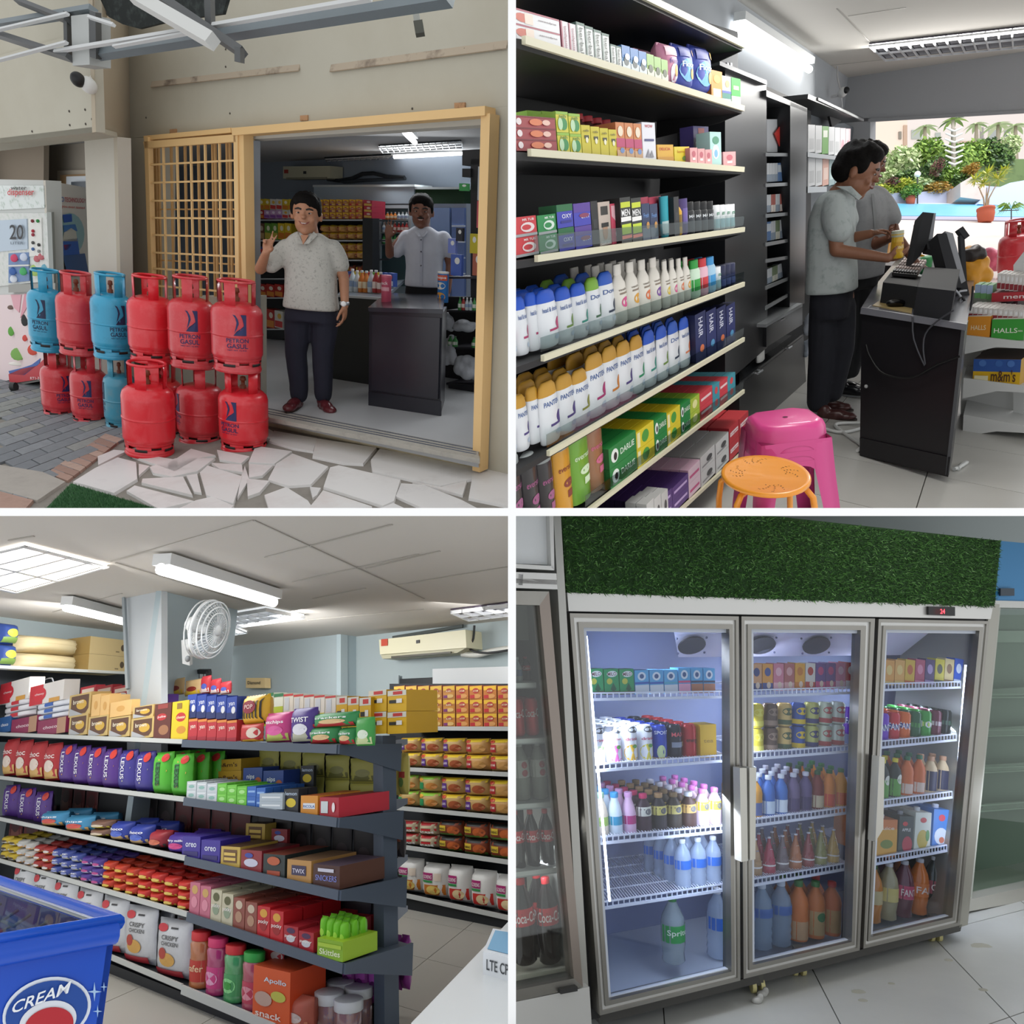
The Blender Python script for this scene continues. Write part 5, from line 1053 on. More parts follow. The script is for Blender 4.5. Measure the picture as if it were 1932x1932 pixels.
row(B,sp.off(.0),dB,(1067,985,838),(1098,962,826),[(D['wo'],'amber body wash bottle','body wash',1)],w6,d=.08);row(B,sp.off(.0),dB,(1096,958,818),(1131,934,806),[(D['wg'],'green body wash bottle','body wash',1)],w6,d=.08);row(B,sp.off(.0),dB,(1127,934,800),(1156,914,790),[(D['wb'],'brown body wash bottle','body wash',1)],w6,d=.08)
C('sgr','#1a7f3c',[('e',-.3,.5,.13,.34,'#e8f0ea'),('e',-.28,.45,.06,.2,'#222'),('t','DARLIE',-.1,.35,.42,.65,'#e0f0e0')],n='toothpaste_box',side='#14602c',top='#2f9a48');C('syl','#d8c82c',[('e',0,.5,.2,.34,'#4a9a3c'),('r',-.46,.1,-.3,.9,'#e8e4b0')],n='toothpaste_box',side='#c8b020',top='#e0c61c');C('syg','#a8c03a',[('e',0,.5,.25,.3,'#e8e8a0')],n='toothpaste_box',top='#8fb83a');C('srd','#cc3c48',[('r',-.4,.4,.4,.6,'#f0d4d4')],n='toothpaste_box',side='#a82f3a',top='#d84a54');C('stl','#3f94a4',[('e',0,.5,.2,.3,'#d8484c')],n='toothpaste_box',side='#2f7a88',top='#4fa8b8')
for x0,x1,k_,lb in ((1152,1203,'sgr','green toothpaste box at row front'),(1203,1236,'syl','yellow toothpaste box beside front green'),(1236,1260,'sgr','green toothpaste box between yellows'),(1260,1285,'syl','second yellow toothpaste box'),(1285,1304,'sgr','third green toothpaste box'),(1303,1321,'syg','lime toothpaste box'),(1321,1345,'srd','red toothpaste box'),(1345,1359,'stl','teal toothpaste box'),(1358,1374,'srd','second red toothpaste box'),(1373,1388,'stl','second teal toothpaste box')):
    h_=78-(x0-1152)*.175;brow(6,x0,x1,h_,h_-(x1-x0)*.17,[(D[k_],lb,'toothpaste',1)],w6,layers=2,d=.045,back=6 if x0<1340 else 4,off=0,gap=.02)
w7='bottom toiletries board'
C('ppl','#5a3a80',[('r',-.4,.4,.4,.6,'#c8b0e0')],n='toothpaste_box',side='#3a2458',top='#4a2f6c');C('pwh','#dfc8d4',[('r',-.4,.3,.4,.5,'#c85a8a')],n='toothpaste_box',side='#c8a0b4',top='#e0b8cc');C('whc','#c8c9c8',[('e',.1,.5,.2,.2,'#4a4a4c'),('r',-.4,.2,.3,.3,'#8a8a8c')],n='medicine_box',top='#b8b8b6',side='#a8a8a6');C('rdc','#b82a34',[('r',-.4,.4,.4,.65,'#f0e4e4'),('t','Colgate',-.36,.43,.36,.6,'#b82a34')],n='toothpaste_carton',side='#9c222c',top='#c83a40')
brow(7,1236,1300,46,44,[(D['ppl'],'purple toothpaste box','toothpaste',2)],w7,d=.045,back=6,layers=2,off=0,gap=.02);brow(7,1222,1262,60,50,[(D['whc'],'pale tube box in front corner','toothpaste',3)],w7,d=.045,back=1,off=-.06)
brow(7,1300,1322,50,48,[(D['pwh'],'pink and white toothpaste box','toothpaste',1)],w7,d=.045,back=6,layers=2,off=0,gap=.02)
brow(7,1322,1376,52,50,[(D['whc'],'white medicine box','medicine',2)],w7,d=.1,back=1,layers=2,off=0);brow(7,1376,1413,56,54,[(D['rdc'],'red and white carton','toothpaste',2)],w7,d=.12,back=1,layers=2,off=0)
brow(7,1300,1362,116,92,[(D['whc'],'white medicine box stacked behind','medicine',4)],w7,off=.2,d=.14,layers=3);brow(7,1362,1406,84,74,[(D['rdc'],'red carton stacked behind white ones','toothpaste',2)],w7,off=.25,d=.14,layers=2)
# ---- black cabinets
k1=empty('black_cabinet',(0,0,0),None,label='tall plain black cabinet at the end of the toiletries shelf',cat='cabinet')
bk2=mat('#1b1c1f',.3,noise=.1,scale=3)
slab('front_panel',P4(cabp,(1368,121),(1446,155),(1448,655),(1368,725)),.4,bk2,k1,dirv=cabp.n);slab('top_board',P4(cabp.off(-.03),(1358,115),(1447,152),(1447,160),(1358,123)),.45,mat('#3c3e40',.3),k1,dirv=cabp.n)
k2=empty('display_cabinet',(0,0,0),None,label='open black cabinet with silver-edged shelves of small packs',cat='cabinet')
slab('back_panel',P4(cabp.off(.3),(1440,160),(1530,200),(1530,640),(1440,700)),.03,mat('#0d0d0f',.6),k2,dirv=cabp.n)
slab('stile',P4(cabp.off(-.02),(1491,192),(1523,206),(1518,572),(1490,590)),.3,bk2,k2,dirv=cabp.n)
slab('top_rail',P4(cabp.off(-.02),(1446,170),(1523,204),(1523,212),(1446,182)),.3,mat('#333537',.3),k2,dirv=cabp.n)
silv=mat('#a9adb0',.3,.6)
for y0,y1 in ((290,291),(348,346),(406,402),(460,452),(491,484),(542,523),(580,553)):
    slab('shelf',[cabp(1445,y0),cabp(1493,y1),cabp(1493,y1)+cabp.n*.22,cabp(1445,y0)+cabp.n*.22],.012,bk2,k2,dirv=-B.N)
    slab('shelf_edge',P4(cabp.off(-.005),(1445,y0+5),(1492,y1+4),(1492,y1-2),(1445,y0-2)),.01,silv,k2,dirv=cabp.n)
C('cgw','#c8ccd0',[('r',-.5,0,.5,.4,'#8a98a8')],n='small_pack');C('cgb','#5a7aa8',[('r',-.5,.5,.5,.9,'#c8d0d8')],n='small_pack');C('cgr','#a85a50',[('r',-.5,0,.5,.4,'#d8d0c8')],n='small_pack');C('cgg','#7a8a6c',[('r',-.5,0,.5,.4,'#d0d0c4')],n='small_pack')
for y0,y1,h0,nm,its in ((343,341,34,'second',('cgw','cgw','cgb','cgb')),(401,397,32,'third',('cgw','cgr','cgw','cgr','cgg')),(455,447,34,'fourth',('cgb','cgw','cgg','cgw','cgb')),(537,518,26,'sixth',('cgw','cgg','cgw','cgw'))):
    row(B,cabp.off(.03),dB,(1446,y0,y0-h0),(1487,y1,y1-h0+2),[(D[i],{'cgw':'white','cgb':'blue','cgr':'red','cgg':'grey'}[i]+' small pack','pack',1) for i in its for _ in (0,1)],nm+' shelf of display cabinet',d=.05)
q=slab('red_box',P4(cabp.off(.06),(1447,225),(1488,225),(1488,287),(1447,287)),.05,'#c9ccd0',label='white gift pack with red ribbon shape in the cabinet top',cat='pack',dirv=cabp.n)
q.name='gift_pack';b=MB();[b.prism([cabp.off(.05)(*a) for a in pts],-cabp.n*.006,c_) for pts,c_ in (([(1460,252),(1475,232),(1486,226),(1486,240),(1472,255),(1486,272),(1486,286),(1472,282)],'#c8322c'),([(1474,256),(1486,244),(1486,266)],'#3c3f4a'))];b.obj('ribbon',q).location=-q.location
bu=empty('base_cabinet',(0,0,0),None,label='low black base cabinet with silver handles behind the pink stool',cat='cabinet');bf=cabp
slab('front',P4(bf,(1395,835),(1521,722),(1516,634),(1395,728)),.3,bk2,bu,dirv=cabp.n);slab('ledge',[bf.off(-.02)(1395,722),bf.off(-.02)(1517,628),bf.off(.2)(1517,606),bf.off(.2)(1395,690)],.02,mat('#232427',.25),bu,dirv=-B.N)
slab('drawer_edge',P4(cabp.off(-.06),(1445,612),(1514,572),(1514,578),(1445,618)),.2,silv,bu,dirv=cabp.n)
slab('drawer',P4(cabp.off(-.02),(1446,618),(1514,578),(1514,612),(1446,655)),.2,bk2,bu,dirv=cabp.n)
for x,y in ((1476,603),(1490,656),(1434,702)):
    q=MB();P=bf.off(-.04)(x,y);q.tube([P-dB*.06,P+dB*.06],.008,silv);q.tube([P-dB*.05,P-dB*.05+bf.n*.04],.006,silv);q.tube([P+dB*.05,P+dB*.05+bf.n*.04],.006,silv);q.obj('handle',bu)
D['pill']=bottle('pill_bottle',[(.4,0),(.48,.05),(.48,.7),(.4,.76)],'#dcdcd8',None,'#c83a3a',.42,.72);place(B,D['pill'],bf,dB,1441,681,655,xw=11,d=.05,label='small white bottle with red cap on the black ledge',cat='bottle')
# ---- shelf beyond the cabinets
k3=empty('wall_shelf',(0,0,0),None,label='black wall shelf with packs beyond the cabinets, near the window',cat='shelf');wp=cabp.off(.12)
slab('board',[wp(1524,186),wp(1629,229),wp(1629,229)+cabp.n*.35,wp(1524,186)+cabp.n*.3],.03,mat('#2a2b2d',.4),k3,dirv=B.N);slab('board_edge',P4(wp.off(-.01),(1544,184),(1630,225),(1630,229),(1544,189)),.02,mat('#8c8e8e',.4),k3,dirv=cabp.n)
slab('bracket',P4(wp.off(.15),(1562,205),(1600,220),(1570,240)),.02,'#151515',k3,dirv=cabp.n);slab('rail_board',P4(wp.off(.0),(1524,287),(1602,298),(1602,304),(1524,296)),.2,silv,k3,dirv=cabp.n);slab('rail_board',P4(wp,(1524,352),(1560,352),(1560,362),(1524,364)),.2,silv,k3,dirv=cabp.n)
slab('panel',P4(wp.off(.25),(1520,200),(1610,240),(1600,640),(1520,700)),.03,mat('#6f767c',.6),k3,dirv=cabp.n)
C('bkw','#d0d2d4',[('r',-.35,.1,.35,.5,'#b8babc')],n='booklet');C('bkg','#5d9a3c',[('r',-.35,.6,.35,.85,'#e0e4d8')],n='booklet');C('bkp','#d8c4c8',[('e',0,.4,.3,.2,'#c89aa4')],n='booklet');C('bkt','#8fa8ac',[('r',-.35,.2,.35,.6,'#b8d0d0')],n='booklet');C('bko','#d0a090',[('r',-.35,.2,.35,.6,'#e0c4b8')],n='booklet')
row(B,wp.off(.02),dB,(1524,286,238),(1604,296,252),[(D['bkw'],'white card pack','pack',2),(D['bkg'],'green card pack','pack',1),(D['bkw'],'white card pack','pack',2),(D['bkp'],'pink card pack','pack',2)],'upper row of wall shelf',d=.04)
row(B,wp.off(.02),dB,(1524,351,298),(1596,348,304),[(D['bkw'],'white slim case','pack',2),(D['bko'],'salmon slim case','pack',1),(D['bkt'],'teal slim case','pack',2),(D['bkp'],'pink slim case','pack',1)],'lower row of wall shelf',d=.04)
# --- outside: pool terrace and garden
def dpl(z):return Pl((0,z,0),(0,1,0))     # upright plane z metres away
def pl3(a,b_,c):return Pl(a,(b_-a).cross(c-a))
def R3(px,py,z):return ray(px,py)*z
G1,G2,G3=R3(1650,520,8.2),R3(1916,520,8.2),R3(1780,384,20)
gr_=pl3(G1,G2,G3);gn=gr_.n if gr_.n.z>0 else -gr_.n
slab('terrace',P4(gr_.off(0),(1600,560),(2000,560),(2000,380),(1600,380)),.1,mat('#cfc4bd',.9,noise=.2,scale=2,c2='#c0b0a8'),dirv=-gn,kind='structure')
slab('pool',[p+gn*.03 for p in P4(gr_,(1640,409),(1990,412),(1990,389),(1640,386))],.04,mat('#62b4dc',.3,noise=.3,scale=2,c2='#8cccea'),label='light blue swimming pool beyond the paved terrace',cat='pool',dirv=-gn)
slab('pool_kerb',[p+gn*.035 for p in P4(gr_,(1640,386),(1990,389),(1990,382),(1640,380))],.05,mat('#cfd2d6',.8),dirv=-gn,kind='structure')
slab('terrace_border',[p+gn*.02 for p in P4(gr_,(1640,414),(1990,420),(1990,412),(1640,409))],.02,mat('#9b97a8',.8),dirv=-gn,kind='structure')
gp2=dpl(19.6)
slab('garden_wall',P4(gp2,(1640,383),(1990,387),(1990,360),(1850,350),(1740,362),(1640,366)),.4,mat('#a9aec4',.9),dirv=(0,1,0),kind='structure')
slab('waterfall_rock',P4(dpl(19),(1812,372),(1860,378),(1860,335),(1835,332),(1812,345)),.8,mat('#c6b5ad',.95,noise=.4,scale=2,c2='#a5948c',bump=.5),label='pale pink rock wall between shrubs beyond the pool',cat='rock',dirv=(0,1,0))
slab('slide_wall',P4(dpl(18.8),(1845,385),(1990,392),(1990,330),(1905,345),(1870,360)),.6,mat('#b4c3dc',.8),label='pale blue sloping pool wall at right',cat='wall',dirv=(0,1,0))
slab('hedge_bank',P4(dpl(22),(1600,385),(2020,385),(2020,300),(1600,300)),.3,mat('#5d7048',.95,noise=.8,scale=2,c2='#34452c',bump=.6),dirv=(0,1,0),label='planted bank behind the shrubs',cat='hedge')
def facade(name,z,x0,y0,x1,y1,c,label,wins=(),wc='#8c8478'):
    e=slab(name,P4(dpl(z),(x0,y1),(x1,y1),(x1,y0),(x0,y0)),2,mat(c,.9),dirv=(0,1,0),label=label,cat='building')
    for a in wins:
        w=slab('window',P4(dpl(z-.06),(a[0],a[3]),(a[2],a[3]),(a[2],a[1]),(a[0],a[1])),.05,mat(a[4] if len(a)>4 else wc,.5),dirv=(0,1,0));w.parent=e;w.location=w.location-e.location
facade('apartment_block',34,1625,150,1712,330,'#efdccb','cream apartment block at the left of the window view',((1696,248,1701,262),(1705,236,1712,300,'#c4a68f')))
facade('apartment_block',40,1712,150,2100,345,'#f2e6df','pale pink apartment block behind the palms, right part',((1720,245,1740,262,'#b8bdb4'),(1765,250,1775,262,'#b8bdb4'),(1850,240,1856,262,'#a09a96'),(1866,245,1880,262,'#b0b4b0'),(1896,240,1905,262,'#a8a8a6'),(1880,285,1900,300,'#9aa09c'),(1800,266,1930,269,'#d4b8a4'),(1820,300,1840,312,'#b4b0aa')))
slab('low_wall',P4(dpl(24),(1640,335),(1700,330),(1700,308),(1640,308)),.3,mat('#c9c8a8',.9,noise=.6,scale=2,c2='#9aa58a'),dirv=(0,1,0),label='low pale garden wall at the window left',cat='wall')
rl=random.Random(21)
LEAF={}
def leafmesh(key,cols,n,leaf,elong=1):
    if (key) in LEAF:return LEAF[key]
    b=MB();r=random.Random(hash(key) % 1000 if not isinstance(key,str) else sum(map(ord,key)))
    for i in range(n):
        while True:
            p=V((r.uniform(-1,1),r.uniform(-1,1),r.uniform(-1,1)))
            if .35<p.length<1:break
        p *= .75+.35*abs(math.sin(p.x*5+p.z*7));d=V((r.gauss(0,1),r.gauss(0,1),r.gauss(0,1))).normalized();u=d.orthogonal().normalized();w=d.cross(u)*elong;s=leaf*r.uniform(.6,1.3)
        b.add([p-u*s*.5,p+w*s,p+u*s*.5,p-w*s],[(0,1,2,3)],cols[r.randrange(len(cols))])
    LEAF[key]=b.mesh('foliage');return LEAF[key]
FK={'g':('#6d9038','#88a84a','#4f6f30','#9dbb58'),'d':('#40602f','#55763a','#2f4826','#6a8a48'),'y':('#a9b83a','#c4c84a','#8aa03a','#d4cf5c'),'p':('#7a4a48','#94605a','#5a3a38','#6d7a48'),'l':('#a8bd84','#bccb94','#8aa468','#cdd6aa'),'o':('#c0923f','#a8843c','#8a7a3c','#d0a850')}
def shrub(x,y,rx,ry,k,z,label,stem=True,n=900):
    P=R3(x,y,z);sx,sz=rx*z/F,ry*z/F
    e=empty('shrub',P-V((0,0,sz)),None,label=label,cat='shrub')
    o=bpy.data.objects.new('foliage',leafmesh(k,FK[k],n,.17));COL.objects.link(o);o['kind']='stuff';o.parent=e;o.location=(0,0,sz);o.scale=(sx,max(sx,.4)*.8,sz)
    q=MB();q.tube([(0,0,-sz*.2),(0,0,sz*.9)],[.05,.03],'#5b4a38',6);q.obj('stem',e);return e
for a in ((1700,305,34,26,'l',21,'broad pale shrub below the cream block'),(1750,285,30,24,'g',21.5,'rounded green shrub in the middle distance'),(1800,297,32,26,'g',21,'bright bushy shrub right of centre'),(1840,290,26,26,'g',22,'tall green shrub before the right block'),(1862,282,26,20,'d',22,'dark green treetop at right'),(1670,335,26,16,'l',20.5,'light low shrub near the window edge'),(1712,340,26,18,'d',20,'dark shrub left of the lamp post'),(1765,325,24,24,'d',20.2,'dark shrub behind the red plant'),(1795,335,22,20,'g',20,'mid-green shrub left of the rock'),(1812,345,18,16,'d',19.7,'small dark shrub beside the rock'),(1735,352,26,14,'l',19.8,'pale feathery shrub over the pots'),(1700,352,22,14,'y',19.7,'yellow-green low shrub by the pool wall'),(1765,358,28,12,'o',19.7,'brownish ornamental shrub above the pool wall'),(1670,360,18,12,'y',19.7,'small yellow shrub at far left pool edge'),(1830,322,12,12,'o',19.5,'orange-leaved plant above the rock'),(1768,316,7,14,'p',19.5,'slim dark red plant among green shrubs'),(1680,348,12,10,'p',19.6,'dark purple plant near the window edge'),(1880,300,30,24,'d',22,'shadowy shrub behind the yellow tree'),(1905,275,20,20,'l',24,'hazy shrub at the right edge')):shrub(*a)
for i,(x,y,h,r,z,lb) in enumerate(((1745,240,50,24,26,'pale palm left of the white-trunked tree'),(1798,226,90,26,25,'tall palm with pale ribbed trunk in the window centre'),(1842,235,60,22,27,'slim palm right of the ribbed palm'),(1883,236,70,30,26,'palm before the right block'),(1916,238,70,26,25,'palm cut by the right edge'))):
    P=R3(x,y,z);e=empty('palm_tree',P-V((0,0,h*z/F)),None,label=lb,cat='palm');H=h*z/F;Rr=r*z/F
    q=MB();q.tube([(0,0,0),(0,0,H)],[.09,.05],mat('#b3aaa0' if i==1 else '#8f8674',.9),8);q.obj('trunk',e)
    for k in range(9):
        a=k*2*math.pi/9+i;q=MB();sp_=[V((math.cos(a)*Rr*t,math.sin(a)*Rr*t,H+Rr*(.5*t-.85*t*t))) for t in (0,.25,.5,.75,1)];sd=V((-math.sin(a),math.cos(a),0))
        vs=[p+sd*w*s_*Rr+V((0,0,-abs(w*Rr)*.5 if w else 0)) for p,w in zip(sp_,(.02,.13,.16,.12,.01)) for s_ in (-1,0,1)]
        q.add(vs,[(j*3+m_,j*3+m_+1,j*3+m_+4,j*3+m_+3) for j in range(4) for m_ in (0,1)],FK['l'][k % 4] if i != 1 else FK['g'][k % 4]);q.obj('frond',e)
e=empty('ribbed_tree',R3(1800,345,20.6),None,label='white striped palm trunk among the shrubs',cat='palm')
for k in range(9):
    q=MB();z_=(100-k*10.5)*20.6/F;w_=(.3-.018*abs(k-3));q.tube([(-w_*.9,0,z_+.06),(0,0,z_-.04),(w_*.9,0,z_+.06)],[.02,.035,.02],'#dcdcd8',6);q.obj('rib',e)
q=MB();q.tube([(0,.03,0),(0,.03,1.5)],.06,'#7a7468',8);q.obj('trunk',e)
e=empty('lamp_post',R3(1731,384,19.3),None,label='thin lamp post with round white globe before the shrubs',cat='lamp')
q=MB();q.tube([(0,0,0),(0,0,.7)],.018,'#2f3431',6);q.obj('pole',e);q=MB();q.ell((0,0,.76),(.08,.08,.08),'#f4f4f2',12,8);q.obj('globe',e)
def pot(x,yb,w,h,z,label,pat=True):
    P=gr_(x,yb);z=P.y;e=empty('flower_pot',P,None,label=label,cat='pot');s=z/F
    q=MB();q.lathe([(.3*w*s,0),(.42*w*s,.1*h*s),(.5*w*s,.6*h*s),(.48*w*s,.85*h*s),(.52*w*s,.88*h*s),(.52*w*s,h*s),(.44*w*s,h*s)],mat('#b4553a',.7,noise=.8 if pat else .2,scale=30/(w*s),c2='#7c5a4c'),18,cy=0);q.obj('pot_body',e)
    q=MB();q.lathe([(0,.9*h*s),(.46*w*s,.9*h*s)],'#4a3628',14,cy=0);q.obj('soil',e);return e,s
e,s_=pot(1860,420,30,27,14,'large patterned terracotta pot on the terrace')
e2,s2=pot(1718,387,16,16,17.5,'small terracotta pot at the pool edge left');pot(1741,384,12,10,18.2,'dark small pot behind the small terracotta pot')
shrub(1718,362,18,12,'g',gr_(1718,387).y,'leafy plant growing in the small terracotta pot')
shrub(1741,364,12,12,'y',gr_(1741,384).y,'yellow plant in the dark pot by the pool')
zt=gr_(1860,420).y;t=empty('yellow_tree',R3(1860,394,zt),None,label='small yellow-leaved tree growing from the patterned pot',cat='tree');q=MB()
for dx,dz in ((-.14,.42),(.02,.4),(.2,.46),(.08,.5)):q.tube([(dx*.15,0,-.02),(dx*.3,0,.2),(dx,0,dz)],[.018,.014,.008],'#9c8468',6)
q.obj('stem',t)
for i,(dx,dz,r) in enumerate(((-.2,.55,.18),(.02,.66,.2),(.24,.56,.2),(.34,.72,.16),(-.05,.48,.15))):
    for k in range(5):
        q=MB()
        for m_ in range(10):
            a=rl.uniform(0,6.28);el=rl.uniform(-.5,.9);L=r*rl.uniform(.7,1.1);d=V((math.cos(a)*math.cos(el),math.sin(a)*math.cos(el),math.sin(el)));w=d.cross(V((0,0,1))).normalized()*.016
            c0=V((dx,0,dz));q.add([c0,c0+d*L*.5+w,c0+d*L,c0+d*L*.5-w],[(0,1,2,3)],FK['y'][m_ % 4])
        o=q.obj('leaf_rosette',t,kind='stuff')
t.scale=(zt/14,)*3;t=empty('fern_plant',R3(1908,400,12),None,label='green feathery plant at the right edge of the window view',cat='plant');q=MB()
for m_ in range(60):
    a=rl.uniform(0,6.28);L=rl.uniform(.15,.3);d=V((math.cos(a),math.sin(a)*.5,rl.uniform(-.2,.4)));w=V((0,0,.012));q.add([V((0,0,.05)),d*L*.5+w+V((0,0,.1)),d*L,d*L*.5-w+V((0,0,.1))],[(0,1,2,3)],FK['g'][m_ % 4])
q.obj('frond',t,kind='stuff');q=MB();q.tube([(-.0,0,-.4),(0,0,.05)],.01,'#4a4a48',6);q.tube([(-.2,0,.02),(.12,0,.03)],.008,'#555',6);q.obj('stand',t)
e=empty('yellow_slide',R3(1700,490,8.4),None,label='yellow plastic play slide outside behind the second man',cat='slide');q=MB()
sl=[R3(x,y,z) for x,y,z in ((1684,428,9.2),(1692,445,9.0),(1705,462,8.8),(1722,474,8.6),(1745,482,8.5))];o_=R3(1700,490,8.4);wd=V((.02,.35,.02))
for p_,q_ in zip(sl,sl[1:]):q.prism([p_-o_,q_-o_,q_-o_-V((0,0,.35)),p_-o_-V((0,0,.45))],V((0,.04,0)),mat('#f0b41c',.35));q.prism([p_-o_-V((0,0,.12)),q_-o_-V((0,0,.12)),q_-o_+wd-V((0,0,.14)),p_-o_+wd-V((0,0,.14))],V((0,0,-.03)),mat('#d89a18',.35))
q.obj('chute',e);q=MB();q.prism([R3(x,y,9.3)-o_ for x,y in ((1664,500),(1680,500),(1688,428),(1676,440))],V((0,.3,0)),mat('#e0552c',.5));q.obj('ladder_side',e)
# --- till counter and white side rack
tc=empty('till_counter',(0,0,0),None,label='black till counter with grey edged top in front of the two men',cat='counter')
cfp=A  # placeholder
hC=B.dir(300,610);hC=hC if hC.x>0 else -hC
cB=B.vplane(fB(1622,859),hC);blkc=mat('#17171a',.35,noise=.15,scale=3,c2='#241b22')
slab('front_panel',P4(cB,(1622,859),(1789,900),(1821,621),(1626,588)),.35,blkc,tc,dirv=dB)
slab('plinth_strip',P4(cB.off(-.012),(1622,858),(1788,898),(1793,863),(1622,826)),.012,blkc,tc,dirv=dB)
slab('side_panel',[cB(1790,896),cB(1790,896)+dB*.3,up_(cB(1821,621)+dB*.3,Pl(cB(1821,621),B.N)),cB(1821,621)],.02,blkc,tc,dirv=V((-1,0,0)))
slab('top_edge',P4(cB.off(-.02),(1623,592),(1823,624),(1824,612),(1626,580)),.03,mat('#7c7d84',.3,.2),tc,dirv=dB)
ct=Pl(cB(1824,612),B.N)
slab('worktop',P4(ct,(1624,582),(1824,613),(1840,520),(1700,480),(1650,540)),.03,mat('#5f6068',.2),tc,dirv=-B.N)
slab('back_counter',P4(ct.off(0),(1655,500),(1760,505),(1765,485),(1668,482)),.5,mat('#1a1618',.35),tc,dirv=-B.N)
q=MB();q.ell(cB.off(-.01)(1634,729),(.012,.008,.012),'#8c8c8c',10,6);q.obj('lock',tc)
def topz(x,y,h=0):return ct(x,y)+B.N*h
def onct(name,quad,h,c,label,cat,h2=None,**kw):
    """box standing on the worktop: quad = near-left, near-right, far-right, far-left feet in pixels"""
    P=[ct(*a) for a in quad];o=P[0].copy();hs=h if isinstance(h,(list,tuple)) else [h]*4
    b=MB();P=[p-o for p in P];T=[p+B.N*q_ for p,q_ in zip(P,hs)]
    b.add(P+T,[(3,2,1,0),(4,5,6,7),(0,1,5,4),(1,2,6,5),(2,3,7,6),(3,0,4,7)],c);ob=b.obj(name,label=label,cat=cat,**kw);ob.location=o;return ob
dkp=mat('#222327',.75,noise=.1)
pr1=onct('cash_drawer',((1660,572),(1724,583),(1735,560),(1676,548)),.13,dkp,'flat dark till drawer under the keyboard','drawer')
pr2=onct('receipt_printer',((1722,596),(1791,607),(1800,570),(1735,562)),(.16,.16,.2,.2),dkp,'dark receipt printer at the counter corner','printer')
q=MB();q.prism([V((.04,-.0,.17)),V((.17,0,.17)),V((.2,.08,.19)),V((.07,.08,.19))],V((0,0,.01)),'#8d8d92');o=q.obj('lid',pr2)
kb=empty('keyboard',topz(1700,535,.14),None,label='keyboard with pale brown keys on the till drawer',cat='keyboard');Pk=[topz(x,y,.14)-topz(1700,535,.14) for x,y in ((1676,560),(1722,566),(1742,532),(1700,526))]
q=MB();q.prism(Pk,B.N*.02,'#2c2a2c');q.obj('base',kb)
for i in range(9):
    for j in range(5):
        u,v=(i+.12)/9,(j+.12)/5;f_=lambda u,v:Pk[0].lerp(Pk[1],u).lerp(Pk[3].lerp(Pk[2],u),v)+B.N*.02
        q=MB();q.prism([f_(u,v),f_(u+.08,v),f_(u+.08,v+.15),f_(u,v+.15)],B.N*.012,'#a8938a' if j else '#2c2a2c');q.obj('key',kb)
onct('mouse_pad',((1646,577),(1720,592),(1722,572),(1662,566)),.004,'#a8925f','tan mouse pad on the counter corner','mouse pad')
q=MB();q.ell((0,0,.02),(.06,.035,.025),mat('#101012',.25),16,10);o=q.obj('computer_mouse',label='black computer mouse on the tan pad',cat='mouse');o.location=topz(1690,580,.006)
onct('paper_tray',((1738,538),(1796,540),(1790,520),(1742,520)),.012,'#b9bcc0','white paper lying behind the receipt printer','paper')
def scr(name,z,poly,back,label,stand):
    e=empty(name,R3(*poly[0],z),None,label=label,cat='monitor');o=R3(*poly[0],z)
    q=MB();q.prism([R3(x,y,z)-o for x,y in poly],V((.03,.16,0)),dkp);q.obj('screen_case',e)
    q=MB();q.prism([R3(x,y,z+.02)-o for x,y in back],V((.02,.22,0)),mat('#8f9196',.4));q.obj('back_shell',e)
    q=MB();q.prism([R3(x,y,z+.06)-o for x,y in stand],V((.02,.1,0)),dkp);q.obj('stand',e);return e
scr('monitor',5.25,[(1721,498),(1737,482),(1752,452),(1762,402),(1741,400)],[(1750,402),(1766,402),(1760,450),(1744,452)],'dark till monitor seen edge-on, left of two',[(1745,440),(1775,455),(1778,475),(1750,470)])
scr('monitor',5.0,[(1794,542),(1816,543),(1786,440),(1768,441)],[(1783,436),(1798,440),(1822,530),(1812,536)],'dark tilted till monitor, right of two',[(1778,552),(1830,560),(1822,520),(1800,520)])
e=empty('customer_display',R3(1816,535,5.1),None,label='small dark display on a thin pole behind the right monitor',cat='display');o=R3(1816,535,5.1)
q=MB();q.bar(R3(1818,534,5.1)-o,R3(1813,445,5.1)-o,.03,.03,dkp);q.obj('pole',e);q=MB();q.bar(R3(1809,432,5.1)-o,R3(1822,450,5.1)-o,.04,.04,dkp);q.obj('screen_case',e)
def cable(name,pts,r,c,label,cat='cable',z=None,pl=None):
    P=[(pl or dpl(z))(x,y) for x,y in pts];o=P[0].copy();PP=[]
    for i in range(len(P)-1):
        p0,p1,p2,p3=P[max(i-1,0)],P[i],P[i+1],P[min(i+2,len(P)-1)]
        for t in (0,.33,.66):PP.append(.5*((2*p1)+(p2-p0)*t+(2*p0-5*p1+4*p2-p3)*t*t+(3*p1-p0-3*p2+p3)*t**3))
    PP.append(P[-1]);q=MB();q.tube([p-o for p in PP],r,c,6);ob=q.obj(name,label=label,cat=cat);ob.location=o;return ob
cF=cB.off(-.03)
cable('cable',((1634,650),(1640,670),(1660,700),(1690,712),(1722,712),(1755,695),(1775,685),(1812,672)),.006,'#0a0a0b','black cable hanging in a low loop across the counter front',pl=cF)
cable('cable',((1722,598),(1724,640),(1745,690),(1742,660),(1746,630),(1768,606),(1800,585)),.005,'#3a3b40','grey cable dropping from the printer down the counter front',pl=cF)
cable('cable',((1800,545),(1812,560),(1806,578),(1820,570),(1808,552),(1824,548)),.007,'#b8bac0','tangle of pale cables beside the printer',z=4.85)
cable('cable',((1790,552),(1802,575),(1815,560),(1830,585),(1836,540)),.007,'#1a1a1c','tangle of black cables beside the printer',z=4.8)
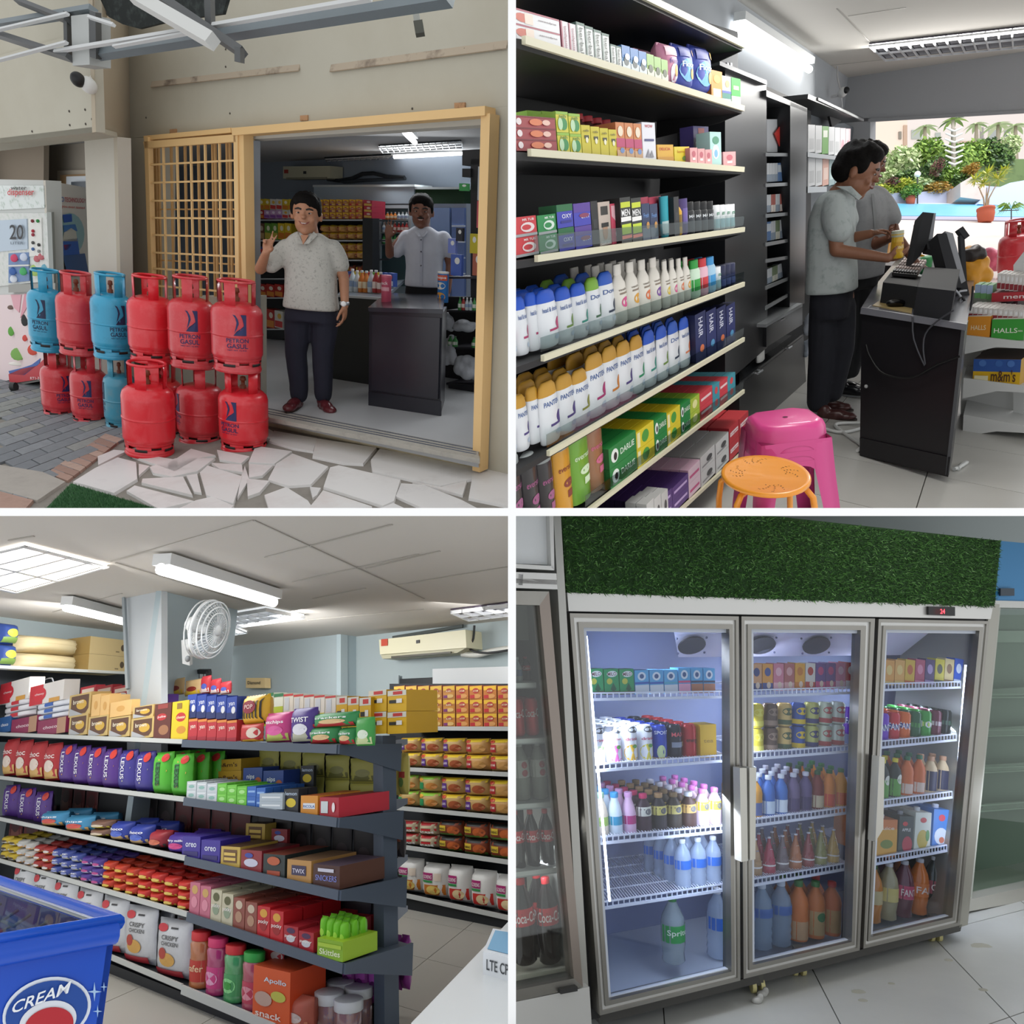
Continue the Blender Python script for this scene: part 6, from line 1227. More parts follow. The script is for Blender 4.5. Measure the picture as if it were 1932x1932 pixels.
cable('cable',((1548,806),(1580,815),(1610,812),(1640,800),(1600,798),(1575,802),(1600,822),(1625,840),(1618,850)),.012,'#d6d8d6','coiled white cable on the floor left of the counter',pl=Pl(fB.p+B.N*.015,B.N))
cable('cable',((1800,885),(1812,880),(1824,872),(1815,876),(1808,884)),.012,'#c8cac8','scrap of white cord on the floor right of the counter',pl=Pl(fB.p+B.N*.015,B.N))
# white rack with sweets
wr=empty('white_rack',(0,0,0),None,label='white metal rack with sweets right of the till counter',cat='shelf');wm=mat('#c9cac8',.5)
rk0=B.vplane(fB(1815,812),hB)
for ys,dd in (((632,643,669,655),0),((713,727,752,738),0),((782,806,823,814),0)):
    a,b_,c_,d_=ys
    slab('shelf_tray',[rk0(1818,a),rk0(1990,b_+ (b_-a)*.7),rk0(1990,b_+(b_-a)*.7)+dB*.5,rk0(1818,a)+dB*.5],.015,wm,wr,dirv=-B.N)
    slab('tray_lip',P4(rk0.off(-.005),(1816,c_),(1880,d_),(1990,d_+6),(1990,b_+8),(1818,a)),.01,wm,wr,dirv=rk0.n)
slab('back_panel',P4(rk0.off(.45),(1812,800),(1913,812),(1913,560),(1815,550)),.02,wm,wr,dirv=rk0.n);slab('upright',P4(rk0.off(.4),(1912,815),(1990,830),(1990,400),(1912,500)),.03,wm,wr,dirv=rk0.n)
C('hlo','#d98f2c',[('t','HALLS',-.32,.35,.32,.58,'#f0dcb0')],n='sweet_box',side='#b87420',top='#d8d4cc');C('hlg','#3f9c3c',[('t','HALLS',-.42,.35,.3,.58,'#e4f0d8'),('t','mint',.32,.4,.46,.5,'#e4f0d8')],n='sweet_box',side='#2f7a2c',top='#d8d4cc')
C('mnm','#d8ac1c',[('r',-.5,.55,.5,1,'#2f559c'),('e',-.3,.85,.08,.12,'#4a74b8'),('e',.05,.85,.08,.12,'#3a64a8'),('e',.3,.85,.08,.12,'#4a74b8'),('r',-.46,.12,-.16,.4,'#e0d8b0'),('t',"m&m's",-.1,.2,.42,.62,'#4a2c20')],n='chocolate_box',side='#b88c14',top='#3a2c28')
rr_=lambda x0,yb0,yt0,x1,yb1,yt1,it,wh,**k:row(B,rk0.off(k.pop('off',.02)),hB,(x0,yb0,yt0),(x1,yb1,yt1),it,wh,**k)
rr_(1822,634,594,1868,638,598,[(D['hlo'],'orange sweet box','sweets',1)],'on upper tray of white rack',d=.3);rr_(1868,638,598,1932,646,604,[(D['hlg'],'green sweet box','sweets',1)],'on upper tray of white rack',d=.3)
D['stk']=plainbox('#d8d4d0','#8a2c34','#e8e8e8','sweet_roll')
rr_(1826,600,578,1930,608,586,[(D['stk'],'white sweet roll','sweets',11)],'standing in boxes on white rack',off=.05,d=.04,back=3)
rr_(1832,724,672,1925,735,680,[(D['mnm'],'yellow and blue chocolate box','chocolate',1)],'on lower tray of white rack',d=.3)
C('brt','#4a3430',[('r',-.4,.3,.4,.6,'#6b4a40')],n='chocolate_bar');rr_(1850,676,664,1916,684,670,[(D['brt'],'brown chocolate bar','chocolate',5)],'on top of yellow and blue box',off=.2,d=.06)
C('rdx','#b0303a',[('t','mentos',-.3,.3,.3,.7,'#e8d8d8')],n='sweet_box',top='#7c2a30');rr_(1868,562,545,1990,574,556,[(D['rdx'],'red sweet tray','sweets',1)],'raised on white rack',off=.25,d=.2);rr_(1880,546,515,1936,552,520,[(D['stk'],'white-wrapped sweet roll','sweets',7)],'in red tray on white rack',off=.28,d=.04,back=2)
C('gwp','#6fa86a',[('r',-.5,.4,.5,1,'#a8bcd8')],n='sweet_pack');rr_(1838,562,536,1872,566,538,[(D['gwp'],'green and white sweet pack','sweets',3)],'left end of white rack top',off=.3,d=.1);C('dkr','#6c2a34',[('r',-.4,.2,.4,.5,'#8c4a50')],n='sweet_tray');rr_(1838,590,572,1990,604,584,[(D['dkr'],'dark red sweet tray','sweets',2)],'between trays on white rack',off=.3,d=.1)
# gas cylinders outside the window
def cylB(x,yb,yt,wpx,z,kind,label):
    P=R3(x,yb,z);Zv=B.up(P);R=B.frame(P,V((1,0,0)));s=wpx*z/F/.31;h=(yb-yt)*z/F
    e=empty('gas_cylinder',P,R,label=label,cat='gas cylinder');e.matrix_world=Matrix.Translation(P) @ R.to_4x4() @ Matrix.Diagonal((s,s,h/.59,1))
    for nm,me in zip(('tank','foot_ring','foot_slot','guard_post','guard_ring','valve'),CP[kind]):
        for k in range(4 if nm=='guard_post' else 1):
            o=bpy.data.objects.new(nm,me);COL.objects.link(o);o.parent=e;o.rotation_euler=(0,0,k*math.pi/2+.6 if nm=='guard_post' else 0)
cylB(1915,525,419,62,7.6,'d','red gas cylinder outside the window at the right edge')
for i,(pts,c,z,lb) in enumerate((([(1835,540),(1862,530),(1856,490),(1842,472),(1822,474),(1815,500),(1822,536)],'#d9951a',6.0,'orange-yellow plastic bag behind the right monitor'),([(1748,512),(1772,515),(1775,488),(1760,480),(1748,490)],'#c6cacc',6.3,'white and blue plastic bag between the monitors'),([(1738,508),(1748,510),(1750,490),(1740,492)],'#3f9a5c',6.3,'small green bottle beside the left monitor'),([(1772,520),(1792,520),(1788,490),(1775,486)],'#c99a2c',6.4,'small yellow bag between the monitors'),([(1862,500),(1885,505),(1885,478),(1860,474)],'#e0718c',8.0,'pink crate outside the window beside the gas cylinder'),([(1818,478),(1838,470),(1848,476),(1850,486),(1835,484),(1825,490)],'#2a2220',5.95,'dark strap over the yellow bag'))):
    cx=sum(a[0] for a in pts)/len(pts);cy=sum(a[1] for a in pts)/len(pts);O=R3(cx,cy,z);q=MB()
    for (x,y) in pts:
        p=R3(x,y,z)-O;q.ell(p*.62,(abs(p.x)*.5+.03,.09,abs(p.z)*.5+.03),'#888',10,6)
    q.ell((0,0,0),((max(a[0] for a in pts)-min(a[0] for a in pts))*z/F*.38,.1,(max(a[1] for a in pts)-min(a[1] for a in pts))*z/F*.38),'#888',12,8)
    o=fused(('plastic_bag','plastic_bag','bottle','plastic_bag','crate','bag_strap')[i],q,.016,mat(c,.45,noise=.4,scale=12,bump=.5),None,2,label=lb,cat=('bag','bag','bottle','bag','crate','strap')[i]);o.location=O
# --- the two men at the till
polo=mat('#b2bab9',.9,noise=.8,scale=16,c2='#8b9694',bump=.25)
p=Person(B,B.vplane(fB(1585,745),hB),V((1,0,0)),(1585,745),'man in striped grey shirt leaning on the counter, half hidden behind the other')
p.head(1637,309,48,yaw=1.2,pitch=.35,skin='#7a4e3a')
J=p.j;b=p.skin;limb(b,[J(1637,330,.0),J(1636,352,.02)],[.055,.062])
loft(b,[(J(1640,366,.03),.15,.11),(J(1640,410,.03),.15,.13),(J(1630,480,.05),.14,.13),(J(1625,530,.08),.15,.13)],.5)
for hp,kn,an in (((1630,540),(1625,630),(1610,700)),((1610,540),(1605,630),(1600,700))):limb(b,[J(*hp,.08),J(*kn,.05),J(*an,.05)],[.08,.055,.04])
e1_,w1_=J(1682,440,-.05),J(1711,496,-.15);limb(b,[J(1668,378,.0),e1_],[.05,.04]);limb(b,[e1_,w1_],[.04,.028]);hand(b,w1_,V((.9,-.2,-.5)),V((-.3,0,-1)),V((0,-1,0)),(.3,.3,.35,.4,.2),.95)
e2_,w2_=J(1640,460,-.1),J(1650,445,-.3);limb(b,[J(1615,375,.05),e2_,w2_],[.05,.04,.028]);hand(b,w2_,V((-.4,-.3,.3)),V((1,0,0)),V((0,0,1)),(.5,.5,.6,.6,.4),.9)
p.finish()
b=MB();loft(b,[(J(1638,352,.02),.07,.07),(J(1640,360,.03),.14,.1),(J(1641,372,.03),.17,.125),(J(1643,410,.03),.175,.145),(J(1636,470,.05),.17,.15),(J(1630,524,.07),.175,.15)],.5)
limb(b,[J(1663,374,.02),J(1674,395,-.01),J(1680,412,-.03)],[.07,.072,.066])
s3=p.cloth('striped_shirt',b,mat('#98999a',.9,noise=.4,scale=30,c2='#808284',bump=.1),label='grey fine-striped short-sleeved shirt')
q=MB();q.bar(J(1632,366,-.13),J(1637,430,-.135),.02,.004,'#8a8c8c');q.obj('placket',s3)
b=MB();loft(b,[(J(1628,515,.08),.16,.13),(J(1622,545,.08),.17,.14)],.5)
for hp,kn,an in (((1632,545),(1627,630),(1612,702)),((1612,545),(1607,630),(1602,705))):limb(b,[J(*hp,.08),J(*kn,.05),J(*an,.05)],[.1,.075,.06])
p.cloth('trousers',b,mat('#0f1013',.9),smooth=4)
p.shoe(J(1590,716,.0),J(1614,738,-.14),'#15151a','#8a8c8e','sneaker');p.shoe(J(1604,716,.15),J(1616,730,.05),'#15151a','#8a8c8e','sneaker')
p=Person(B,B.vplane(fB(1570,785),hB),V((1,0,0)),(1570,788),'man in mottled grey polo shirt at the till looking down at a yellow bottle')
p.head(1617,322,60,yaw=1.15,pitch=.42,skin='#8f6148')
J=p.j;b=p.skin;limb(b,[J(1604,345,.03),J(1585,368,.04)],[.06,.068])
loft(b,[(J(1580,378,.04),.13,.11),(J(1575,430,.04),.13,.12),(J(1578,500,.04),.12,.12),(J(1575,560,.04),.13,.13)],.9)
for hp,kn,an in (((1560,560),(1550,660),(1548,756)),((1592,560),(1590,650),(1578,735))):limb(b,[J(*hp,.04),J(*kn,.0),J(*an,.04)],[.085,.06,.042])
e1_,w1_=J(1560,470,-.16),J(1634,482,-.32);limb(b,[J(1566,392,-.08),e1_],[.055,.044]);limb(b,[e1_,w1_],[.044,.03])
hand(b,w1_,V((1,-.15,.12)),V((0,.5,1)),V((0,-.6,.8)),(.35,.4,.45,.5,.35),1.0)
e2_,w2_=J(1600,452,.05),J(1628,440,-.12);limb(b,[J(1600,395,.08),e2_],[.05,.04]);limb(b,[e2_,w2_],[.04,.028]);hand(b,w2_,V((1,-.4,.1)),V((0,-.3,-1)),V((0,-1,.4)),(.5,.6,.7,.7,.4),.95)
p.finish()
b=MB();loft(b,[(J(1590,356,.03),.07,.075),(J(1584,364,.04),.12,.1),(J(1580,378,.04),.15,.125),(J(1574,410,.04),.165,.145),(J(1572,460,.04),.17,.15),(J(1574,510,.04),.175,.16),(J(1573,545,.04),.19,.165),(J(1573,550,.04),.188,.165)],.9)
limb(b,[J(1568,386,-.07),J(1562,412,-.12),J(1566,434,-.15)],[.08,.088,.085]);limb(b,[J(1598,390,.06),J(1606,415,.05)],[.07,.07])
s4=p.cloth('polo_shirt',b,polo,label='grey mottled polo shirt with side slit')
q=MB();q.prism([J(1570,352,-.06),J(1592,352,-.1),J(1608,372,-.14),J(1600,378,-.15),J(1584,362,-.12)],V((0,-.014,0)),polo);q.obj('collar',s4)
b=MB();loft(b,[(J(1574,540,.04),.155,.135),(J(1573,575,.04),.165,.14),(J(1573,600,.04),.16,.13)],.9)
for hp,kn,an in (((1560,580),(1549,670),(1546,762)),((1590,580),(1588,655),(1574,742))):limb(b,[J(*hp,.04),J(*kn,.0),J(*an,.04)],[.105,.088,.076])
p.cloth('trousers',b,mat('#15161f',.85,noise=.3,scale=12,c2='#20222e',bump=.2),smooth=4)
p.shoe(J(1553,778,-.02),J(1590,803,-.12),'#4a2a28');p.shoe(J(1572,748,.2),J(1606,762,.12),'#4a2a28')
D['ylbt']=turned('snack_jar',[(.4,0),(.49,.04),(.46,.4),(.42,.68),(.4,.8),(.46,.88),(.3,.98),(0,1)],mat('#d0a624',.25,noise=.6,scale=6,c2='#e8d488'),[('r',-.5,.25,.5,.6,'#c49418'),('t','snack',-.3,.36,.3,.5,'#f0e4b0')],cap0(.43,.78,'#b8bca4'),'lid')
P=p.R.to_4x4();o=inst(D['ylbt'],p.P+p.R @ J(1650,482,-.36),p.R,(.085,.085,.17),'clear jar with yellow contents held by the man at the till','jar')
# plastic bags behind the men
for i,(x,y,rx,ry,z,c,lb) in enumerate(((1525,610,12,28,6.2,'#b4bac4','grey-white bag hanging behind the polo man'),(1618,608,8,24,6.4,'#c8ccd0','white bag between the men and the counter'),(1619,632,6,18,6.2,'#c4b82c','yellow bag beside the counter edge'),(1522,655,10,20,6.4,'#9aa4b0','pale bag low behind the polo man'))):
    q=MB();rb_=random.Random(i+9);sx,sz=rx*z/F,ry*z/F
    for k in range(8):q.ell(V((rb_.uniform(-.5,.5)*sx,rb_.uniform(-.3,.3)*sx,rb_.uniform(-.6,.6)*sz)),(sx*.6,sx*.5,sz*.45),'#888',8,6)
    o=fused('plastic_bag',q,.014,mat(c,.5,noise=.5,scale=14,bump=.5),None,2,label=lb,cat='bag');o.location=R3(x,y,z)
# --- stools
z1=2.95;P=R3(1443,897,z1);R=B.frame(P,V((1,0,0)));hs=B.N.dot(P)+B.h
st=empty('orange_stool',P-V((R[0][2],R[1][2],R[2][2]))*hs,R,label='orange metal stool with pierced round seat at the front',cat='stool');om=mat('#f09a2c',.35,coat=.3);rx,ry=77*z1/F,77*z1/F*1.42
q=MB();q.lathe([(0,hs-.012),(rx*.94,hs-.012),(rx,hs-.006),(rx,hs+.004),(rx*.97,hs+.01),(rx*.9,hs+.006),(0,hs+.004)],om,40,cy=0,sy=ry/rx,cap=False);q.obj('seat',st)
for k,(cx,cy) in enumerate(((-.45,.22),(.05,.62),(.5,.0),(-.1,-.55))):
    a0=math.atan2(cy,cx)
    for i in range(26):
        t=i/25;fan=-1.0+2.0*((i*7) % 26)/25;r_=.12+.26*((i*11) % 5)/4;hx,hy=cx+math.cos(a0+fan*1.1)*r_-.1*math.cos(a0),cy+math.sin(a0+fan*1.1)*r_-.1*math.sin(a0)
        d=MB();d.lathe([(0,0),(.0022,0)],'#5a3408',6,cy=0,sy=1.3);o=d.obj('seat_hole',st);o.location=(hx*rx,hy*ry,hs+.0062)
for k,(a,tx) in enumerate(((-2.6,1.28),(-.62,1.1),(2.5,1.15),(.6,1.1))):
    d=V((math.cos(a)*rx,math.sin(a)*ry,0));q=MB();q.tube([d*.55+V((0,0,hs-.02)),d*.9+V((0,0,hs-.03)),d*1.05+V((0,0,hs-.06)),d*1.12+V((0,0,hs-.14)),d*tx*1.05+V((0,0,0))],.0125,om,10);q.obj('leg',st)
z2=3.3;P=R3(1480,786,z2);R=B.frame(P,V((1,0,0)));hs=B.N.dot(P)+B.h;Zv=V((R[0][2],R[1][2],R[2][2]));base=P-Zv*hs
pm=mat('#d8468c',.35,coat=.2)
for lv in range(3):
    H=hs-lv*.045;s_=1+lv*.02;lb=('pink plastic stool on top of the pink stack','pink plastic stool in the middle of the stack','pink plastic stool at the bottom of the stack')[lv]
    e=empty('pink_stool',base,R,label=lb,cat='stool',group='stacked pink plastic stools');w0,d0=.145*s_,.15*s_;w1,d1=.195*s_,.2*s_
    q=MB();oct_=[(-.62,-1),(.62,-1),(1,-.62),(1,.62),(.62,1),(-.62,1),(-1,.62),(-1,-.62)]
    ring=lambda w,d,z:[(x*w,y*d,z) for x,y in oct_]
    vs=ring(w0*.8,d0*.8,H)+ring(w0*.93,d0*.93,H-.006)+ring(w0,d0,H-.03)+ring(w0*1.03,d0*1.03,H-.07)
    q.add(vs,[list(range(8))]+[(i*8+j,(i+1)*8+j,(i+1)*8+(j+1) % 8,i*8+(j+1) % 8) for i in range(3) for j in range(8)],pm,True);q.obj('seat',e)
    if lv==0:q=MB();q.lathe([(0,0),(.012,0)],'#7c2450',10,cy=0);o=q.obj('seat_hole',e);o.location=(0,-.01,H+.001)
    for sx in (-1,1):
        for sy in (-1,1):
            q=MB();T0=[(sx*w0*.45,sy*d0*1.03,H-.07),(sx*w0*1.03,sy*d0*1.03,H-.07),(sx*w0*1.03,sy*d0*.45,H-.07)];B0=[(sx*w1*.72,sy*d1,0),(sx*w1,sy*d1,0),(sx*w1,sy*d1*.72,0)];M0=[((a[0]*.55+c[0]*.45)+sx*(-.0),a[1]*.55+c[1]*.45,H*.5) for a,c in zip(T0,B0)]
            q.add(T0+M0+B0,[(0,1,4,3),(1,2,5,4),(3,4,7,6),(4,5,8,7)],pm,True);q.obj('leg',e)
    for sy in (-1,1):
        q=MB();n=10;top=[(w0*1.03*(2*i/n-1)*.9,sy*d0*1.035,H-.07) for i in range(n+1)];bot=[(w0*1.03*(2*i/n-1)*.9,sy*d0*1.06,H-.07-.02-.13*abs(2*i/n-1)**3) for i in range(n+1)]
        q.add(top+bot,[(i,i+1,n+2+i,n+1+i) for i in range(n)],pm,True);q.obj('apron',e)

area_light('fluorescent_lamp',lw.off(-.25)(1460,92),fB(1500,900),1.2,.1,9,(.95,.98,1));area_light('ceiling_area_light',clB(1800,75)-B.N*.1,fB(1700,900),1.4,.5,40,(1,.98,.94));area_light('ceiling_area_light',clB(1700,-300)-B.N*.1,sp(1200,600),1.6,.6,45,(1,.98,.94));area_light('garden_sky_fill',(14,12,16),(13,21,4),14,10,2600)  # added fill: unseen ceiling light over the shelf, area light above the garden
cutroom(set(bpy.data.objects)-MARK,1,1)
# === lower left: snack aisle
MARK=set(bpy.data.objects)
G=Room(-409,0,1.5,(50,0,700,-.034),.5);HG=(-940,1375);DG=(1350,1375)
hG=G.dir(*HG);hG=hG if hG.x>0 else -hG;dG=G.dir(*DG);fG=G.floor();gp_=G.vplane(fG(379,1915),hG);wg=G.vplane(fG(765,1716),hG)
tealw=mat('#aebbbe',.85,noise=.1,scale=2);ceilm=mat('#c9c4bc',.9,noise=.1,scale=1)
wb_=wg.off(.75);wa_=wg.off(-.2)
clG=Pl(wb_(800,1187),G.N)
def sG(name,pl,pts,th,c,par=None,dv=None,**kw):return slab(name,P4(pl,*pts),th,c,par,dirv=dv or pl.n,**kw)
cN=[wb_(670,1203),wb_(1100,1152)];far=[toplane(wb_(x,1600),G.N,clG) for x in (-700,1300)]
slab('ceiling_aisle',[far[0],far[1],far[1]-dG*9,far[0]-dG*9-hG*1],.08,ceilm,dirv=G.N,kind='structure')
slab('wall_back_aisle',[fz_ for fz_ in (toplane(far[0],G.N,fG),toplane(far[1],G.N,fG),far[1]+G.N*.05,far[0]+G.N*.05)],.1,mat('#a9b5b7',.85,noise=.1,scale=2),dirv=wb_.n,kind='structure')
wA=wb_.off(-.25);sG('wall_back_aisle',wA,[(-300,1500),(643,1500),(643,1180),(-300,1230)],.1,tealw,kind='structure');slab('wall_back_aisle',[wA(643,1180),wb_(672,1180),wb_(672,1500),wA(643,1500)],.05,mat('#b0bfc4',.85),dirv=V((-1,.2,0)),kind='structure')
tiles(G,fG,fG(700,1950)-hG*5-dG*1.2,hG,dG,12,10,.8,.8,[mat('#b3b0a8',.35,noise=.2,scale=3,c2='#a3a098')],(-10,1600,965,1940),'floor_aisle')
sG('ceiling_edge',wb_.off(-.05),[(740,1200),(872,1178),(872,1184),(740,1206)],.02,mat('#4f5553',.9,noise=.6,scale=20),kind='structure').name='trim_11'
cg_=Pl(clG.p-G.N*.004,G.N)
for a,b_ in (((478,982),(800,1130)),((700,1075),(700,1075)),((16,1020),(64,1012)),((210,1060),(478,982)),((218,1062),(480,1140)),((500,1052),(740,990)),((552,1098),(790,1046)),((590,1130),(690,1110)),((750,1104),(958,1070)),((690,1073),(830,1040)),((100,1155),(230,1120)),((580,1170),(800,1150))):
    if a==b_:continue
    q=MB();q.bar(cg_(*a),cg_(*b_),.012,.004,'#aba69d',up=G.N);q.obj('trim_12',kind='structure')
# pillar
pc=clG(293,1117);pf_=G.vplane(pc,hG);wL=G.vplane(clG(125,1178),dG);p0=clG(-150,1145);p1=clG(420,1216)
slab('wall_left_aisle',[toplane(p0,G.N,fG),toplane(p1,G.N,fG),p1,p0],.1,tealw,dirv=wL.n,kind='structure')
slab('wall_pillar',[toplane(p,G.N,clG) for p in (pf_(228,1200),pf_(293,1200))]+[pf_(304,1500),pf_(240,1500)],.05,mat('#bcc2c6',.85),dirv=pf_.n,kind='structure')
pr_=pf_(293,1200);pe_=pr_+dG*1.0
for t in range(40):
    if px_of(pe_)[0]<395:pe_+=dG*.05
slab('wall_pillar',[toplane(pr_,G.N,clG),toplane(pe_,G.N,clG),pe_-G.N*1.5,pr_-G.N*1.5],.05,mat('#a9b8be',.85),dirv=V((-1,.3,0)),kind='structure')
q=MB();q.bar(pf_.off(-.03)(234,1128),pf_.off(-.03)(241,1300),.02,.03,'#9aa3a8');q.obj('trim_13',kind='structure')
# lamps
def tube2(a,b_,w,label):
    e=empty('tube_light',(0,0,0),None,label=label,cat='lamp');pl=Pl(clG.p-G.N*.05,G.N);A_,B_=pl(*a),pl(*b_)
    q=MB();q.bar(A_,B_,w,.07,mat('#e4e6e6',.5),up=G.N);q.obj('batten',e);q=MB();q.tube([A_-G.N*.06,B_-G.N*.06],w*.28,lamp,10);q.obj('tube',e)
tube2((305,1055),(518,1122),.13,'long lit tube light across the aisle ceiling');tube2((126,1133),(240,1162),.1,'short lit tube light left of the pillar')
louvre(clG,(48,1022),(203,1062),(32,1112),(-150,1070),4,2,G.N,'bright louvre ceiling light at the left edge',th=.03,emit=mat('#fff8f0',.5,emit=2.2))
louvre(clG,(398,1160),(500,1143),(574,1158),(438,1178),6,3,G.N,'lit louvre ceiling light behind the fan',th=.05,cell='#8a8f94',emit=mat('#d8dce0',.5,emit=.8));louvre(clG,(850,1148),(980,1132),(1020,1145),(882,1163),6,2,G.N,'dark louvre ceiling light at the right edge',th=.05,cell='#5a4f60')
louvre(clG,(400,1186),(440,1180),(466,1190),(420,1198),3,1,G.N,'small lit louvre far behind the fan',th=.03,emit=mat('#e8ecf0',.5,emit=1.5))
# fan
FN=empty('wall_fan',pf_(365,1200)+dG*.3,None,label='white oscillating fan mounted on the pillar',cat='fan');o0=FN.location.copy();zf=o0.y;fwd=V((.97,-.2,-.1)).normalized();fc=R3(392,1187,zf-.1)-o0
M3=fwd.to_track_quat('Z','Y').to_matrix();rr0=53*zf/F;wf_=mat('#d4d8da',.4)
for rad_,zz in ((1,0),(.98,.05),(.98,-.05),(.6,.075),(.6,-.075),(.8,.065)):
    q=MB();q.tube([fc+M3 @ V((math.cos(t)*rr0*rad_,math.sin(t)*rr0*rad_,zz)) for t in [2*math.pi*i/28 for i in range(29)]],.006 if rad_<1 else .012,wf_,5,False);q.obj('guard_ring',FN)
for i in range(36):
    t=2*math.pi*i/36
    for s_ in (1,-1):q=MB();q.tube([fc+M3 @ V((math.cos(t)*rr0*k,math.sin(t)*rr0*k,s_*z_)) for k,z_ in ((.18,.085),(.6,.075),(.98,.0))],.0025,wf_,4,False);q.obj('guard_wire',FN)
q=MB();q.ell(fc+M3 @ V((0,0,.08)),(rr0*.2,rr0*.2,.02),wf_,14,8,M3);q.obj('hub_cap',FN)
for i in range(3):
    t=i*2.094;q=MB();q.prism([fc+M3 @ V((math.cos(t+a)*rr0*k,math.sin(t+a)*rr0*k,z_)) for a,k,z_ in ((0,.15,0),(-.3,.8,-.03),(.35,.85,.03),(.5,.2,.02))],M3 @ V((0,0,.004)),mat('#b4bcc4',.3));q.obj('blade',FN)
q=MB();q.ell(R3(366,1178,zf-.1)-o0,(.07,.06,.06),wf_,12,8);q.tube([R3(366,1180,zf-.1)-o0,fc],.04,wf_,10);q.obj('motor',FN)
q=MB();q.tube([R3(372,1190,zf-.08)-o0,R3(370,1212,zf-.04)-o0,R3(356,1222,zf)-o0],.03,wf_,8);q.prism([R3(x,y,zf)-o0 for x,y in ((342,1208),(356,1206),(358,1256),(344,1252))],V((0,.05,0)),wf_);q.obj('wall_bracket',FN)
q=MB();q.ell(R3(354,1243,zf-.06)-o0,(.02,.02,.025),'#8a9094',10,6);q.obj('knob',FN)
cc=empty('security_camera',(0,0,0),None,label='white dome security camera on the back wall right of the fan',cat='camera');P=wA.off(-.1)(428,1232)
q=MB();q.ell(P,(.07,.05,.07),'#d8dcdc',12,8);q.obj('housing',cc);q=MB();q.ell(P+V((0,-.05,0)),(.035,.03,.035),'#222',12,8);q.obj('lens',cc)
q=sG('sign_box',wA.off(-.1),[(464,1298),(500,1298),(500,1279),(464,1279)],.08,mat('#e8cc96',.7),label='small tan sign box hanging on the back wall',cat='sign');b=MB();vs_,f_=text2d('Diamond');b.add([wA.off(-.11)(467+24*u,1291-6*v)-q.location for u,v in vs_],f_,'#3a3630');b.obj('lettering',q)
# air conditioner
ac=empty('air_conditioner',(0,0,0),None,label='cream wall air conditioner above the noodle wall',cat='air conditioner');ap=wb_.off(-.25);crm=mat('#d8d3b4',.4)
for nm,pts,th,c,of in (('housing',[(717,1235),(880,1222),(878,1188),(715,1207)],.25,crm,0),('underside',[(722,1243),(862,1232),(880,1222),(718,1236)],.2,mat('#b4b094',.5),.02),('outlet_flap',[(738,1242),(850,1232),(850,1229),(738,1238)],.02,'#4f4c40',-.01),('display',[(785,1214),(791,1213),(791,1207),(785,1208)],.01,'#333',-.01),('sticker',[(719,1219),(731,1218),(731,1205),(719,1206)],.005,'#b8442f',-.01)):sG(nm,ap.off(of),pts,th,c,ac)
cable('pipe',((872,1234),(900,1236),(930,1228),(975,1222)),.03,'#c8c9c2','white pipe leaving the air conditioner to the right','pipe',pl=wb_.off(-.12));cable('cable',((895,1180),(893,1205),(887,1225),(920,1232),(975,1224)),.012,'#1e2022','black cable down to the air conditioner pipe',pl=wb_.off(-.15))
sG('board',wb_.off(-.3),[(816,1330),(1000,1330),(1000,1256),(816,1262)],.1,mat('#c3c7c9',.5),label='grey-white fridge back board above the noodle wall',cat='board');sG('doorway',wb_.off(-.03),[(752,1330),(815,1330),(815,1278),(752,1281)],.02,'#1c1f22',label='dark doorway panel left of the grey board',cat='door');sG('trim_14',wb_.off(-.05),[(742,1330),(752,1330),(752,1274),(742,1276)],.02,'#a4afb2',kind='structure')
# upper wall shelf at the left
us=empty('upper_shelf',(0,0,0),None,label='wall shelf with cartons high at the left',cat='shelf');up2=wL.off(-.42)
sG('shelf_board',up2,[(-60,1258),(242,1272),(242,1267),(-60,1252)],.4,mat('#d4d6d2',.5),us);sG('back_panel',up2.off(.25),[(-60,1400),(242,1400),(242,1272),(-60,1258)],.03,mat('#272c33',.7),us)
C('crt','#cdb684',[('e',.4,.5,.06,.2,'#5a4a38'),('r',.2,.2,.3,.28,'#8a7854')],n='cardboard_box',side='#a88c54',top='#d8c494')
D['wrp']=pouch('wrapped_pack','#d8c79c',[('r',-.4,.48,.4,.5,'#c4b084')],fat=.3)
gl2=lambda x0,b0,t0,x1,b1,t1,it,wh,pl=up2,**k:row(G,pl,dG,(x0,b0,t0),(x1,b1,t1),it,wh,**k)
gl2(165,1267,1204,236,1270,1203,[(D['crt'],'tan cardboard box','box',1)],'on the upper wall shelf',layers=2,d=.3,gap=.02);gl2(40,1262,1192,166,1266,1204,[(D['wrp'],'tan paper-wrapped pack','pack',1)],'on the upper wall shelf',layers=2,d=.35)
D['blb']=pouch('snack_bag','#2f4a90',[('e',0,.5,.3,.2,'#c8c84a'),('r',-.4,.05,.4,.3,'#7a9a4a')]);gl2(0,1252,1172,38,1256,1174,[(D['blb'],'blue and green bag','bag',1)],'at the left end of upper wall shelf',layers=2,d=.2)
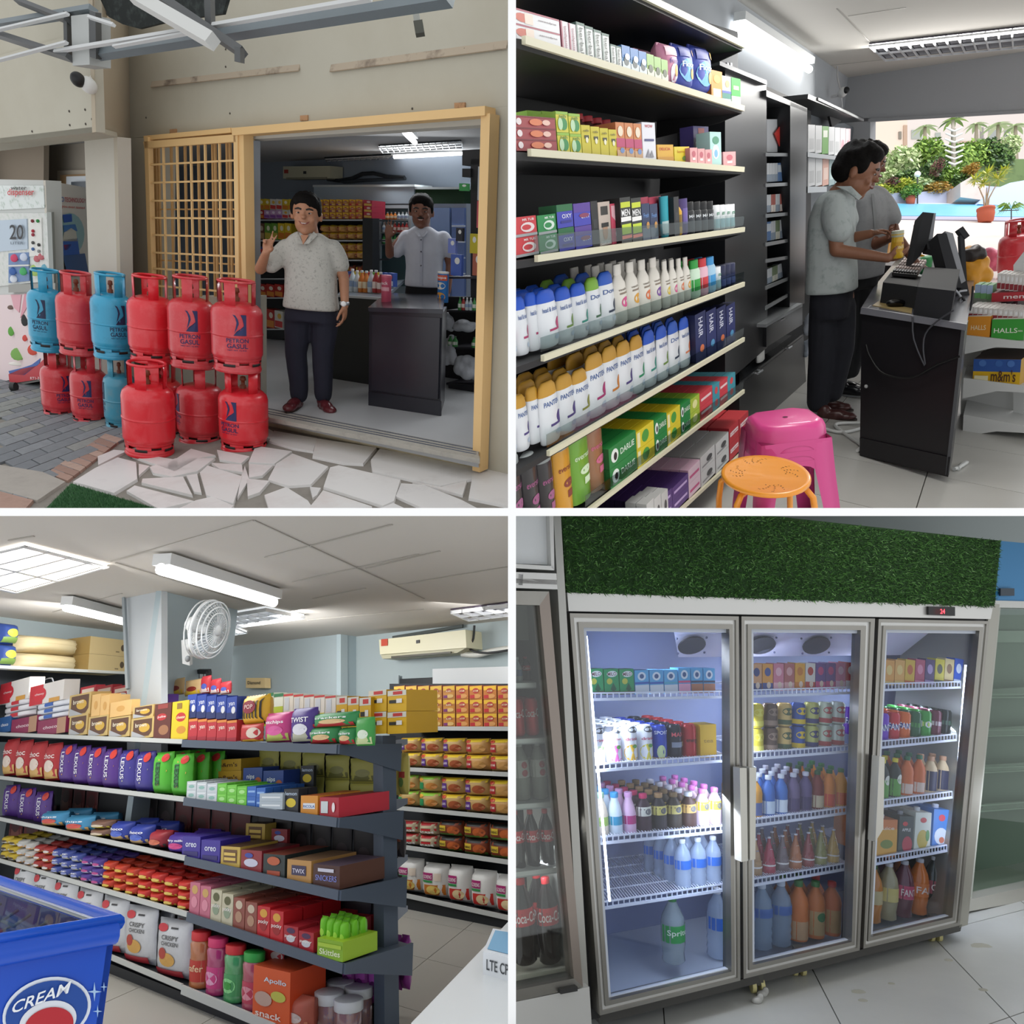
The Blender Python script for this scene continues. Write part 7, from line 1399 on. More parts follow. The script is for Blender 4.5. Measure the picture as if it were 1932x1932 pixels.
# ---- gondola
GO=empty('gondola_shelf',(0,0,0),None,label='long slate-grey gondola shelf of snacks in the middle of the aisle',cat='shelf');sl_=mat('#4a5563',.5);dk2=mat('#1d2025',.6);wr_=mat('#b9bcb8',.45)
GB=[((-20,1384),(345,1399),(637,1409)),((-20,1464.5),(348,1508),(637,1547)),((-20,1540.6),(350,1619),(640,1684)),((-20,1617.4),(354,1725),(648,1822)),((-20,1709.4),(344,1862),(520,1935))]
def gy(k,x):a,b_,c=GB[k];p,q_=(a,b_) if x<b_[0] else (b_,c);return p[1]+(q_[1]-p[1])*(x-p[0])/(q_[0]-p[0])
dpt=gp_.n*.45
sG('back_panel',gp_.off(.42),[(-40,1990),(725,1990),(705,1395),(-40,1395)],.03,dk2,GO)
sG('end_post',gp_.off(.32),[(706,1990),(726,1990),(722,1388),(704,1388)],.1,sl_,GO)
for k,(a,b_,c) in enumerate(GB):
    A_,B_,C_=gp_(*a),gp_(*b_),gp_(*c)
    q=MB();q.prism([A_,B_,B_+dpt,A_+dpt],-G.N*.02,dk2);q.obj('shelf_board',GO);q=MB();q.prism([B_,C_,C_+dpt,B_+dpt],-G.N*.02,sl_);q.obj('shelf_board',GO)
    q=MB();q.bar(A_,B_,.028,.012,wr_,up=gp_.n);q.obj('price_rail',GO);q=MB();q.bar(B_-G.N*.012,C_-G.N*.012,.045,.012,sl_ if k<4 else wr_,up=gp_.n);q.obj('price_rail',GO)
    if k<4:q=MB();q.prism([C_+G.N*.01,C_+dpt+G.N*.01,C_+dpt-G.N*.14,C_+dpt*.2-G.N*.05,C_-G.N*.035],hG*.015,sl_);q.obj('side_bracket',GO)
sG('kick_panel',gp_.off(.04),[(-40,1830),(-40,1720),(540,1950),(540,2060)],.05,dk2,GO)
# far side brackets of the gondola with hanging bags
for i,(y0,y1) in enumerate(((1394,1418),(1506,1540),(1612,1660),(1708,1760))):
    e_=gp_.off(.45);q=MB();q.prism([e_(722,y0+4),e_.off(.35)(766,y0),e_.off(.35)(766,y0+10),e_(722,y1)],hG*.015,sl_);q.obj('side_bracket',GO)
for nm,c,c2,c3 in (('hb1','#c2b45a','#a8322c','#6a8a4a'),('hb2','#2a2224','#8a4a34','#5a504a'),('hb3','#8a2a86','#b85ab4','#5a1a5c')):D[nm]=pouch('snack_bag',c,[('r',-.4,.4,.4,.55,c2),('e',0,.3,.3,.12,c3)],crimp=c)
ep=gp_.off(.6)
for x0,x1,yb,yt,k_,n_,lb in ((718,764,1503,1418,'hb1',3,'yellow snack bag hung at gondola end'),(720,756,1622,1540,'hb2',3,'black-brown snack bag hung at gondola end'),(720,752,1716,1650,'hb2',2,'black snack bag low at gondola end'),(722,766,1872,1762,'hb3',3,'magenta snack bag at gondola foot')):
    row(G,ep,hG,(x0,yb,yt),(x1,yb-4,yt+2),[(D[k_],lb,'snack',n_)],'right side',d=.06)
def g(k,x0,x1,h0,h1,items,where='',off=.015,lift=0,wh=('first','second','third','fourth','bottom'),**kw):
    b0,b1=gy(k,x0)-3-lift,gy(k,x1)-3-lift;row(G,gp_.off(off),hG,(x0,b0,b0-h0),(x1,b1,b1-h1),items,where or wh[k]+' gondola shelf',**kw)
def sb(nm,n,c,els,**k):D[nm]=carton(n,c,els,k.get('side'),k.get('top'))
sb('rwb','snack_box','#e4dfda',[('r',-.5,0,-.1,1,'#c8323c'),('e',-.2,.5,.2,.36,'#d0303c'),('t','chewy',-.34,.44,-.06,.58,'#f0e0e0'),('r',.1,0,.4,.2,'#d8a04a')]);sb('cbx','snack_box','#8a2a50',[('t','choco',-.3,.4,.2,.6,'#e0d0d4'),('r',.2,0,.5,1,'#b0886c')]);sb('bbx','snack_box','#2f5c94',[('t','choco',-.3,.4,.3,.6,'#e0e4ec')])
D['thn']=pouch('flat_pack','#e2e0e4',[('r',-.1,.2,.15,.8,'#c83a44')]);D['thb']=pouch('flat_pack','#dfe2ea',[('r',-.1,.2,.15,.8,'#3a64b4')])
sb('dsp','display_box','#c2a768',[('p',[(-.4,.1),(.3,.1),(.42,.3),(.42,.92),(-.4,.92)],'#5a3a26'),('e',.1,.5,.24,.22,'#c8a03a'),('t','brown',-.3,.55,.2,.75,'#e4dcc8'),('p',[(-.45,.05),(.2,.05),(-.45,.4)],'#a9abae')],side='#b8985c',top='#d0b878');sb('tnb','snack_box','#d8b070',[('e',0,.5,.2,.2,'#c89850')])
sb('brn','biscuit_box','#5c2a20',[('e',-.05,.62,.3,.1,'#b02a2c'),('e',.1,.25,.3,.14,'#9a6a48'),('r',-.3,.85,.3,.98,'#8a3a34'),('t','julie',-.3,.58,.2,.66,'#e8d8d8')]);sb('ylw','biscuit_box','#d8bc1c',[('e',.05,.58,.3,.12,'#b82a2c'),('e',.1,.25,.28,.1,'#c8862c'),('t','cheese',-.2,.54,.3,.62,'#f0e0c0'),('r',-.2,.8,.1,.95,'#8a6a2c')])
g(0,-4,124,27,28,[(D['bbx'],'blue biscuit box','biscuits',1,.5),(D['cbx'],'crimson biscuit box','biscuits',2,1)]);g(0,-4,124,31,31,[(D['thn'],'flat white pack with red mark','snack',1),(D['thb'],'flat white pack with blue mark','snack',1)],lift=28,layers=3,d=.12);g(0,-4,120,36,34,[(D['rwb'],'red and white snack box','snack',2)],'top of the left stack',lift=59,d=.12)
g(0,128,290,37,38,[(D['dsp'],'tan display box of brown snack packs','snack',4)],d=.15);g(0,128,170,40,40,[(D['dsp'],'upper tan display box of brown packs','snack',1)],lift=37,d=.15);g(0,171,205,40,38,[(D['tnb'],'plain tan box','snack',2)],'second layer, first gondola shelf',lift=38,d=.15);g(0,206,248,28,27,[(D['tnb'],'low tan box','snack',1)],'second layer, first gondola shelf',lift=40);g(0,249,290,22,22,[(D['dsp'],'short upper tan display box','snack',1)],lift=39,d=.15)
g(0,288,321,66,66,[(D['brn'],'tall brown biscuit box','biscuits',1)]);g(0,321,354,72,72,[(D['ylw'],'tall yellow biscuit box','biscuits',1)])
sb('yan','snack_cup','#b82a34',[('t','yan',-.3,.5,.3,.7,'#e8d8c8'),('r',-.5,.88,.5,1,'#d8843a'),('r',-.5,0,.5,.18,'#a02030')]);sb('yab','snack_cup','#22409a',[('t','yan',-.3,.55,.3,.75,'#d8dcec'),('r',-.5,0,.5,.3,'#1c2a60'),('e',.2,.4,.2,.16,'#d8d8d8')])
g(0,354,446,40,40,[(D['yan'],'red dip-stick cup','snack',5)],d=.08);g(0,352,446,44,42,[(D['yab'],'blue dip-stick cup','snack',5)],lift=42,d=.08)
D['str']=pouch('striped_bag','#e0b02c',[('r',-.5+.125*i,0,-.45+.125*i,1,'#2a2220') for i in range(8)]+[('e',0,.6,.28,.22,'#8a1f34'),('t','POP',-.18,.54,.18,.68,'#e8c8c0')]);D['strr']=pouch('striped_bag','#b82a2c',[('e',.2,.5,.28,.3,'#d8c8b8'),('r',-.5,0,.5,.15,'#d8a02c')])
g(0,446,494,58,56,[(D['str'],'yellow and black striped popcorn bag','snack',1)],lift=32,d=.12);g(0,445,490,34,34,[(D['strr'],'red bag under the striped bag','snack',1)],off=0)
def bag(nm,c,c2,c3,t=None,tc='#fff',name='snack_bag'):D[nm]=pouch(name,c,[('r',-.46,.06,.46,.3,c2),('e',.05,.4,.3,.16,c3)]+([('t',t,-.36,.6,.36,.74,tc)] if t else []),crimp=c)
bag('pnk','#c83a80','#b8c060','#d85a9c','vitchips');bag('zeb','#4a3484','#b8b8a0','#dcdce4','TWIST');bag('grd','#2f8a4c','#b8282c','#d8b884','crackers');bag('grn','#3f9a44','#c8d49a','#d8e4d0')
g(0,489,541,58,57,[(D['pnk'],'pink and white snack bag','snack',1)],d=.1);g(0,538,587,70,66,[(D['zeb'],'purple zebra-striped snack bag','snack',1)],d=.1);g(0,574,664,34,34,[(D['grd'],'green and red cracker pack','snack',1,1.8),(D['grd'],'short green and red cracker pack','snack',1,1)],d=.1);g(0,576,668,28,28,[(D['grd'],'upper green and red cracker pack','snack',1)],lift=33,d=.1);g(0,664,700,56,54,[(D['grn'],'green and black snack bag','snack',1)])
sb('wyc','drink_powder_tin','#e4e0d4',[('r',-.5,0,.5,.45,'#d8c832'),('r',-.4,.5,.1,.9,'#cfd6dc'),('r',-.5,.94,.5,1,'#c83a3a')]);sb('wgc','drink_powder_tin','#dfe4d4',[('r',-.5,0,.5,.6,'#b8c83a'),('r',-.5,.9,.5,1,'#2f7a4a')]);sb('yrd','drink_powder_tin','#e0b01c',[('r',-.5,.75,.5,1,'#d8d4c8'),('r',-.2,.8,.3,.95,'#c8302c'),('r',-.4,.4,0,.55,'#2a2620'),('r',0,.4,.3,.6,'#e8e4e0')],side='#c89a18')
g(0,497,700,62,60,[(D['wgc'],'white and lime tin','tin',2),(D['wyc'],'white and yellow tin with red rim','tin',5),(D['yrd'],'yellow and red tin','tin',3)],'back row of first gondola shelf',off=.3,lift=32,d=.1)
row(G,gp_.off(.33),hG,(694,1385,1302),(768,1384,1302),[(D['yrd'],'yellow drink powder box','drink powder',2)],'stacked over the gondola end',layers=2,d=.25)
# shelf 2
bag('rdb2','#a8262c','#c8a05c','#d8c8bc','choc','#f0dcd8','biscuit_bag');D['lxp']=pouch('biscuit_pack','#4f2a80',[('p',[(0,.2),(.4,.55),(0,.9),(-.4,.55)],'#c89a2c'),('e',.3,.85,.14,.12,'#c8382c'),('t','LEXUS',-.12,.28,.12,.82,'#e4e4ec',1)]);D['lxb']=pouch('biscuit_pack','#3c3488',[('p',[(0,.2),(.4,.55),(0,.9),(-.4,.55)],'#b8b898'),('e',.3,.85,.14,.12,'#c8382c'),('t','LEXUS',-.12,.28,.12,.82,'#e4e4ec',1)]);D['lxg']=pouch('biscuit_pack','#4fb02c',[('r',-.12,0,.12,1,'#2f7a3c'),('p',[(0,.2),(.42,.55),(0,.85),(-.42,.55)],'#c8b04a'),('e',.3,.86,.15,.1,'#c8302c'),('t','LEXUS',-.12,.2,.12,.75,'#2a4a30',1)])
g(1,-4,102,64,68,[(D['rdb2'],'red biscuit bag','biscuits',4)],d=.1);g(1,102,278,68,76,[(D['lxp'],'purple biscuit pack with gold diamond','biscuits',4),(D['lxb'],'indigo biscuit pack with pale diamond','biscuits',2)],d=.1);g(1,278,350,78,80,[(D['lxg'],'green biscuit pack','biscuits',2)],d=.1,back=2)
sb('mmy','chocolate_box','#b8922c',[('t',"m&m's",-.2,.35,.4,.7,'#4a2c20'),('r',-.45,.2,-.25,.6,'#c8b880')],top='#2a3450');sb('blc','chocolate_box','#26438c',[('t','nips',-.3,.35,.1,.65,'#d8dce8'),('e',.3,.3,.16,.2,'#a8562c')]);sb('wht','gum_box','#c4ccd0',[('e',0,.4,.3,.2,'#8ab4ac'),('r',-.4,.7,.4,.8,'#e4e8ea')]);sb('grb','gum_box','#6ac03c',[('e',0,.4,.3,.2,'#a8e08c'),('r',-.4,.7,.4,.8,'#8ad85c')]);sb('blg','gum_box','#2f64b4',[('r',-.4,.4,.4,.6,'#8ab0e0')]);sb('gyb2','gum_box','#a8b4bc',[('r',-.4,.4,.4,.6,'#d8dee0')]);sb('lem','sweet_box','#23262c',[('e',0,.4,.34,.2,'#d0b82c'),('t','lemon',-.4,.72,.4,.88,'#b8c8d8')]);sb('org','sweet_box','#d08a2c',[('r',-.35,.3,.35,.6,'#d8dce0'),('t','RICOLA',-.33,.36,.33,.5,'#3a6aa8')],top='#b8642c');sb('rdo','sweet_box','#a82432',[('r',-.42,.2,-.05,.8,'#c8d0d0'),('e',.25,.5,.08,.25,'#e8dcdc')],top='#8a1c28',side='#c02c3c')
bag('ygb3','#a8a44c','#6a6a34','#8a8a54');g(1,482,706,92,96,[(D['ygb3'],'yellow-green bag hanging behind the second shelf','snack',5)],off=.4,lift=24,layers=2,d=.03,gap=.02)
g(1,388,456,26,26,[(D['mmy'],'yellow chocolate box','chocolate',1)],off=.25,lift=34,layers=1,d=.15);g(1,388,456,22,22,[(D['mmy'],'upper yellow chocolate box','chocolate',1,1)],off=.26,lift=60,d=.15);g(1,457,535,36,36,[(D['blc'],'blue chocolate box','chocolate',2)],off=.22,lift=38,d=.12)
g(1,351,409,32,34,[(D['wht'],'white gum box','gum',3)],layers=2,d=.05,back=3);g(1,409,465,36,36,[(D['grb'],'lime green gum box','gum',3)],layers=2,d=.05,back=3);g(1,465,500,38,38,[(D['blg'],'blue gum box','gum',2)],layers=2,d=.05,back=4);g(1,488,534,30,30,[(D['gyb2'],'grey gum box','gum',1)],layers=2,off=0);g(1,534,563,44,44,[(D['lem'],'black box with lemon','sweets',1)],back=1);g(1,566,600,36,36,[(D['org'],'orange sweet box','sweets',1)],d=.14,back=1);g(1,602,640,38,38,[(D['rdo'],'red sweet box at the corner','sweets',1)],d=.35)
g(1,566,592,40,40,[(D['lem'],'black header card with lemon','sweets',1)],off=.3,lift=52,d=.02)
# shelf 3
bag('bis','#3f8ab4','#c89a5c','#c8483c','chips');bag('bis2','#7a5a4c','#c8b83a','#d8c8b0');bag('blp','#2c3f9c','#c8a878','#4a64c0','choco');bag('rdp','#9c2834','#3a2a2c','#c86a4c');bag('pup','#40288a','#5a3aa0','#c83a80','dairy milk')
g(2,-4,86,58,60,[(D['lxp'],'purple biscuit pack','biscuits',3)],off=.1,d=.08);g(2,66,160,26,30,[(D['bis'],'teal cookie pack lying flat','biscuits',2)],layers=1,d=.15,back=1);g(2,160,198,30,30,[(D['bis2'],'brown wafer pack with yellow end','biscuits',1)],layers=2,d=.15);g(2,198,272,34,38,[(D['blp'],'royal blue chocolate pack','chocolate',2)],d=.15,back=1);g(2,271,305,34,34,[(D['rdp'],'red and black wafer pack','chocolate',1)],d=.15);g(2,305,350,36,38,[(D['pup'],'deep purple chocolate box','chocolate',1)],d=.15,back=1)
sb('pub','chocolate_box','#3a2a90',[('t','oreo',-.3,.5,.3,.7,'#d8dcec'),('r',-.4,.1,.4,.3,'#2a2068')],top='#4a3c9c');sb('ysn','display_box','#c2a44c',[('r',-.35,.2,.35,.85,'#6a4a28'),('r',-.3,.3,.3,.45,'#d8b85c'),('r',-.3,.55,.3,.7,'#d8b85c')],top='#5a4028');sb('rsn','display_box','#8c2a30',[('e',0,.4,.34,.2,'#c8c8d8'),('e',-.1,.75,.2,.12,'#3a4a9c')],top='#5a2a24');sb('dsn','display_box','#26302f',[('r',-.3,.05,.3,.25,'#a8482c'),('e',0,.7,.3,.2,'#b85a34')],top='#7a3a28');sb('snk','display_box','#b88a4c',[('r',-.3,.3,.3,.75,'#3c3450'),('t','TWIX',-.25,.4,.25,.6,'#d8d4e4')],top='#8a6a4c');sb('snb','display_box','#4a2c24',[('t','SNICKERS',-.4,.3,.4,.55,'#7a84c8'),('r',-.3,.7,.3,.85,'#c8c8d4')],top='#5a4a58',side='#5c3a2c')
g(2,342,415,40,42,[(D['pub'],'indigo cookie box','biscuits',2)],d=.2);g(2,415,453,38,38,[(D['ysn'],'yellow display box of bars','chocolate',1)],d=.25);g(2,453,494,40,40,[(D['rsn'],'red display box of bars','chocolate',1)],d=.25);g(2,495,538,42,42,[(D['dsn'],'dark green display box','chocolate',1)],d=.3);g(2,540,588,42,42,[(D['snk'],'tan display box of purple bars','chocolate',1)],d=.3);g(2,589,642,44,44,[(D['snb'],'brown display box of bars','chocolate',1)],d=.3)
g(2,462,500,40,40,[(D['ysn'],'yellow box with oval header behind','chocolate',1)],off=.3,lift=52,d=.08);g(2,511,542,30,30,[(D['rsn'],'red header card behind dark box','chocolate',1)],off=.3,lift=62,d=.02)
bag('drk2','#1f1a1c','#5a4a44','#3a3034');bag('rdk','#5a2024','#7a4a40','#4a2c2c');g(2,110,470,76,80,[(D['rdk'],'dim red pack hanging behind third shelf','snack',3),(None,'','',2),(D['drk2'],'dim black pack hanging behind third shelf','snack',3),(D['rdk'],'dim red pack hanging behind third shelf','snack',4)],off=.41,lift=34,d=.02);g(2,480,705,92,96,[(D['drk2'],'black snack pack hanging behind bar boxes','snack',6)],off=.41,lift=40,d=.02)
# shelf 4: heaped bars and boxed sticks
bag('b1','#c2a82c','#d8d8d4','#4a3a2c',name='bar');bag('b2','#b8b8b4','#d8a060','#c8c8cc',name='bar');bag('b3','#9c2a28','#c88a4c','#d8d0cc',name='bar');bag('b4','#3a4a94','#b8b8a0','#8a94c8','x',name='bar');bag('b5','#4a3488','#c8c8e0','#b84a8c',name='bar');bag('b6','#c03a20','#d8863a','#d8b84a',name='bar');bag('b7','#c22a20','#c8a83a','#e0c060',name='bar')
g(3,-4,354,40,56,[(D['b1'],'yellow bar pack','bars',2),(D['b2'],'silver bar pack','bars',2),(D['b3'],'red-brown bar pack','bars',2),(D['b4'],'blue bar pack','bars',3),(D['b5'],'violet bar pack','bars',2),(D['b6'],'orange bar pack','bars',3),(D['b7'],'red bar pack','bars',4)],layers=3,d=.1,back=2,hvar=.08)
g(3,12,700,84,92,[(D['rdk'],'dim red pack hanging behind fourth shelf','snack',3),(D['drk2'],'dim black pack hanging behind fourth shelf','snack',12)],off=.41,lift=36,d=.02)
def pk(nm,c,c2,c3,t=None):sb(nm,'biscuit_stick_box',c,[('e',0,.78,.3,.14,c2),('e',0,.4,.3,.18,c3)]+([('t',t,-.4,.42,.4,.58,'#f0e8e0')] if t else []),top=c,side=c)
pk('k1','#c06a80','#c8a05c','#d88a9c');pk('k2','#c2bca0','#5a5a34','#8a9a80','pocky');pk('k3','#8c4a3c','#c8b8a0','#b0886c');pk('k4','#c01c24','#d8a03a','#9c1418','pocky');pk('k5','#a8202c','#4a2a50','#c8c8cc','pejoy')
g(3,356,484,62,60,[(D['k1'],'pink biscuit stick box','biscuits',2),(D['k2'],'cream biscuit stick box','biscuits',2),(D['k3'],'brown biscuit stick box','biscuits',2)],d=.12,back=2);g(3,484,534,60,60,[(D['k4'],'red biscuit stick box','biscuits',2)],d=.12,back=2);g(3,534,592,40,38,[(D['k5'],'short dark red biscuit box','biscuits',2)],d=.12,back=3)
bag('skt','#6fc01c','#4a8a1c','#a8e04a',name='sweet_bag');sb('skb','display_box','#86b024',[('t','Skittles',-.4,.2,.4,.5,'#e8f0c8'),('r',-.45,.6,.45,.8,'#a8c83a')],side='#9cc02c');g(3,597,648,36,40,[(D['skb'],'lime display box at the shelf corner','sweets',1)],d=.22,off=.0);g(3,600,650,48,50,[(D['skt'],'bright green sweet bag','sweets',4)],off=.04,lift=28,d=.05,back=2)
# shelf 5: white bags, jars
D['wbg']=pouch('chicken_snack_bag',mat('#c4c6c9',.35,.2,noise=.3,scale=6),[('e',-.22,.86,.18,.07,'#b82430'),('r',.05,.86,.25,.89,'#2a2a2c'),('t','CRISPY',-.2,.66,.3,.74,'#4a4a4c'),('t','CHICKEN',-.2,.56,.3,.63,'#4a4a4c'),('e',0,.32,.24,.12,'#c89a4c'),('e',-.15,.42,.12,.1,'#a83a2c'),('r',-.4,.03,.4,.15,'#9c1f2c')])
g(4,12,226,92,108,[(D['wbg'],'white chicken snack bag behind the freezer','snack',5)],d=.1,back=1);g(4,222,347,108,112,[(D['wbg'],'white chicken snack bag in full view','snack',2.0 and 2)],d=.1,back=2)
def jar(nm,c,band,capc,e_=()):D[nm]=turned('sweet_jar',[(.44,0),(.49,.03),(.46,.1),(.48,.4),(.46,.6),(.49,.78),(.4,.84)],mat(c,.2,coat=.5,noise=.6,scale=12),[('r',-.6,.12,.6,.5,band)]+list(e_),cap0(.44,.84,capc),'lid')
jar('jr','#b0683a','#b83428','#c8242a',[('t','wafer',-.4,.3,.4,.42,'#e8c8a0')]);jar('jp','#a83468','#c83a7c','#d03068',[('e',0,.3,.3,.12,'#e0a0c0')]);jar('jg','#4a9a5c','#4a9a5c','#c8242a',[('e',0,.3,.3,.13,'#8ad88c'),('e',0,.3,.16,.07,'#3a9a3c')]);jar('jq','#a8485c','#b83a54','#2a9a3c',[('e',0,.3,.3,.12,'#d8909c')])
g(4,345,480,108,112,[(D['jr'],'orange jar with red lid','jar',1),(D['jp'],'pink jar with magenta lid','jar',1),(D['jg'],'green jar with red lid','jar',1),(D['jq'],'rosy jar with green lid','jar',1)],d=.1)
sb('obx','snack_box','#d0521c',[('t','Apollo',-.2,.7,.4,.82,'#c8dce8'),('e',.2,.5,.2,.1,'#b8b84a'),('e',-.2,.4,.24,.14,'#b89a8c'),('t','snack',-.4,.06,.3,.18,'#e0d8d0')],side='#c8441a',top='#a83c18');g(4,474,548,106,100,[(D['obx'],'orange open snack box','snack',1)],d=.22,off=0);g(4,492,535,30,30,[(D['strr'],'orange header flap with jelly picture','snack',1)],off=.12,lift=112,d=.02);bag('jly','#b05a48','#c87a5c','#c8b8b0');g(4,528,575,66,62,[(D['jly'],'translucent bag of red sweets','sweets',1)],d=.12);g(4,560,620,80,76,[(D['rdk'],'dark red carton in the shadow','snack',1)],off=.32,lift=30,d=.1)
D['wjr']=turned('sweet_jar',[(.44,0),(.49,.03),(.49,.74),(.42,.8)],mat('#8c6a68',.2,coat=.5,noise=.8,scale=10,c2='#4a5a8c'),(),cap0(.5,.76,'#cfd2d4'),'lid')
for x,y,lb in ((600,1966,'left front'),(637,1980,'middle front'),(622,1940,'left rear'),(658,1950,'right rear')):place(G,D['wjr'],gp_.off(.12 if 'front' in lb else .26),hG,x,y,y-(90 if 'front' in lb else 84),xw=40,d=.13,label='white-lidded sweet jar, '+lb+' of four at gondola corner',cat='jar')
row(G,gp_.off(.36),hG,(640,1880,1775),(716,1900,1790),[(D['hb3'],'magenta bag in the gondola shadow','snack',3)],'behind the jars',d=.05)
# items on top rear of the gondola left
sb('rdy','snack_box','#a8323c',[('r',-.4,.5,.4,.8,'#d8c8b8'),('e',0,.3,.3,.15,'#d8d4cc')]);sb('pur2','snack_box','#5a3490',[('r',-.4,.4,.4,.6,'#a83a5c')]);row(G,gp_.off(.38),hG,(150,1318,1296),(245,1318,1294),[(D['rdy'],'red biscuit carton in the back row','biscuits',3)],'behind tan boxes',d=.08);row(G,gp_.off(.38),hG,(246,1332,1310),(318,1332,1312),[(D['pur2'],'purple carton in the back row','biscuits',3)],'behind tall brown box',d=.08)
bag('mix','#c8a878','#d8b82c','#8c2a20');bag('rdk3','#b02a34','#d8c8c8','#4a5ab0');row(G,gp_.off(.5),hG,(312,1312,1280),(375,1312,1284),[(D['mix'],'tan snack bag before the mesh rack','snack',2)],'rear top',d=.05);row(G,gp_.off(.45),hG,(374,1308,1278),(430,1310,1290),[(D['rdk3'],'red and white snack bag','snack',3)],'rear top',d=.05,hvar=.2)
MR=empty('mesh_rack',(0,0,0),None,label='dark framed mesh rack behind the red snack bags',cat='rack');mp=gp_.off(.75)
for a,b_ in (((303,1266),(396,1267)),((305,1266),(306,1320)),((394,1267),(394,1320))):q=MB();q.bar(mp(*a),mp(*b_),.035,.03,'#23262b');q.obj('frame_bar',MR)
for x in range(312,392,8):q=MB();q.bar(mp(x,1268),mp(x,1300),.006,.006,'#5a6066');q.obj('mesh_wire',MR)
for x0,y0,pts in ((0,0,((50,1296),(92,1280),(100,1284),(103,1298))),):cable('cable',pts,.006,'#8a8c90','thin wire handle above the red and white boxes',pl=gp_.off(.2))
# ---- noodle wall at right
NW=empty('wall_shelf',(0,0,0),None,label='black wall shelf full of noodle packs at right',cat='shelf')
WB=[((735,1374),(975,1375)),((742,1450),(975,1462)),((736,1523),(975,1545)),((740,1595),(975,1629)),((740,1684),(975,1735))]
sG('back_panel',wg.off(.4),[(735,1740),(980,1800),(980,1290),(735,1290)],.03,dk2,NW);sG('kick_panel',wg.off(.02),[(740,1712),(980,1766),(980,1738),(740,1686)],.3,dk2,NW)
for a,b_ in WB:A_,B_=wg(*a),wg(*b_);q=MB();q.prism([A_,B_,B_+wg.n*.4,A_+wg.n*.4],-G.N*.02,dk2);q.obj('shelf_board',NW);q=MB();q.bar(A_,B_,.035,.012,mat('#c4c6c4',.45),up=wg.n);q.obj('price_rail',NW)
def nr(k,x0,x1,h0,h1,items,where,**kw):
    (xa,ya),(xb,yb)=WB[k];y=lambda x:ya+(yb-ya)*(x-xa)/(xb-xa)-3;row(G,wg.off(.03),hG,(x0,y(x0),y(x0)-h0),(x1,y(x1),y(x1)-h1),items,where,**kw)
nr(0,742,967,77,79,[(D['cup'],'yellow noodle box with purple mark','noodles',5),(D['cupr'],'yellow noodle box with red mark','noodles',4)],'top of noodle wall',layers=3,d=.15,gap=.07)
nr(1,748,966,56,64,[(D['bagp'],'yellow noodle bag with purple mark','noodles',3),(D['bagr'],'yellow noodle bag with red mark','noodles',2)],'second tier of noodle wall',layers=2,d=.15,gap=.02)
nr(2,744,966,60,68,[(D['bagg'],'green noodle bag','noodles',2),(D['bagp'],'yellow noodle bag with purple mark','noodles',2),(D['bagr'],'yellow noodle bag with red mark','noodles',1)],'third tier of noodle wall',layers=2,d=.15,gap=.02)
nr(3,750,820,46,50,[(D['baga'],'cream and red noodle bag','noodles',2)],'fourth tier of noodle wall',layers=2,d=.15);nr(3,820,970,56,70,[(D['bagd'],'black and orange noodle bag','noodles',3)],'fourth tier of noodle wall',layers=2,d=.15)
nr(4,742,836,66,66,[(D['bagm'],'white multipack with brown noodles','noodles',2)],'bottom tier of noodle wall',d=.2);nr(4,836,975,72,74,[(D['bagmr'],'white multipack with red band','noodles',3)],'bottom tier of noodle wall',d=.2)
# ---- blue freezer and white counter in front
FZ=empty('chest_freezer',(0,0,0),None,label='blue chest freezer with glass lid at the lower left',cat='freezer');tG=G.floor(.86);c1=tG(219,1741);bl=mat('#1450c4',.35,noise=.2,scale=2,c2='#0f3fa4');bl2=mat('#1a5cd8',.25)
dF=(tG(16,1775)-c1).normalized();hF=(tG(16,1672)-c1).normalized();a1=c1+dF*.62;a2=c1+hF*1.5;a3=a1+hF*1.5
slab('end_panel',[c1,a1,a1-G.N*.82,c1-G.N*.82],.04,bl,FZ,dirv=hF);slab('side_panel',[c1,a2,a2-G.N*.82,c1-G.N*.82],.02,bl,FZ,dirv=dF)
q=MB();q.tube([a1-G.N*.0,c1,a2],.028,bl2,10);q.obj('rim',FZ);q=MB();q.tube([a1-dF*.0-G.N*.03-hF*.03,c1-G.N*.03-hF*.01],.034,bl,10);q.obj('rim_band',FZ)
q=MB();q.bar(c1+dF*.03+hF*.05,a2+dF*.03,.02,.01,mat('#b4b8b8',.3,.5),up=G.N);q.obj('lid_track',FZ)
slab('glass_lid',[c1+dF*.06+hF*.06,a1+hF*.06,a3,a2+dF*.06],.006,glass_mat('#c4ccd0',.12),FZ,dirv=-G.N);slab('inner_tray',[c1+dF*.04+hF*.04-G.N*.25,a1+hF*.04-G.N*.25,a3-G.N*.25,a2+dF*.04-G.N*.25],.01,mat('#8f8c88',.7,noise=.6,scale=4,c2='#6a6a70'),FZ,dirv=-G.N)
for u in (.22,.5,.8,1.1):q=MB();P0=c1+hF*u+dF*.08-G.N*.03;q.tube([P0,P0+dF*.05-G.N*.03,P0+dF*.05+hF*.12-G.N*.03,P0+hF*.12],.006,'#b8c0cc',6);q.tube([P0+dF*.06-G.N*.03,P0+dF*.4-G.N*.16],.005,'#a4a8b0',6);q.obj('basket_wire',FZ)
epn=Pl(c1-hF*.006,hF);epn=Pl(c1,(a1-c1).cross(G.N));epn=epn if epn.n.y>0 else Pl(epn.p,-epn.n);ez=epn.off(-.012)
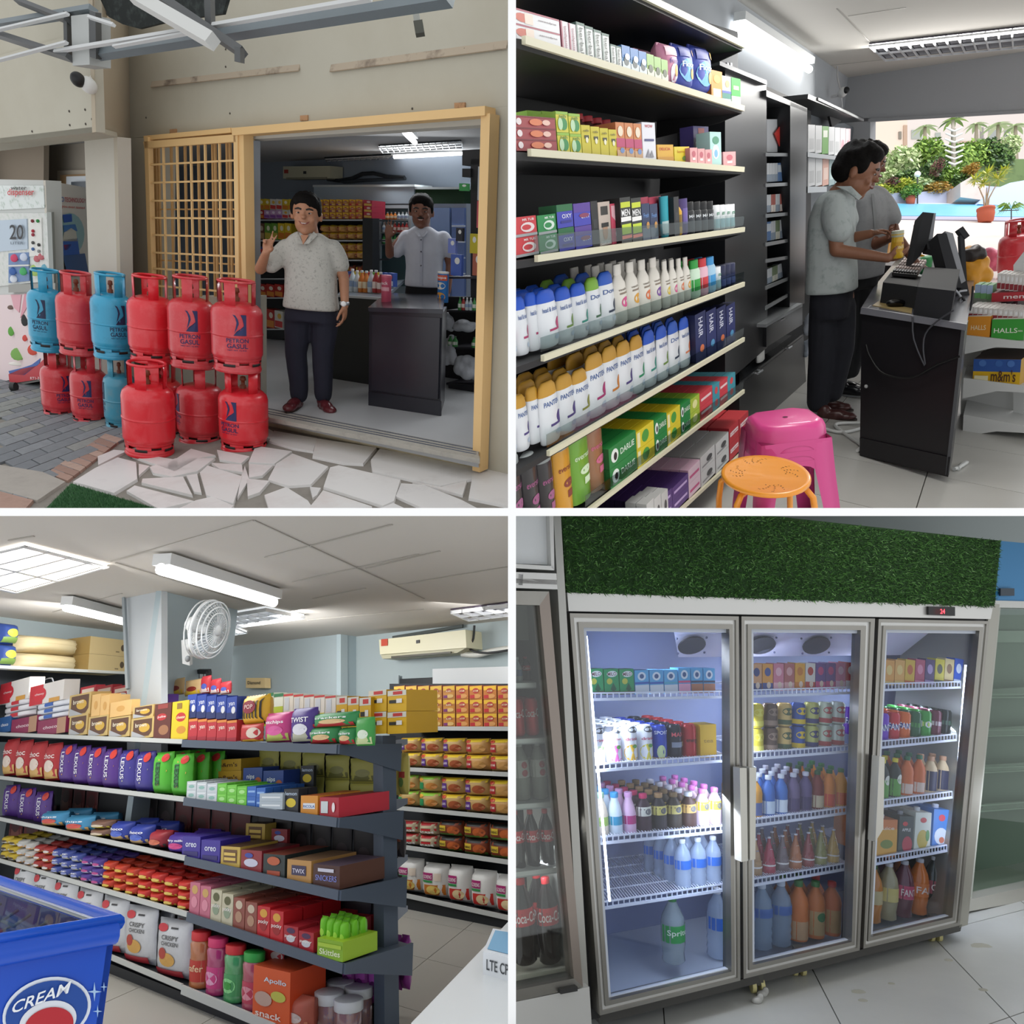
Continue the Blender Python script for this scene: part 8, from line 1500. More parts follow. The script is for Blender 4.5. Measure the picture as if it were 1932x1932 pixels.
def oval(cx,cy,rx,ry,rot,of,c,nm):q=MB();q.prism([epn.off(of)(cx+rx*math.cos(t)*math.cos(rot)-ry*math.sin(t)*math.sin(rot),cy+rx*math.cos(t)*math.sin(rot)+ry*math.sin(t)*math.cos(rot)) for t in [2*math.pi*i/36 for i in range(36)]],-epn.n*.001,c);q.obj(nm,FZ)
oval(88,1908,86,62,-.35,-.006,'#dfe6f0','logo_oval');oval(88,1909,80,56,-.35,-.009,'#14489c','logo_oval');oval(90,1928,56,38,-.35,-.012,'#dfe4ec','logo_oval');oval(92,1936,48,34,-.35,-.015,'#b8202c','logo_oval')
vs_,f_=text2d('CREAM');q=MB();q.add([epn.off(-.018)(20+108*u+7*v,1914-u*40-24*v) for u,v in vs_],f_,'#eef2f6');q.obj('lettering',FZ)
for x,y,r in ((178,1871,14),(196,1862,7),(184,1908,9)):q=MB();q.prism([epn.off(-.006)(x+r*(1 if i % 2==0 else .22)*math.cos(i*math.pi/4),y+r*(1.3 if i % 2==0 else .22)*math.sin(i*math.pi/4)) for i in range(8)],-epn.n*.001,'#a8c8ec');q.obj('star_print',FZ)
WC=empty('white_counter',(0,0,0),None,label='white counter top at the lower right corner of the aisle',cat='counter');wt=G.floor(.92);slab('top',[wt(975,1722),wt(776,1930),wt(900,1990),wt(990,1990)],.04,mat('#dfe3e4',.3),WC,dirv=-G.N);slab('side',[wt(975,1722)-G.N*.04,wt(776,1930)-G.N*.04,wt(776,1930)-G.N*.85,wt(975,1722)-G.N*.85],.02,mat('#c4c8c8',.5),WC,dirv=V((1,.3,0)))
o=slab('router_box',[wt(910,1832),wt(975,1852),wt(990,1790),wt(932,1785)],.0,'#e0e4e8',dirv=G.N) if 0 else None
P_=[wt(911,1838),wt(976,1856),wt(990,1800),wt(930,1790)];q=MB();q.prism([p-P_[0] for p in P_],G.N*.05,mat('#dfe4e8',.4),mat('#d4d8dc',.4));vs_,f_=text2d('LTE CPE');e0,e1_=P_[0]-P_[0],P_[1]-P_[0];o=q.obj('router_box',label='white and blue router box on the white counter',cat='box');o.location=P_[0]
q=MB();fn=(P_[1]-P_[0]).cross(G.N).normalized();fn=fn if fn.y<0 else -fn;q.add([e0.lerp(e1_,.12+.75*u)+G.N*(.012+.024*v)+fn*.002 for u,v in vs_],f_,'#3c4044');q.obj('lettering',o);q=MB();q.prism([(P_[i]-P_[0])*.8+(P_[2]-P_[0])*.1+G.N*.051 for i in range(4)],G.N*.001,'#7aaed0');q.obj('printed_panel',o)
area_light('fluorescent_lamp',clG(412,1088)-G.N*.25,fG(500,1900),1.2,.15,16,(.95,.98,1));area_light('ceiling_area_light',clG(100,1060)-G.N*.15,fG(300,1900),.9,.6,16,(1,.97,.92));area_light('ceiling_area_light',clG(500,1160)-G.N*.15,wb_(760,1330),1,.6,34,(1,1,1));area_light('ceiling_area_light',clG(930,1140)-G.N*.15,wb_(820,1350),1,.6,9,(1,1,1));area_light('fluorescent_lamp',clG(180,1142)-G.N*.2,up2(120,1240),1,.15,14,(1,1,1))
cutroom(set(bpy.data.objects)-MARK,-1,-1)
MARK=set(bpy.data.objects)
# === lower right: the three-door drinks fridge
E=Room(-215,0,1.5,(1105,-.066,1855,.107),.85);HE=(4036,1190)
hE=E.dir(*HE);dE=E.dir(1200,1181);fE=E.floor();fe=E.vplane(fE(1480,1872),hE)
steel_=mat('#94928c',.3,.85,noise=.3,scale=3,c2='#77746e');stl2=mat('#c9c9c6',.35,.5);blkE=mat('#101012',.5)
tiles(E,fE,fE(1500,1925)-hE*3-dE*1.2,hE,dE,9,8,.8,.8,[mat('#a6a7a3',.35,noise=.3,scale=4,c2='#949591')],(960,1690,1940,1940),'floor_fridge')
for x,y,r in ((1620,1872,.03),(1852,1786,.05),(1628,1888,.02),(1790,1812,.02),(1682,1856,.015),(1855,1868,.02)):
    q=MB();q.lathe([(0,0),(r*.7,.001),(r,0)],mat('#8d8c80',.8),9,cy=0,sy=.6);o=q.obj('scuff_mark',bpy.data.objects['floor_fridge']);o.location=fE(x,y)+E.N*.001-bpy.data.objects['floor_fridge'].location
bwE=fe.off(1.1)
slab('wall_back_fridge',P4(bwE,(900,800),(2000,800),(2000,1800),(900,1900)),.1,mat('#9fa8a8',.85),dirv=fe.n,kind='structure')
slab('ceiling_fridge',[fe.off(-1.2)(940,850),fe.off(-1.2)(2000,850),bwE(2050,930),bwE(850,930)],.05,mat('#d8d8d4',.9),dirv=E.N,kind='structure')
FR=empty('drinks_fridge',(0,0,0),None,label='three-door steel drinks fridge with lit interior and artificial grass header',cat='fridge')
def fs(name,pts,th,c,off=0,par=FR,**kw):return slab(name,P4(fe.off(off),*pts),th,c,par,dirv=fe.n,**kw)
# carcass
def inner(pts_f,depth):return [fe.off(depth)(x,y) for x,y in pts_f]
wi=mat('#a9b3d2',.5);lamp2=mat('#e8eeff',.5,emit=9)
Q=[fe.off(.06)(*p) for p in ((1086,1170),(1862,1172),(1806,1750),(1142,1905))];dp=(dE+fe.n).normalized()*.62
Qb=[p+dp for p in Q]
def sh3(name,pts,c,th=.02,dv=None,par=FR):return slab(name,pts,th,c,par,dirv=dv or fe.n)
sh3('back_liner',Qb,mat('#8792b6',.5));sh3('side_liner',[Q[0],Qb[0],Qb[3],Q[3]],wi,dv=V((-1,0,0)));sh3('side_liner',[Q[1],Qb[1],Qb[2],Q[2]],wi,dv=V((1,0,0)))
sh3('floor_liner',[Q[3],Q[2],Qb[2],Qb[3]],mat('#b4bcc8',.4),dv=-E.N);sh3('top_liner',[Q[0],Q[1],Qb[1],Qb[0]],wi,dv=E.N)
fs('frame_stile',[(1062,1118),(1076,1120),(1133,1920),(1108,1926)],.7,blkE,.02);fs('frame_stile',[(1867,1140),(1886,1140),(1826,1745),(1810,1750)],.5,mat('#9c9b92',.35,.4),.02)  # left stile is a black block standing in for the shaded gap between fridges
fs('frame_stile',[(1392,1160),(1400,1160),(1404,1850),(1395,1852)],.1,blkE,.03);fs('frame_stile',[(1650,1162),(1659,1162),(1630,1796),(1621,1798)],.1,blkE,.03)
fs('frame_rail',[(1072,1150),(1870,1165),(1870,1176),(1073,1163)],.1,blkE,.03)
fs('base_rail',[(1128,1916),(1815,1744),(1812,1757),(1132,1932)],.06,mat('#3c3b38',.5),.02)
fs('head_rail',[(1070,1117),(1874,1143),(1869,1168),(1073,1153)],.12,stl2,-.02)
hd=fs('header_panel',[(1056,930),(1888,1020),(1876,1144),(1070,1118)],.3,mat('#21401a',.95,noise=.7,scale=40,c2='#16300f'),-.02)
# grass blades of the header
gr=fe.off(-.025);rg_=random.Random(4);q=MB();cs=P4(gr,(1056,935),(1887,1021),(1875,1146),(1068,1119));gcols=[mat(c,.7) for c in ('#2f5a22','#3f6f2c','#264c1c','#4f8038','#1c3c16','#75a060')]
for i in range(26000):
    u,v=rg_.random(),rg_.random();p=cs[0].lerp(cs[1],u).lerp(cs[3].lerp(cs[2],u),v)-cs[0]
    d=-fe.n*rg_.uniform(.006,.016)+V((rg_.gauss(0,.008),0,rg_.gauss(-.002,.008)));w=V((rg_.uniform(-1,1),0,rg_.uniform(-1,1))).normalized()*.003
    q.add([p-w,p+w,p+d],[(0,1,2)],gcols[min(5,rg_.randrange(7) if rg_.random()>.85 else rg_.randrange(5))])
o=q.obj('grass_blades',hd,kind='stuff');o.location=cs[0]-hd.location
fs('control_display',[(1752,1144),(1802,1145),(1802,1162),(1752,1160)],.01,'#0c0d10',-.035)
q=MB();vs_,f_=text2d('24');q.add([fe.off(-.05)(1774+9*u,1158-9*v) for u,v in vs_],f_,mat('#ff3a4a',.5,emit=3));q.obj('lettering',FR)
# doors
def door(outer,glass,handle,n):
    d=[0];nm='door'
    g=MB();o0=fe.off(-.03)(*outer[0])
    e=empty('door',o0,None);e.parent=FR
    for i in range(4):
        a,b_,c_,d_=outer[i],outer[(i+1) % 4],glass[(i+1) % 4],glass[i]
        for k,(s0,s1,of) in enumerate(((0,.3,-.03),(.3,.62,-.022),(.62,1,-.03))):
            L=lambda p,q_,t:(p[0]+(q_[0]-p[0])*t,p[1]+(q_[1]-p[1])*t)
            m=MB();pl=fe.off(of);pts=[pl(*L(a,d_,s0)),pl(*L(b_,c_,s0)),pl(*L(b_,c_,s1)),pl(*L(a,d_,s1))];m.prism([p-o0 for p in pts],fe.n*.05,steel_ if k != 1 else stl2);m.obj('frame_moulding',e)
        m=MB();pl=fe.off(-.01);L2=lambda p:(p[0]+(sum(q_[0] for q_ in glass)/4-p[0])*.035,p[1]+(sum(q_[1] for q_ in glass)/4-p[1])*.02)
        m.prism([p-o0 for p in (pl(*d_),pl(*c_),pl(*L2(c_)),pl(*L2(d_)))],fe.n*.02,mat('#b9c0cc',.4));m.obj('gasket',e)
    m=MB();m.prism([fe.off(0)(*p)-o0 for p in glass],fe.n*.006,glass_mat('#eef2f8',.035));m.obj('glass_pane',e)
    m=MB();m.prism([fe.off(-.05)(*p)-o0 for p in handle],-fe.n*.04,mat('#b9b8b0',.3,.5));m.obj('handle',e)
door([(1075,1157),(1394,1163),(1397,1850),(1132,1916)],[(1101,1184),(1376,1187),(1380,1833),(1149,1888)],[(1383,1446),(1396,1446),(1398,1619),(1386,1621)],1)
door([(1399,1163),(1651,1167),(1622,1793),(1403,1847)],[(1418,1187),(1624,1189),(1607,1777),(1420,1821)],[(1401,1445),(1414,1446),(1412,1616),(1402,1618)],2)
door([(1658,1168),(1867,1172),(1811,1746),(1629,1790)],[(1672,1188),(1848,1190),(1797,1731),(1643,1768)],[(1645,1424),(1655,1426),(1652,1560),(1637,1584)],3)
# evaporator housing with fans
ev=[fe.off(.18)(x,y) for x,y in ((1270,1184),(1765,1184))];e2=[fe.off(.45)(x,y) for x,y in ((1700,1236),(1280,1240))]
sh3('evaporator_cover',ev+e2,mat('#c8c8de',.5),dv=E.N)
evp=Pl(ev[0],(ev[1]-ev[0]).cross(e2[0]-ev[0]));evp=evp if evp.n.y>0 else Pl(evp.p,-evp.n)
for x in (1305,1437,1540):
    q=MB();c_=evp.off(-.012)(x,1217);rx_=V(evp.off(-.012)(x+26,1214))-c_;ry_=V(evp.off(-.012)(x+2,1201))-c_
    q.prism([c_+rx_*math.cos(t)+ry_*math.sin(t) for t in [2*math.pi*i/20 for i in range(20)]],-evp.n*.006,'#15161f');q.obj('fan_opening',FR)
    for dx,dy in ((-28,-12),(28,-14),(-26,16),(24,14)):q=MB();q.ell(evp.off(-.014)(x+dx,1217+dy),(.006,.006,.006),'#444a66',6,4);q.obj('screw',FR)
# LED strips
for pts in (((1823,1255),(1797,1605)),((1382,1215),(1378,1600))):
    A_,B_=fe.off(.07)(*pts[0]),fe.off(.07)(*pts[1]);q=MB();q.bar(A_,B_,.012,.01,lamp2,up=fe.n);q.obj('led_strip',FR)
    for i in range(26):
        q=MB();q.ell(A_.lerp(B_,(i+.5)/26)-fe.n*.008,(.011,.008,.011),lamp2,6,4)
        if pts[0][0]>1500:q.obj('led',FR)
A_,B_=fe.off(.07)(1106,1200),fe.off(.07)(1150,1700);q=MB();q.bar(A_,B_,.006,.01,lamp2,up=fe.n);q.obj('led_strip',FR)
# wire shelves
sfp=fe.off(.12);wm_=mat('#e2e6f2',.4)
SH={1:((1111,1367),((1308,1304),(1443,1424),(1580,1557),(1702,1667))),2:((1419,1612),((1302,1296),(1420,1406),(1546,1522),(1658,1628))),3:((1663,1812),((1290,1286),(1399,1385),(1511,1493),(1619,1594)))}
lean3={1:(0,6,12,24),2:(0,1,2,3),3:(0,-6,-8,-16)};rgt3={1:(0,1,2,4),2:(0,-4,-9,-12),3:(0,-8,-16,-26)}
def shy(d,k,x):(xa,xb),L=SH[d];y0,y1=L[k];xa+=lean3[d][k];xb+=rgt3[d][k];return y0+(y1-y0)*(x-xa)/(xb-xa)
for d in SH:
    for k in range(4):
        (xa,xb),L=SH[d];xa+=lean3[d][k];xb+=rgt3[d][k];y0,y1=L[k]
        sf=empty('wire_shelf',(0,0,0),None);sf.parent=FR
        A_,B_,A2,B2=sfp(xa,y0),sfp(xb,y1),sfp(xa,y0+12),sfp(xb,y1+11)
        q=MB();q.bar(A_,B_,.006,.006,wm_,up=fe.n);q.bar(A2,B2,.011,.008,wm_,up=fe.n);q.obj('front_rail',sf)
        n=24;q=MB()
        for i in range(n+1):q.bar(A_.lerp(B_,i/n),A2.lerp(B2,i/n),.004,.004,wm_,up=fe.n)
        q.obj('rail_wire',sf,kind='stuff')
        q=MB()
        for i in range(n*2+1):p=A_.lerp(B_,i/n/2);q.bar(p,p+dp*.8,.003,.003,wm_,up=E.N)
        for t in (.25,.5,.75,1):q.bar(A_+dp*.8*t,B_+dp*.8*t,.004,.004,wm_,up=E.N)
        q.obj('shelf_wire',sf,kind='stuff')
def er(dr,k,x0,x1,h0,h1,items,where,off=.14,base=None,**kw):
    pl=fe.off(off);b0,b1=(shy(dr,k,x0)+3,shy(dr,k,x1)+3) if base is None else base
    row(E,pl,hE,(x0,b0,b0-h0),(x1,b1,b1-h1),items,where,**kw)
def can(nm,c,els,top='#b9bcc0'):D[nm]=turned('drink_can',CANP,mat(c,.28,.2),els,seg=16,spread=80)
def dcar(nm,c,els,**k):C(nm,c,els,n='drink_carton',**k)
dcar('milo','#1f9a5a',[('e',.05,.8,.36,.12,'#eef2ee'),('t','MILO',-.26,.73,.34,.87,'#6a2a2c'),('e',-.15,.52,.2,.12,'#c8c84a'),('r',-.5,0,.5,.12,'#6a5a44'),('p',[(-.1,.2),(.1,.45),(.3,.2),(.1,.12)],'#1c5a3a')],top='#1a7a48')
for nm,band,low in (('mkb','#2a58b0','#d8dde0'),('mkt','#5ab0c8','#d8dde0'),('mkp','#d8507c','#e8a8c0'),('mkc','#3a3f58','#b87a58')):dcar(nm,'#5aaede',[('e',0,.74,.3,.18,'#e4eef4'),('e',0,.74,.16,.1,'#3a5a8c'),('r',-.5,.42,.5,.5,band),('r',-.5,0,.5,.38,low)],top='#3f90c4')
f1='in left door of fridge'
er(1,0,1111,1198,50,48,[(D['milo'],'green chocolate drink carton','drink carton',3)],'top shelf, left fridge door',d=.06)
er(1,0,1198,1280,46,45,[(D['mkb'],'blue milk carton with dark band','milk',2),(D['mkt'],'blue milk carton with teal band','milk',1)],'top shelf, left fridge door',d=.06)
er(1,0,1280,1350,49,47,[(D['mkp'],'blue and pink milk carton','milk',1),(D['mkc'],'blue and brown milk carton','milk',2)],'top shelf, left fridge door',d=.06)
for nm,col in (('cw1','#dfe8c8'),('cw2','#d860b0'),('cw3','#e8b830'),('cw4','#d8cc50')):can(nm,'#e4e6ea',[('e',0,.28,.4,.22,col),('e',.1,.88,.3,.08,'#3c4048'),('t','Lychee' if nm=='cw2' else 'Chivas' if 0 else 'drink',-.3,.6,.3,.68,'#b83a5a'),('e',.1,.44,.12,.05,'#4f9a3c')])
can('cbl','#1f3fa8',[('e',-.1,.25,.2,.2,'#c8d8a0'),('t','SPORT',-.4,.75,.3,.85,'#dfe6f4'),('r',-.5,0,.5,.1,'#b8985a')]);can('cbk','#1c2230',[('t','MAX',-.3,.66,.3,.78,'#e0606a'),('r',-.3,.35,.35,.5,'#8a93a4')]);can('crd','#b8242c',[('p',[(-.5,.35),(.5,.5),(.5,.66),(-.5,.5)],'#c8b82c'),('t','energy',-.3,.44,.3,.56,'#2a2418')])
dcar('yla','#e0b41c',[('t','tea',-.3,.45,.3,.55,'#a8861c')],top='#c8a01a')
er(1,1,1119,1240,76,70,[(D['cw1'],'white can with pale green fruit','can',1),(D['cw2'],'white can with pink fruit','can',1),(D['cw3'],'white can with yellow fruit','can',1),(D['cw4'],'white can with golden fruit','can',1)],'second shelf, left fridge door',d=.07,back=4)
er(1,1,1239,1322,68,66,[(D['cbl'],'blue sports drink can','can',1),(D['cbk'],'black energy drink can','can',1),(D['crd'],'red energy drink can','can',1)],'second shelf, left fridge door',d=.07,back=4)
er(1,1,1321,1353,64,63,[(D['yla'],'plain yellow drink pack','drink carton',1)],'second shelf, left fridge door',d=.08)
for nm,c,lab,cp in (('yg1','#e8d8c0','#a8c860','#9cc0a0'),('yg2','#d8e6ee','#2f9ac0','#3f9ad0'),('yg3','#e0b8d4','#b82a7a','#d8a0cc')):D[nm]=bottle('yoghurt_bottle',YOG,c,(.26,.46,lab),cp,.26,.88)
for nm,c,lab,cp in (('jb1','#3c2230','#d8d8c8','#c82a60'),('jb2','#2c2428','#d8cc70','#b08a5a'),('jb3','#3c3228','#c8b868','#8a7048'),('jb4','#4a3028','#c8a058','#dfe0e8'),('jb5','#e0c8d4','#c8b83a','#d878c8')):D[nm]=bottle('juice_bottle',FAT,c,(.45,.68,lab),cp,.24,.88,[('e',.05,.56,.16,.08,'#6a6a6c')])
er(1,2,1130,1209,86,80,[(D['yg1'],'cream yoghurt bottle with green band','yoghurt',1),(D['yg2'],'blue and white yoghurt bottle','yoghurt',1),(D['yg3'],'pink yoghurt bottle','yoghurt',1)],'third shelf, left fridge door',d=.065,back=3)
er(1,2,1209,1322,76,70,[(D['jb1'],'dark bottle with crimson cap','juice bottle',1),(D['jb2'],'dark bottle with tan cap','juice bottle',1),(D['jb3'],'dark bottle with brown cap','juice bottle',1),(D['jb4'],'dark bottle with white cap','juice bottle',1)],'third shelf, left fridge door',d=.065,back=4)
er(1,2,1322,1369,74,74,[(D['jb5'],'pale bottle with pink cap','juice bottle',2)],'third shelf, left fridge door',d=.065,back=4)
wb=mat('#c4d6ee',.15,alpha=.5);D['wat']=bottle('water_bottle',[(.42,0),(.5,.03),(.46,.1),(.5,.14),(.46,.2),(.5,.26),(.46,.32),(.5,.38),(.5,.62),(.42,.75),(.2,.88),(.17,.92)],wb,(.42,.6,'#2a6cc8'),'#e8ecf4',.18,.92)
wb2=mat('#9fb4ca',.15,alpha=.55);D['wat2']=bottle('water_bottle',[(.42,0),(.5,.03),(.46,.1),(.5,.14),(.46,.2),(.5,.26),(.46,.32),(.5,.38),(.5,.62),(.42,.75),(.2,.88),(.17,.92)],wb2,(.5,.64,'#4a6aa8'),'#c8d0dc',.18,.92)
er(1,3,1284,1370,96,92,[(D['wat'],'clear water bottle with blue band','water bottle',3)],'fourth shelf, left fridge door',d=.07,back=3)
D['spr']=bottle('soda_bottle',[(.38,0),(.48,.03),(.44,.16),(.5,.28),(.5,.6),(.46,.7),(.2,.9),(.17,.94)],mat('#aebcc0',.15,alpha=.55),(.34,.6,'#2f9a4a'),'#2f7a3c',.17,.92,[('t','Sprite',-.42,.43,.3,.54,'#e4f0dc')])
er(1,3,1265,1305,128,126,[(D['spr'],'single clear soda bottle with green label on the empty bottom shelf','soda bottle',1)],'in the left fridge door',base=(1824,1822),d=.1)
er(1,3,1352,1384,135,133,[(D['wat'],'large water bottle with blue band','water bottle',1)],'at right of bottom shelf, left fridge door',base=(1816,1810),d=.1,off=.2)
w='top shelf, middle fridge door';cc_=[('#d8a070','#2a3a78'),('#e09a3a','#3a4a8c'),('#d07a8c','#e8b0b8'),('#b0605c','#d8a09c'),('#e0a02c','#c8781c'),('#dcd4c8','#b83a2c'),('#6a4a88','#c84a7c'),('#75508c','#c84a7c'),('#d8789c','#e8b8cc'),('#c02a3c','#e0d8d8')]
nmc=['cream and navy','orange and navy','pink','brown-pink','amber','white and red','purple','purple','rose','crimson'];its=[]
for i,(a,b_) in enumerate(cc_):dcar('dc%d' % i,a,[('e',0,.7,.3,.16,b_),('r',-.5,0,.5,.3,b_),('e',.1,.22,.2,.12,'#e0c8b0')]);its.append((D['dc%d' % i],nmc[i]+' juice carton','drink carton',1))
er(2,0,1417,1613,53,50,its,w,d=.05)
w='second shelf, middle fridge door';its=[]
for i,(a,b_,n_) in enumerate((('#d0c03a','#e0d860','yellow'),('#5a463c','#8a7464','brown'),('#c8aa68','#4a5a3c','tan'),('#2f4f98','#d8b82c','blue and yellow'),('#b8b868','#3a3a6c','olive'),('#c8d0b8','#b84a4a','pale green'),('#d4dcd0','#b84a4a','white'))):can('c2%d' % i,a,[('e',0,.65,.3,.16,b_),('r',-.5,.1,.5,.3,b_)]);its.append((D['c2%d' % i],n_+' drink can','can',1))
er(2,1,1421,1600,95,86,its,w,layers=2,d=.065)
w='third shelf, middle fridge door';its=[]
for i,(a,b_,cp,n_) in enumerate((('#d89a3a','#5a6aa0','#dfe4ec','amber'),('#3a6ab8','#c8d8e8','#dfe4ec','blue'),('#3f70bc','#dfe8f0','#dfe4ec','blue'),('#6a5a80','#4a3a68','#d0d0dc','purple'),('#5a4a78','#3a2a5c','#d0d0dc','purple'),('#7a2420','#c8b898','#1f5a30','dark red'),('#e0842c','#d84a2c','#1f6a34','orange'),('#e89a1c','#e0642c','#1f7a3c','bright orange'))):D['b3%d' % i]=bottle('juice_bottle',BOT if i<5 else FAT,a,(.1,.4,b_),cp,.22,.9);its.append((D['b3%d' % i],n_+' juice bottle','juice bottle',1))
er(2,2,1421,1604,82,76,its,w,d=.055,back=3)
w='fourth shelf, middle fridge door';its=[]
for i,(a,b_,n_) in enumerate((('#a8845a','#4a8ad8','brown and blue'),('#a82848','#d8d0d4','crimson'),('#6a5a60','#d84a7c','grey-pink'),('#b0683a','#e0d0c0','orange-brown'),('#8c2c34','#d8c8c4','dark red'),('#8a8a48','#c8d0a8','olive green'),('#c0983a','#e8d8c0','golden'))):D['b4%d' % i]=turned('glass_bottle',[(.42,0),(.46,.03),(.44,.3),(.3,.62),(.12,.85),(.1,.98)],mat(a,.15,coat=.4),[('r',-.6,.26,.6,.3,'#e0dcd8'),('p',[(-.45,.32),(.45,.32),(.12,.7),(-.12,.7)],b_),('e',0,.42,.25,.08,a)],cap0(.12,.96,'#d8d8e0'));its.append((D['b4%d' % i],n_+' glass bottle with slanted label','glass bottle',1))
er(2,3,1421,1592,76,68,its,w,d=.06,back=2)
w='bottom shelf, middle fridge door'
D['or1']=bottle('juice_bottle',BOT,'#d0763c',(.05,.35,'#c8a078'),'#3a7a3c',.2,.9);D['or2']=bottle('juice_bottle',BOT,'#c8743c',(.08,.5,'#b89a6a'),'#3a7a3c',.2,.9,[('e',0,.4,.2,.08,'#3a7a4a')]);D['or3']=bottle('juice_bottle',BOT,'#c0683c',(.08,.5,'#b08a58'),'#b83a3c',.2,.9)
er(2,3,1432,1504,126,124,[(D['wat2'],'large water bottle with blue band','water bottle',2)],w,base=(1798,1786),d=.09,back=1)
er(2,3,1410,1432,126,124,[(D['wat2'],'water bottle cut by the door frame','water bottle',1)],w,base=(1800,1797),d=.08)
er(2,3,1503,1597,120,100,[(D['or1'],'orange bottle with green cap and pale band','juice bottle',1),(D['or2'],'orange bottle with green round mark','juice bottle',1),(D['or3'],'orange bottle with red cap','juice bottle',1)],w,base=(1783,1767),d=.09,back=1)
w='top shelf, right fridge door';its=[]
for i,(a,b_,n_) in enumerate((('#e0a048','#e8c878','light orange'),('#e0a854','#e8c878','pale orange'),('#d8b038','#c8642c','golden'),('#b8506c','#d888a0','raspberry'),('#4a3468','#b09ac8','violet'),('#d8c82c','#4a4a2c','lemon'),('#d8c48c','#8a6a4a','beige'),('#2a5ac0','#d8e4f4','royal blue'))):dcar('d3%d' % i,a,[('e',0,.6,.3,.2,b_),('r',-.5,0,.5,.15,b_)]);its.append((D['d3%d' % i],n_+' juice carton','drink carton',1))
er(3,0,1667,1816,48,47,its,w,d=.05)
w='second shelf, right fridge door';its=[]
for i,(a,b_,n_,t) in enumerate((('#6a2ab8','#4a1a90','purple','FANTA'),('#c4202c','#9c1820','red','FANTA'),('#d8641c','#b84c14','orange','FANTA'),('#1f5a34','#3f8a3c','dark green',''),('#3a9a3c','#c8dc6c','bright green','100'),('#6a2c40','#c8b8bc','maroon',''),('#16201c','#3a5a48','black',''))):
    can('c3%d' % i,a,[('r',-.6,.42,.6,.58,'#2a3f8c' if t=='FANTA' else b_)]+([('t',t,-.5,.38,.5,.62,'#f0f0f4')] if t else []));its.append((D['c3%d' % i],n_+' soda can','can',1))
er(3,1,1662,1800,56,50,its,w,d=.06,back=3)
w='third shelf, right fridge door'
D['gt']=bottle('tea_bottle',BOT,'#1f2a20',(.08,.5,'#5a9a3c'),'#d8c82c',.2,.9,[('e',.1,.5,.2,.12,'#d8d8c8')]);D['ob']=bottle('juice_bottle',BOT,'#d0682c',(.1,.34,'#d8c0b0'),'#1f6a44',.22,.9);D['cr']=bottle('coffee_bottle',FAT,'#d8c098',(.1,.62,'#23264a'),'#c89a78',.24,.88)
er(3,2,1660,1706,80,78,[(D['gt'],'dark green tea bottle with yellow cap','tea bottle',2)],w,d=.055,back=2);er(3,2,1706,1751,80,78,[(D['ob'],'orange bottle with dark green cap','juice bottle',2)],w,d=.055,back=2);er(3,2,1751,1795,74,70,[(D['cr'],'cream and navy coffee bottle','coffee bottle',2)],w,d=.055,back=1)
w='fourth shelf, right fridge door'
dcar('j1','#d07a3c',[('r',-.5,.05,.5,.75,'#d8a038'),('t','Juice',-.35,.7,.35,.82,'#e8d8c0'),('e',0,.35,.3,.12,'#7a8a3c')],cap='#d0d0d0');dcar('j2','#33403c',[('e',.1,.25,.35,.22,'#b83a4a'),('t','APPLE',-.3,.6,.3,.68,'#e0e0dc'),('e',-.1,.8,.18,.06,'#c83a3a')],cap='#8a8c90');dcar('j3','#d8dccc',[('e',0,.3,.35,.25,'#c8b048'),('e',0,.8,.2,.07,'#c83a3a'),('e',.3,.4,.12,.15,'#5a9a4c')],cap='#c8ccd0');dcar('j4','#4a86d0',[('e',0,.3,.4,.22,'#dfe8f0'),('e',0,.78,.2,.09,'#d84a5a'),('e',.05,.2,.16,.08,'#d8785a')],cap='#dfe4f0')
er(3,3,1650,1692,74,72,[(D['j1'],'orange juice carton','drink carton',1)],w,d=.08,back=2);er(3,3,1693,1722,74,72,[(D['j2'],'dark apple juice carton','drink carton',1)],w,d=.08,back=2);er(3,3,1723,1755,76,73,[(D['j3'],'white pineapple juice carton','drink carton',1)],w,d=.08,back=2);er(3,3,1757,1790,76,72,[(D['j4'],'blue yoghurt drink carton','drink carton',1)],w,d=.08,back=1)
w='bottom shelf, right fridge door';its=[]
SOD=[(.38,0),(.48,.03),(.44,.16),(.5,.3),(.5,.6),(.42,.74),(.2,.9),(.17,.94)]
for i,(a,b_,n_,cp,t) in enumerate((('#c8823c','#c8b888','amber','#2f6a3c',''),('#a8a07c','#d8c880','pale olive','#d8d8d8',''),('#6a3c48','#c85a74','purple','#c8c8cc','FANTA'),('#d07430','#e0844a','bright orange','#c8c8cc','FAN'),('#3c4440','#a85a64','dark','#dcdcdc','COKE'))):D['s%d' % i]=bottle('soda_bottle',SOD,mat(a,.15,coat=.4),(.34,.58,b_),cp,.18,.93,[('t',t,-.4,.4,.4,.52,'#f0e4dc')] if t else []);its.append((D['s%d' % i],n_+' large soda bottle','soda bottle',1))
er(3,3,1643,1787,112,106,its,w,base=(1748,1722),d=.09,off=.16,back=1)
# castors
for x,y in ((1445,1882),(1523,1848),(1781,1782)):
    e=empty('castor',(0,0,0),None);e.parent=FR;P=fE(x,y)+fe.n*.05
    for dx in (-.018,.018):q=MB();q.tube([P+V((dx-.008,0,.03)),P+V((dx+.008,0,.03))],.03,'#c0b880',14);q.obj('wheel',e)
    q=MB();q.box((-.02,-.02,.04),(.02,.02,.12),'#4a4a44');o=q.obj('fork',e);o.location=P
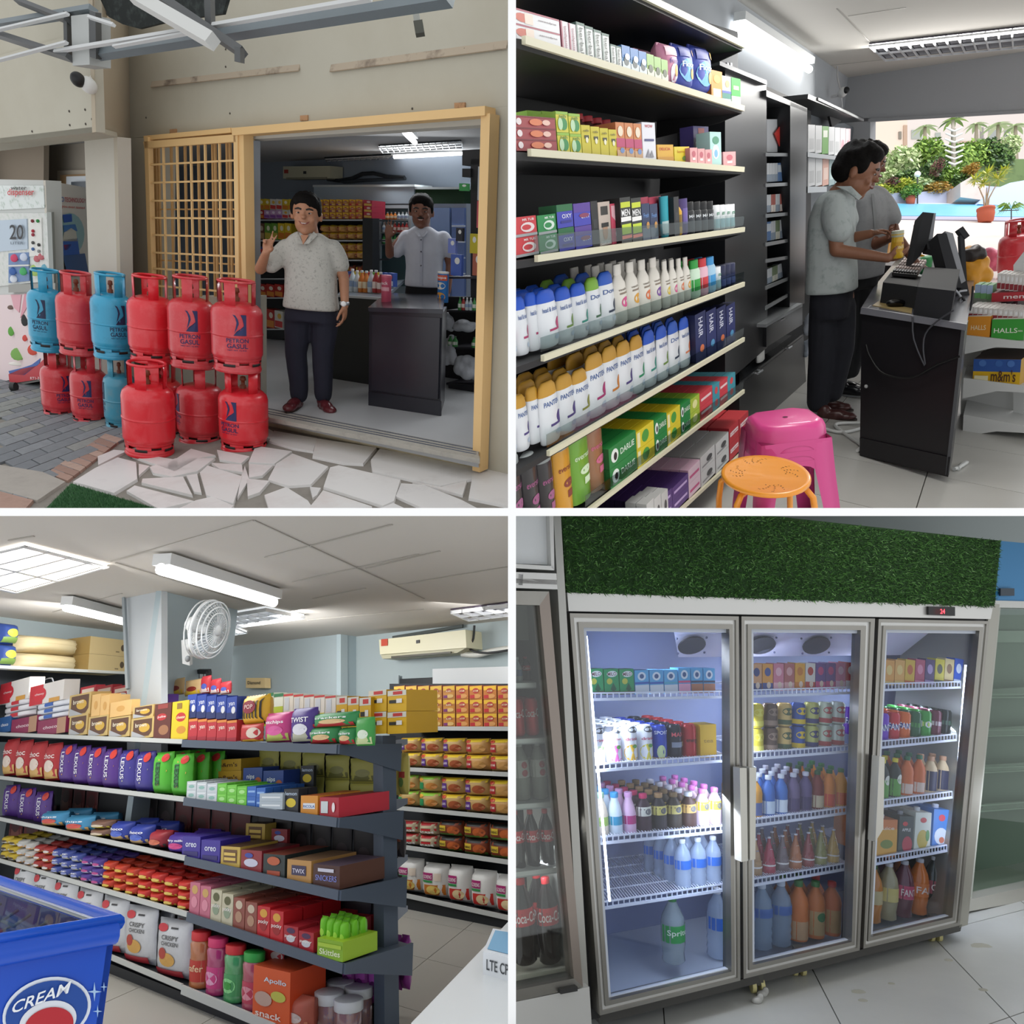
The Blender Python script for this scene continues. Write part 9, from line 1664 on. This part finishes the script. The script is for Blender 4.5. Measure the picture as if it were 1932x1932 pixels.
# ---- neighbour fridge at left
LF=empty('cola_fridge',(0,0,0),None,label='steel cola fridge cut off at the left edge',cat='fridge');lp=fe.off(-.12)
def lsl(nm,pts,th,c,off=0):return slab(nm,P4(lp.off(off),*pts),th,c,LF,dirv=fe.n)
lsl('header_panel',[(940,940),(1036,960),(1042,1066),(940,1062)],.3,mat('#c9cccd',.5),.02);lsl('side_trim',[(1042,930),(1056,935),(1114,1930),(1098,1930)],.4,mat('#a4a49f',.3,.5),.03)
for pts,c in (([(940,1062),(1044,1068),(1046,1076),(940,1070)],stl2),([(1036,955),(1044,955),(1046,1076),(1040,1070)],stl2),([(940,1078),(1050,1082),(1052,1112),(940,1108)],stl2),([(940,1090),(1051,1094),(1051,1103),(940,1099)],mat('#77736e',.3,.7)),([(978,1083),(987,1084),(986,1104),(978,1104)],mat('#8c8f90',.4))):lsl('header_trim',pts,.03,c,-.01)
for pts,c in (([(940,1114),(1036,1116),(1018,1142),(940,1140)],steel_),([(1036,1116),(1100,1862),(1083,1846),(1018,1142)],mat('#8a8078',.3,.6)),([(940,1875),(1083,1846),(1100,1862),(940,1897)],steel_),([(940,1897),(1112,1862),(1118,1960),(940,1960)],stl2)):lsl('door_frame',pts,.06,c)
lsl('hinge',[(1058,1868),(1090,1862),(1090,1870),(1058,1876)],.02,'#222',-.02)
lb_=lp.off(.5);slab('back_liner',P4(lb_,(900,1100),(1080,1100),(1120,1880),(900,1900)),.02,mat('#3f3d3a',.6),LF,dirv=fe.n)
slab('side_liner',[lp.off(.06)(1020,1140),lb_(1004,1150),lb_(1040,1780),lp.off(.06)(1080,1838)],.02,mat('#a09c92',.6),LF,dirv=V((1,0,0)))
slab('header_liner',P4(lp.off(.3),(940,1140),(1016,1140),(1022,1208),(940,1208)),.02,mat('#a8aaa0',.6),LF,dirv=fe.n)
lsl('glass_pane',[(940,1140),(1018,1142),(1083,1846),(940,1875)],.006,glass_mat('#e8ecea',.06),.02)
for y0,y1,x1 in ((1290,1288,1012),(1396,1392,1032),(1520,1513,1046),(1650,1636,1056)):
    P_=[lp.off(.1)(940,y0),lp.off(.1)(x1,y1)];slab('shelf',P_+[P_[1]+dp*.6,P_[0]+dp*.6],.02,mat('#a8aaa8',.4),LF,dirv=-E.N);slab('shelf_edge',P4(lp.off(.09),(940,y0+9),(x1,y1+8),(x1,y1),(940,y0)),.01,stl2,LF,dirv=fe.n)
slab('floor_liner',[lp.off(.1)(940,1846),lp.off(.1)(1078,1824),lb_(1060,1790),lb_(900,1800)],.02,mat('#c9c5b8',.5),LF,dirv=-E.N)
can('coke','#c4242c',[('t','Coca-Cola',-.55,.5,.55,.72,'#f0e0e0')]);D['ck5']=bottle('cola_bottle',SOD,mat('#241a1a',.15,coat=.4),(.46,.66,'#c0282e'),'#c0282e',.18,.92,[('t','Coca-Cola',-.5,.5,.5,.62,'#f0e0e0')]);D['ckc']=bottle('cola_bottle',SOD,mat('#9c9c90',.15,alpha=.7),(.4,.7,'#b8b4ac'),'#a8aaa4',.17,.92,[('e',0,.62,.14,.06,'#a02c34'),('e',0,.48,.14,.06,'#a02c34')])
for x0,x1,yb,h,k_,lb,cat_,n_ in ((944,1026,1389,72,'coke','red cola can','can',3),(944,1044,1510,110,'ckc','clear bottle with red dotted label','bottle',3),(944,1056,1640,112,'ck5','small cola bottle','cola bottle',4),(930,1070,1822,165,'ck5','large cola bottle','cola bottle',3)):
    row(E,lp.off(.13),hE,(x0,yb+4,yb+4-h),(x1,yb-2,yb-2-h),[(D[k_],lb,cat_,n_)],'in the left cola fridge',d=.07,back=1 if n_<4 else 0,gap=.12)
row(E,lp.off(.2),hE,(944,1288,1240),(1008,1287,1238),[(D['bt_w'],'white capped small bottle','bottle',3),(D['ck5'],'dark small bottle','bottle',1)],'top shelf of the cola fridge',d=.06,gap=.12)
# ---- neighbour fridge at right
RF=empty('empty_fridge',(0,0,0),None,label='empty greenish glass fridge cut off at the right edge',cat='fridge');rp_=fe.off(.25)
def rsl(nm,pts,th,c,off=0,par=RF):return slab(nm,P4(rp_.off(off),*pts),th,c,par,dirv=fe.n)
gl_=mat('#77857b',.5,noise=.2,scale=2,c2='#64736a');rsl('header_panel',[(1884,1020),(1990,1030),(1990,1136),(1878,1133)],.2,mat('#2f7fb4',.5),-.02);rsl('header_trim',[(1878,1133),(1990,1136),(1990,1148),(1876,1146)],.2,mat('#c8cac6',.4),-.03)
rsl('sticker',[(1888,1110),(1914,1110),(1914,1124),(1888,1124)],.01,'#2a3a48',-.04)
rsl('interior',[(1874,1160),(1990,1160),(1990,1700),(1830,1720)],.02,gl_,.4);rsl('upper_band',[(1870,1190),(1990,1190),(1990,1212),(1868,1212)],.02,mat('#9aa69c',.5),.38)
rsl('side_stile',[(1876,1146),(1888,1146),(1832,1712),(1820,1712)],.3,mat('#a3a59c',.4,.3),-.01);rsl('base_frame',[(1816,1700),(1990,1662),(1990,1690),(1816,1722)],.3,mat('#a9a89f',.4,.4),-.02)
for y0,y1 in ((1309,1308),(1315,1314),(1377,1374),(1388,1384),(1448,1442),(1457,1450),(1519,1508),(1530,1519)):rsl('shelf_edge',[(1850,y0),(1990,y1),(1990,y1+2.5),(1850,y0+2.5)],.01,mat('#a9b4aa',.4),.2)
for y in (1315,1388,1457,1530):rsl('shelf',[(1850,y),(1990,y-6),(1990,y-22),(1858,y-14)],.01,mat('#8d998f',.4),.3)
rsl('glass_pane',[(1880,1150),(1990,1150),(1990,1680),(1832,1705)],.006,glass_mat('#dfe8e2',.05),.05)
rsl('leg',[(1816,1712),(1830,1710),(1828,1730),(1815,1730)],.05,'#b8bab8')
slab('shade_sheet_under_fridge',[rp_.off(.4)(1700,1700),rp_.off(.4)(2000,1660),rp_.off(.4)(2000,1800),rp_.off(.4)(1700,1860)],.02,'#151513',dirv=fe.n,kind='structure')  # black sheet standing in for the shade under the right fridge
slab('shade_sheet_under_fridge',[fe.off(.75)(1000,1900),fe.off(.75)(1850,1700),fe.off(.75)(1850,1850),fe.off(.75)(1000,2050)],.02,'#151513',dirv=fe.n,kind='structure')  # same black shade sheet, below the three-door fridge
for i,(x,y) in enumerate(((1428,1892),(1438,1880))):
    q=MB();q.ell((0,0,.01),(.024,.015,.014),'#888',8,6);q.ell((.014,0,.022),(.014,.01,.018),'#888',8,6);o=fused('plastic_scrap',q,.004,mat('#9c9c98',.4,bump=.6),None,1,label=('crumpled plastic scrap under the fridge','second plastic scrap against the fridge castor')[i],cat='litter');o.location=fE(x,y)

area_light('fridge_lamp',fe.off(.12)(1826,1400),fe.off(.5)(1640,1560),.05,1.2,9,(.85,.9,1));area_light('fridge_lamp',fe.off(.14)(1142,1400),fe.off(.5)(1300,1640),.05,1.2,7,(.85,.9,1));area_light('fridge_lamp',fe.off(.12)(1392,1400),fe.off(.5)(1450,1640),.05,1.2,9,(.85,.9,1))
cutroom(set(bpy.data.objects)-MARK,1,-1)
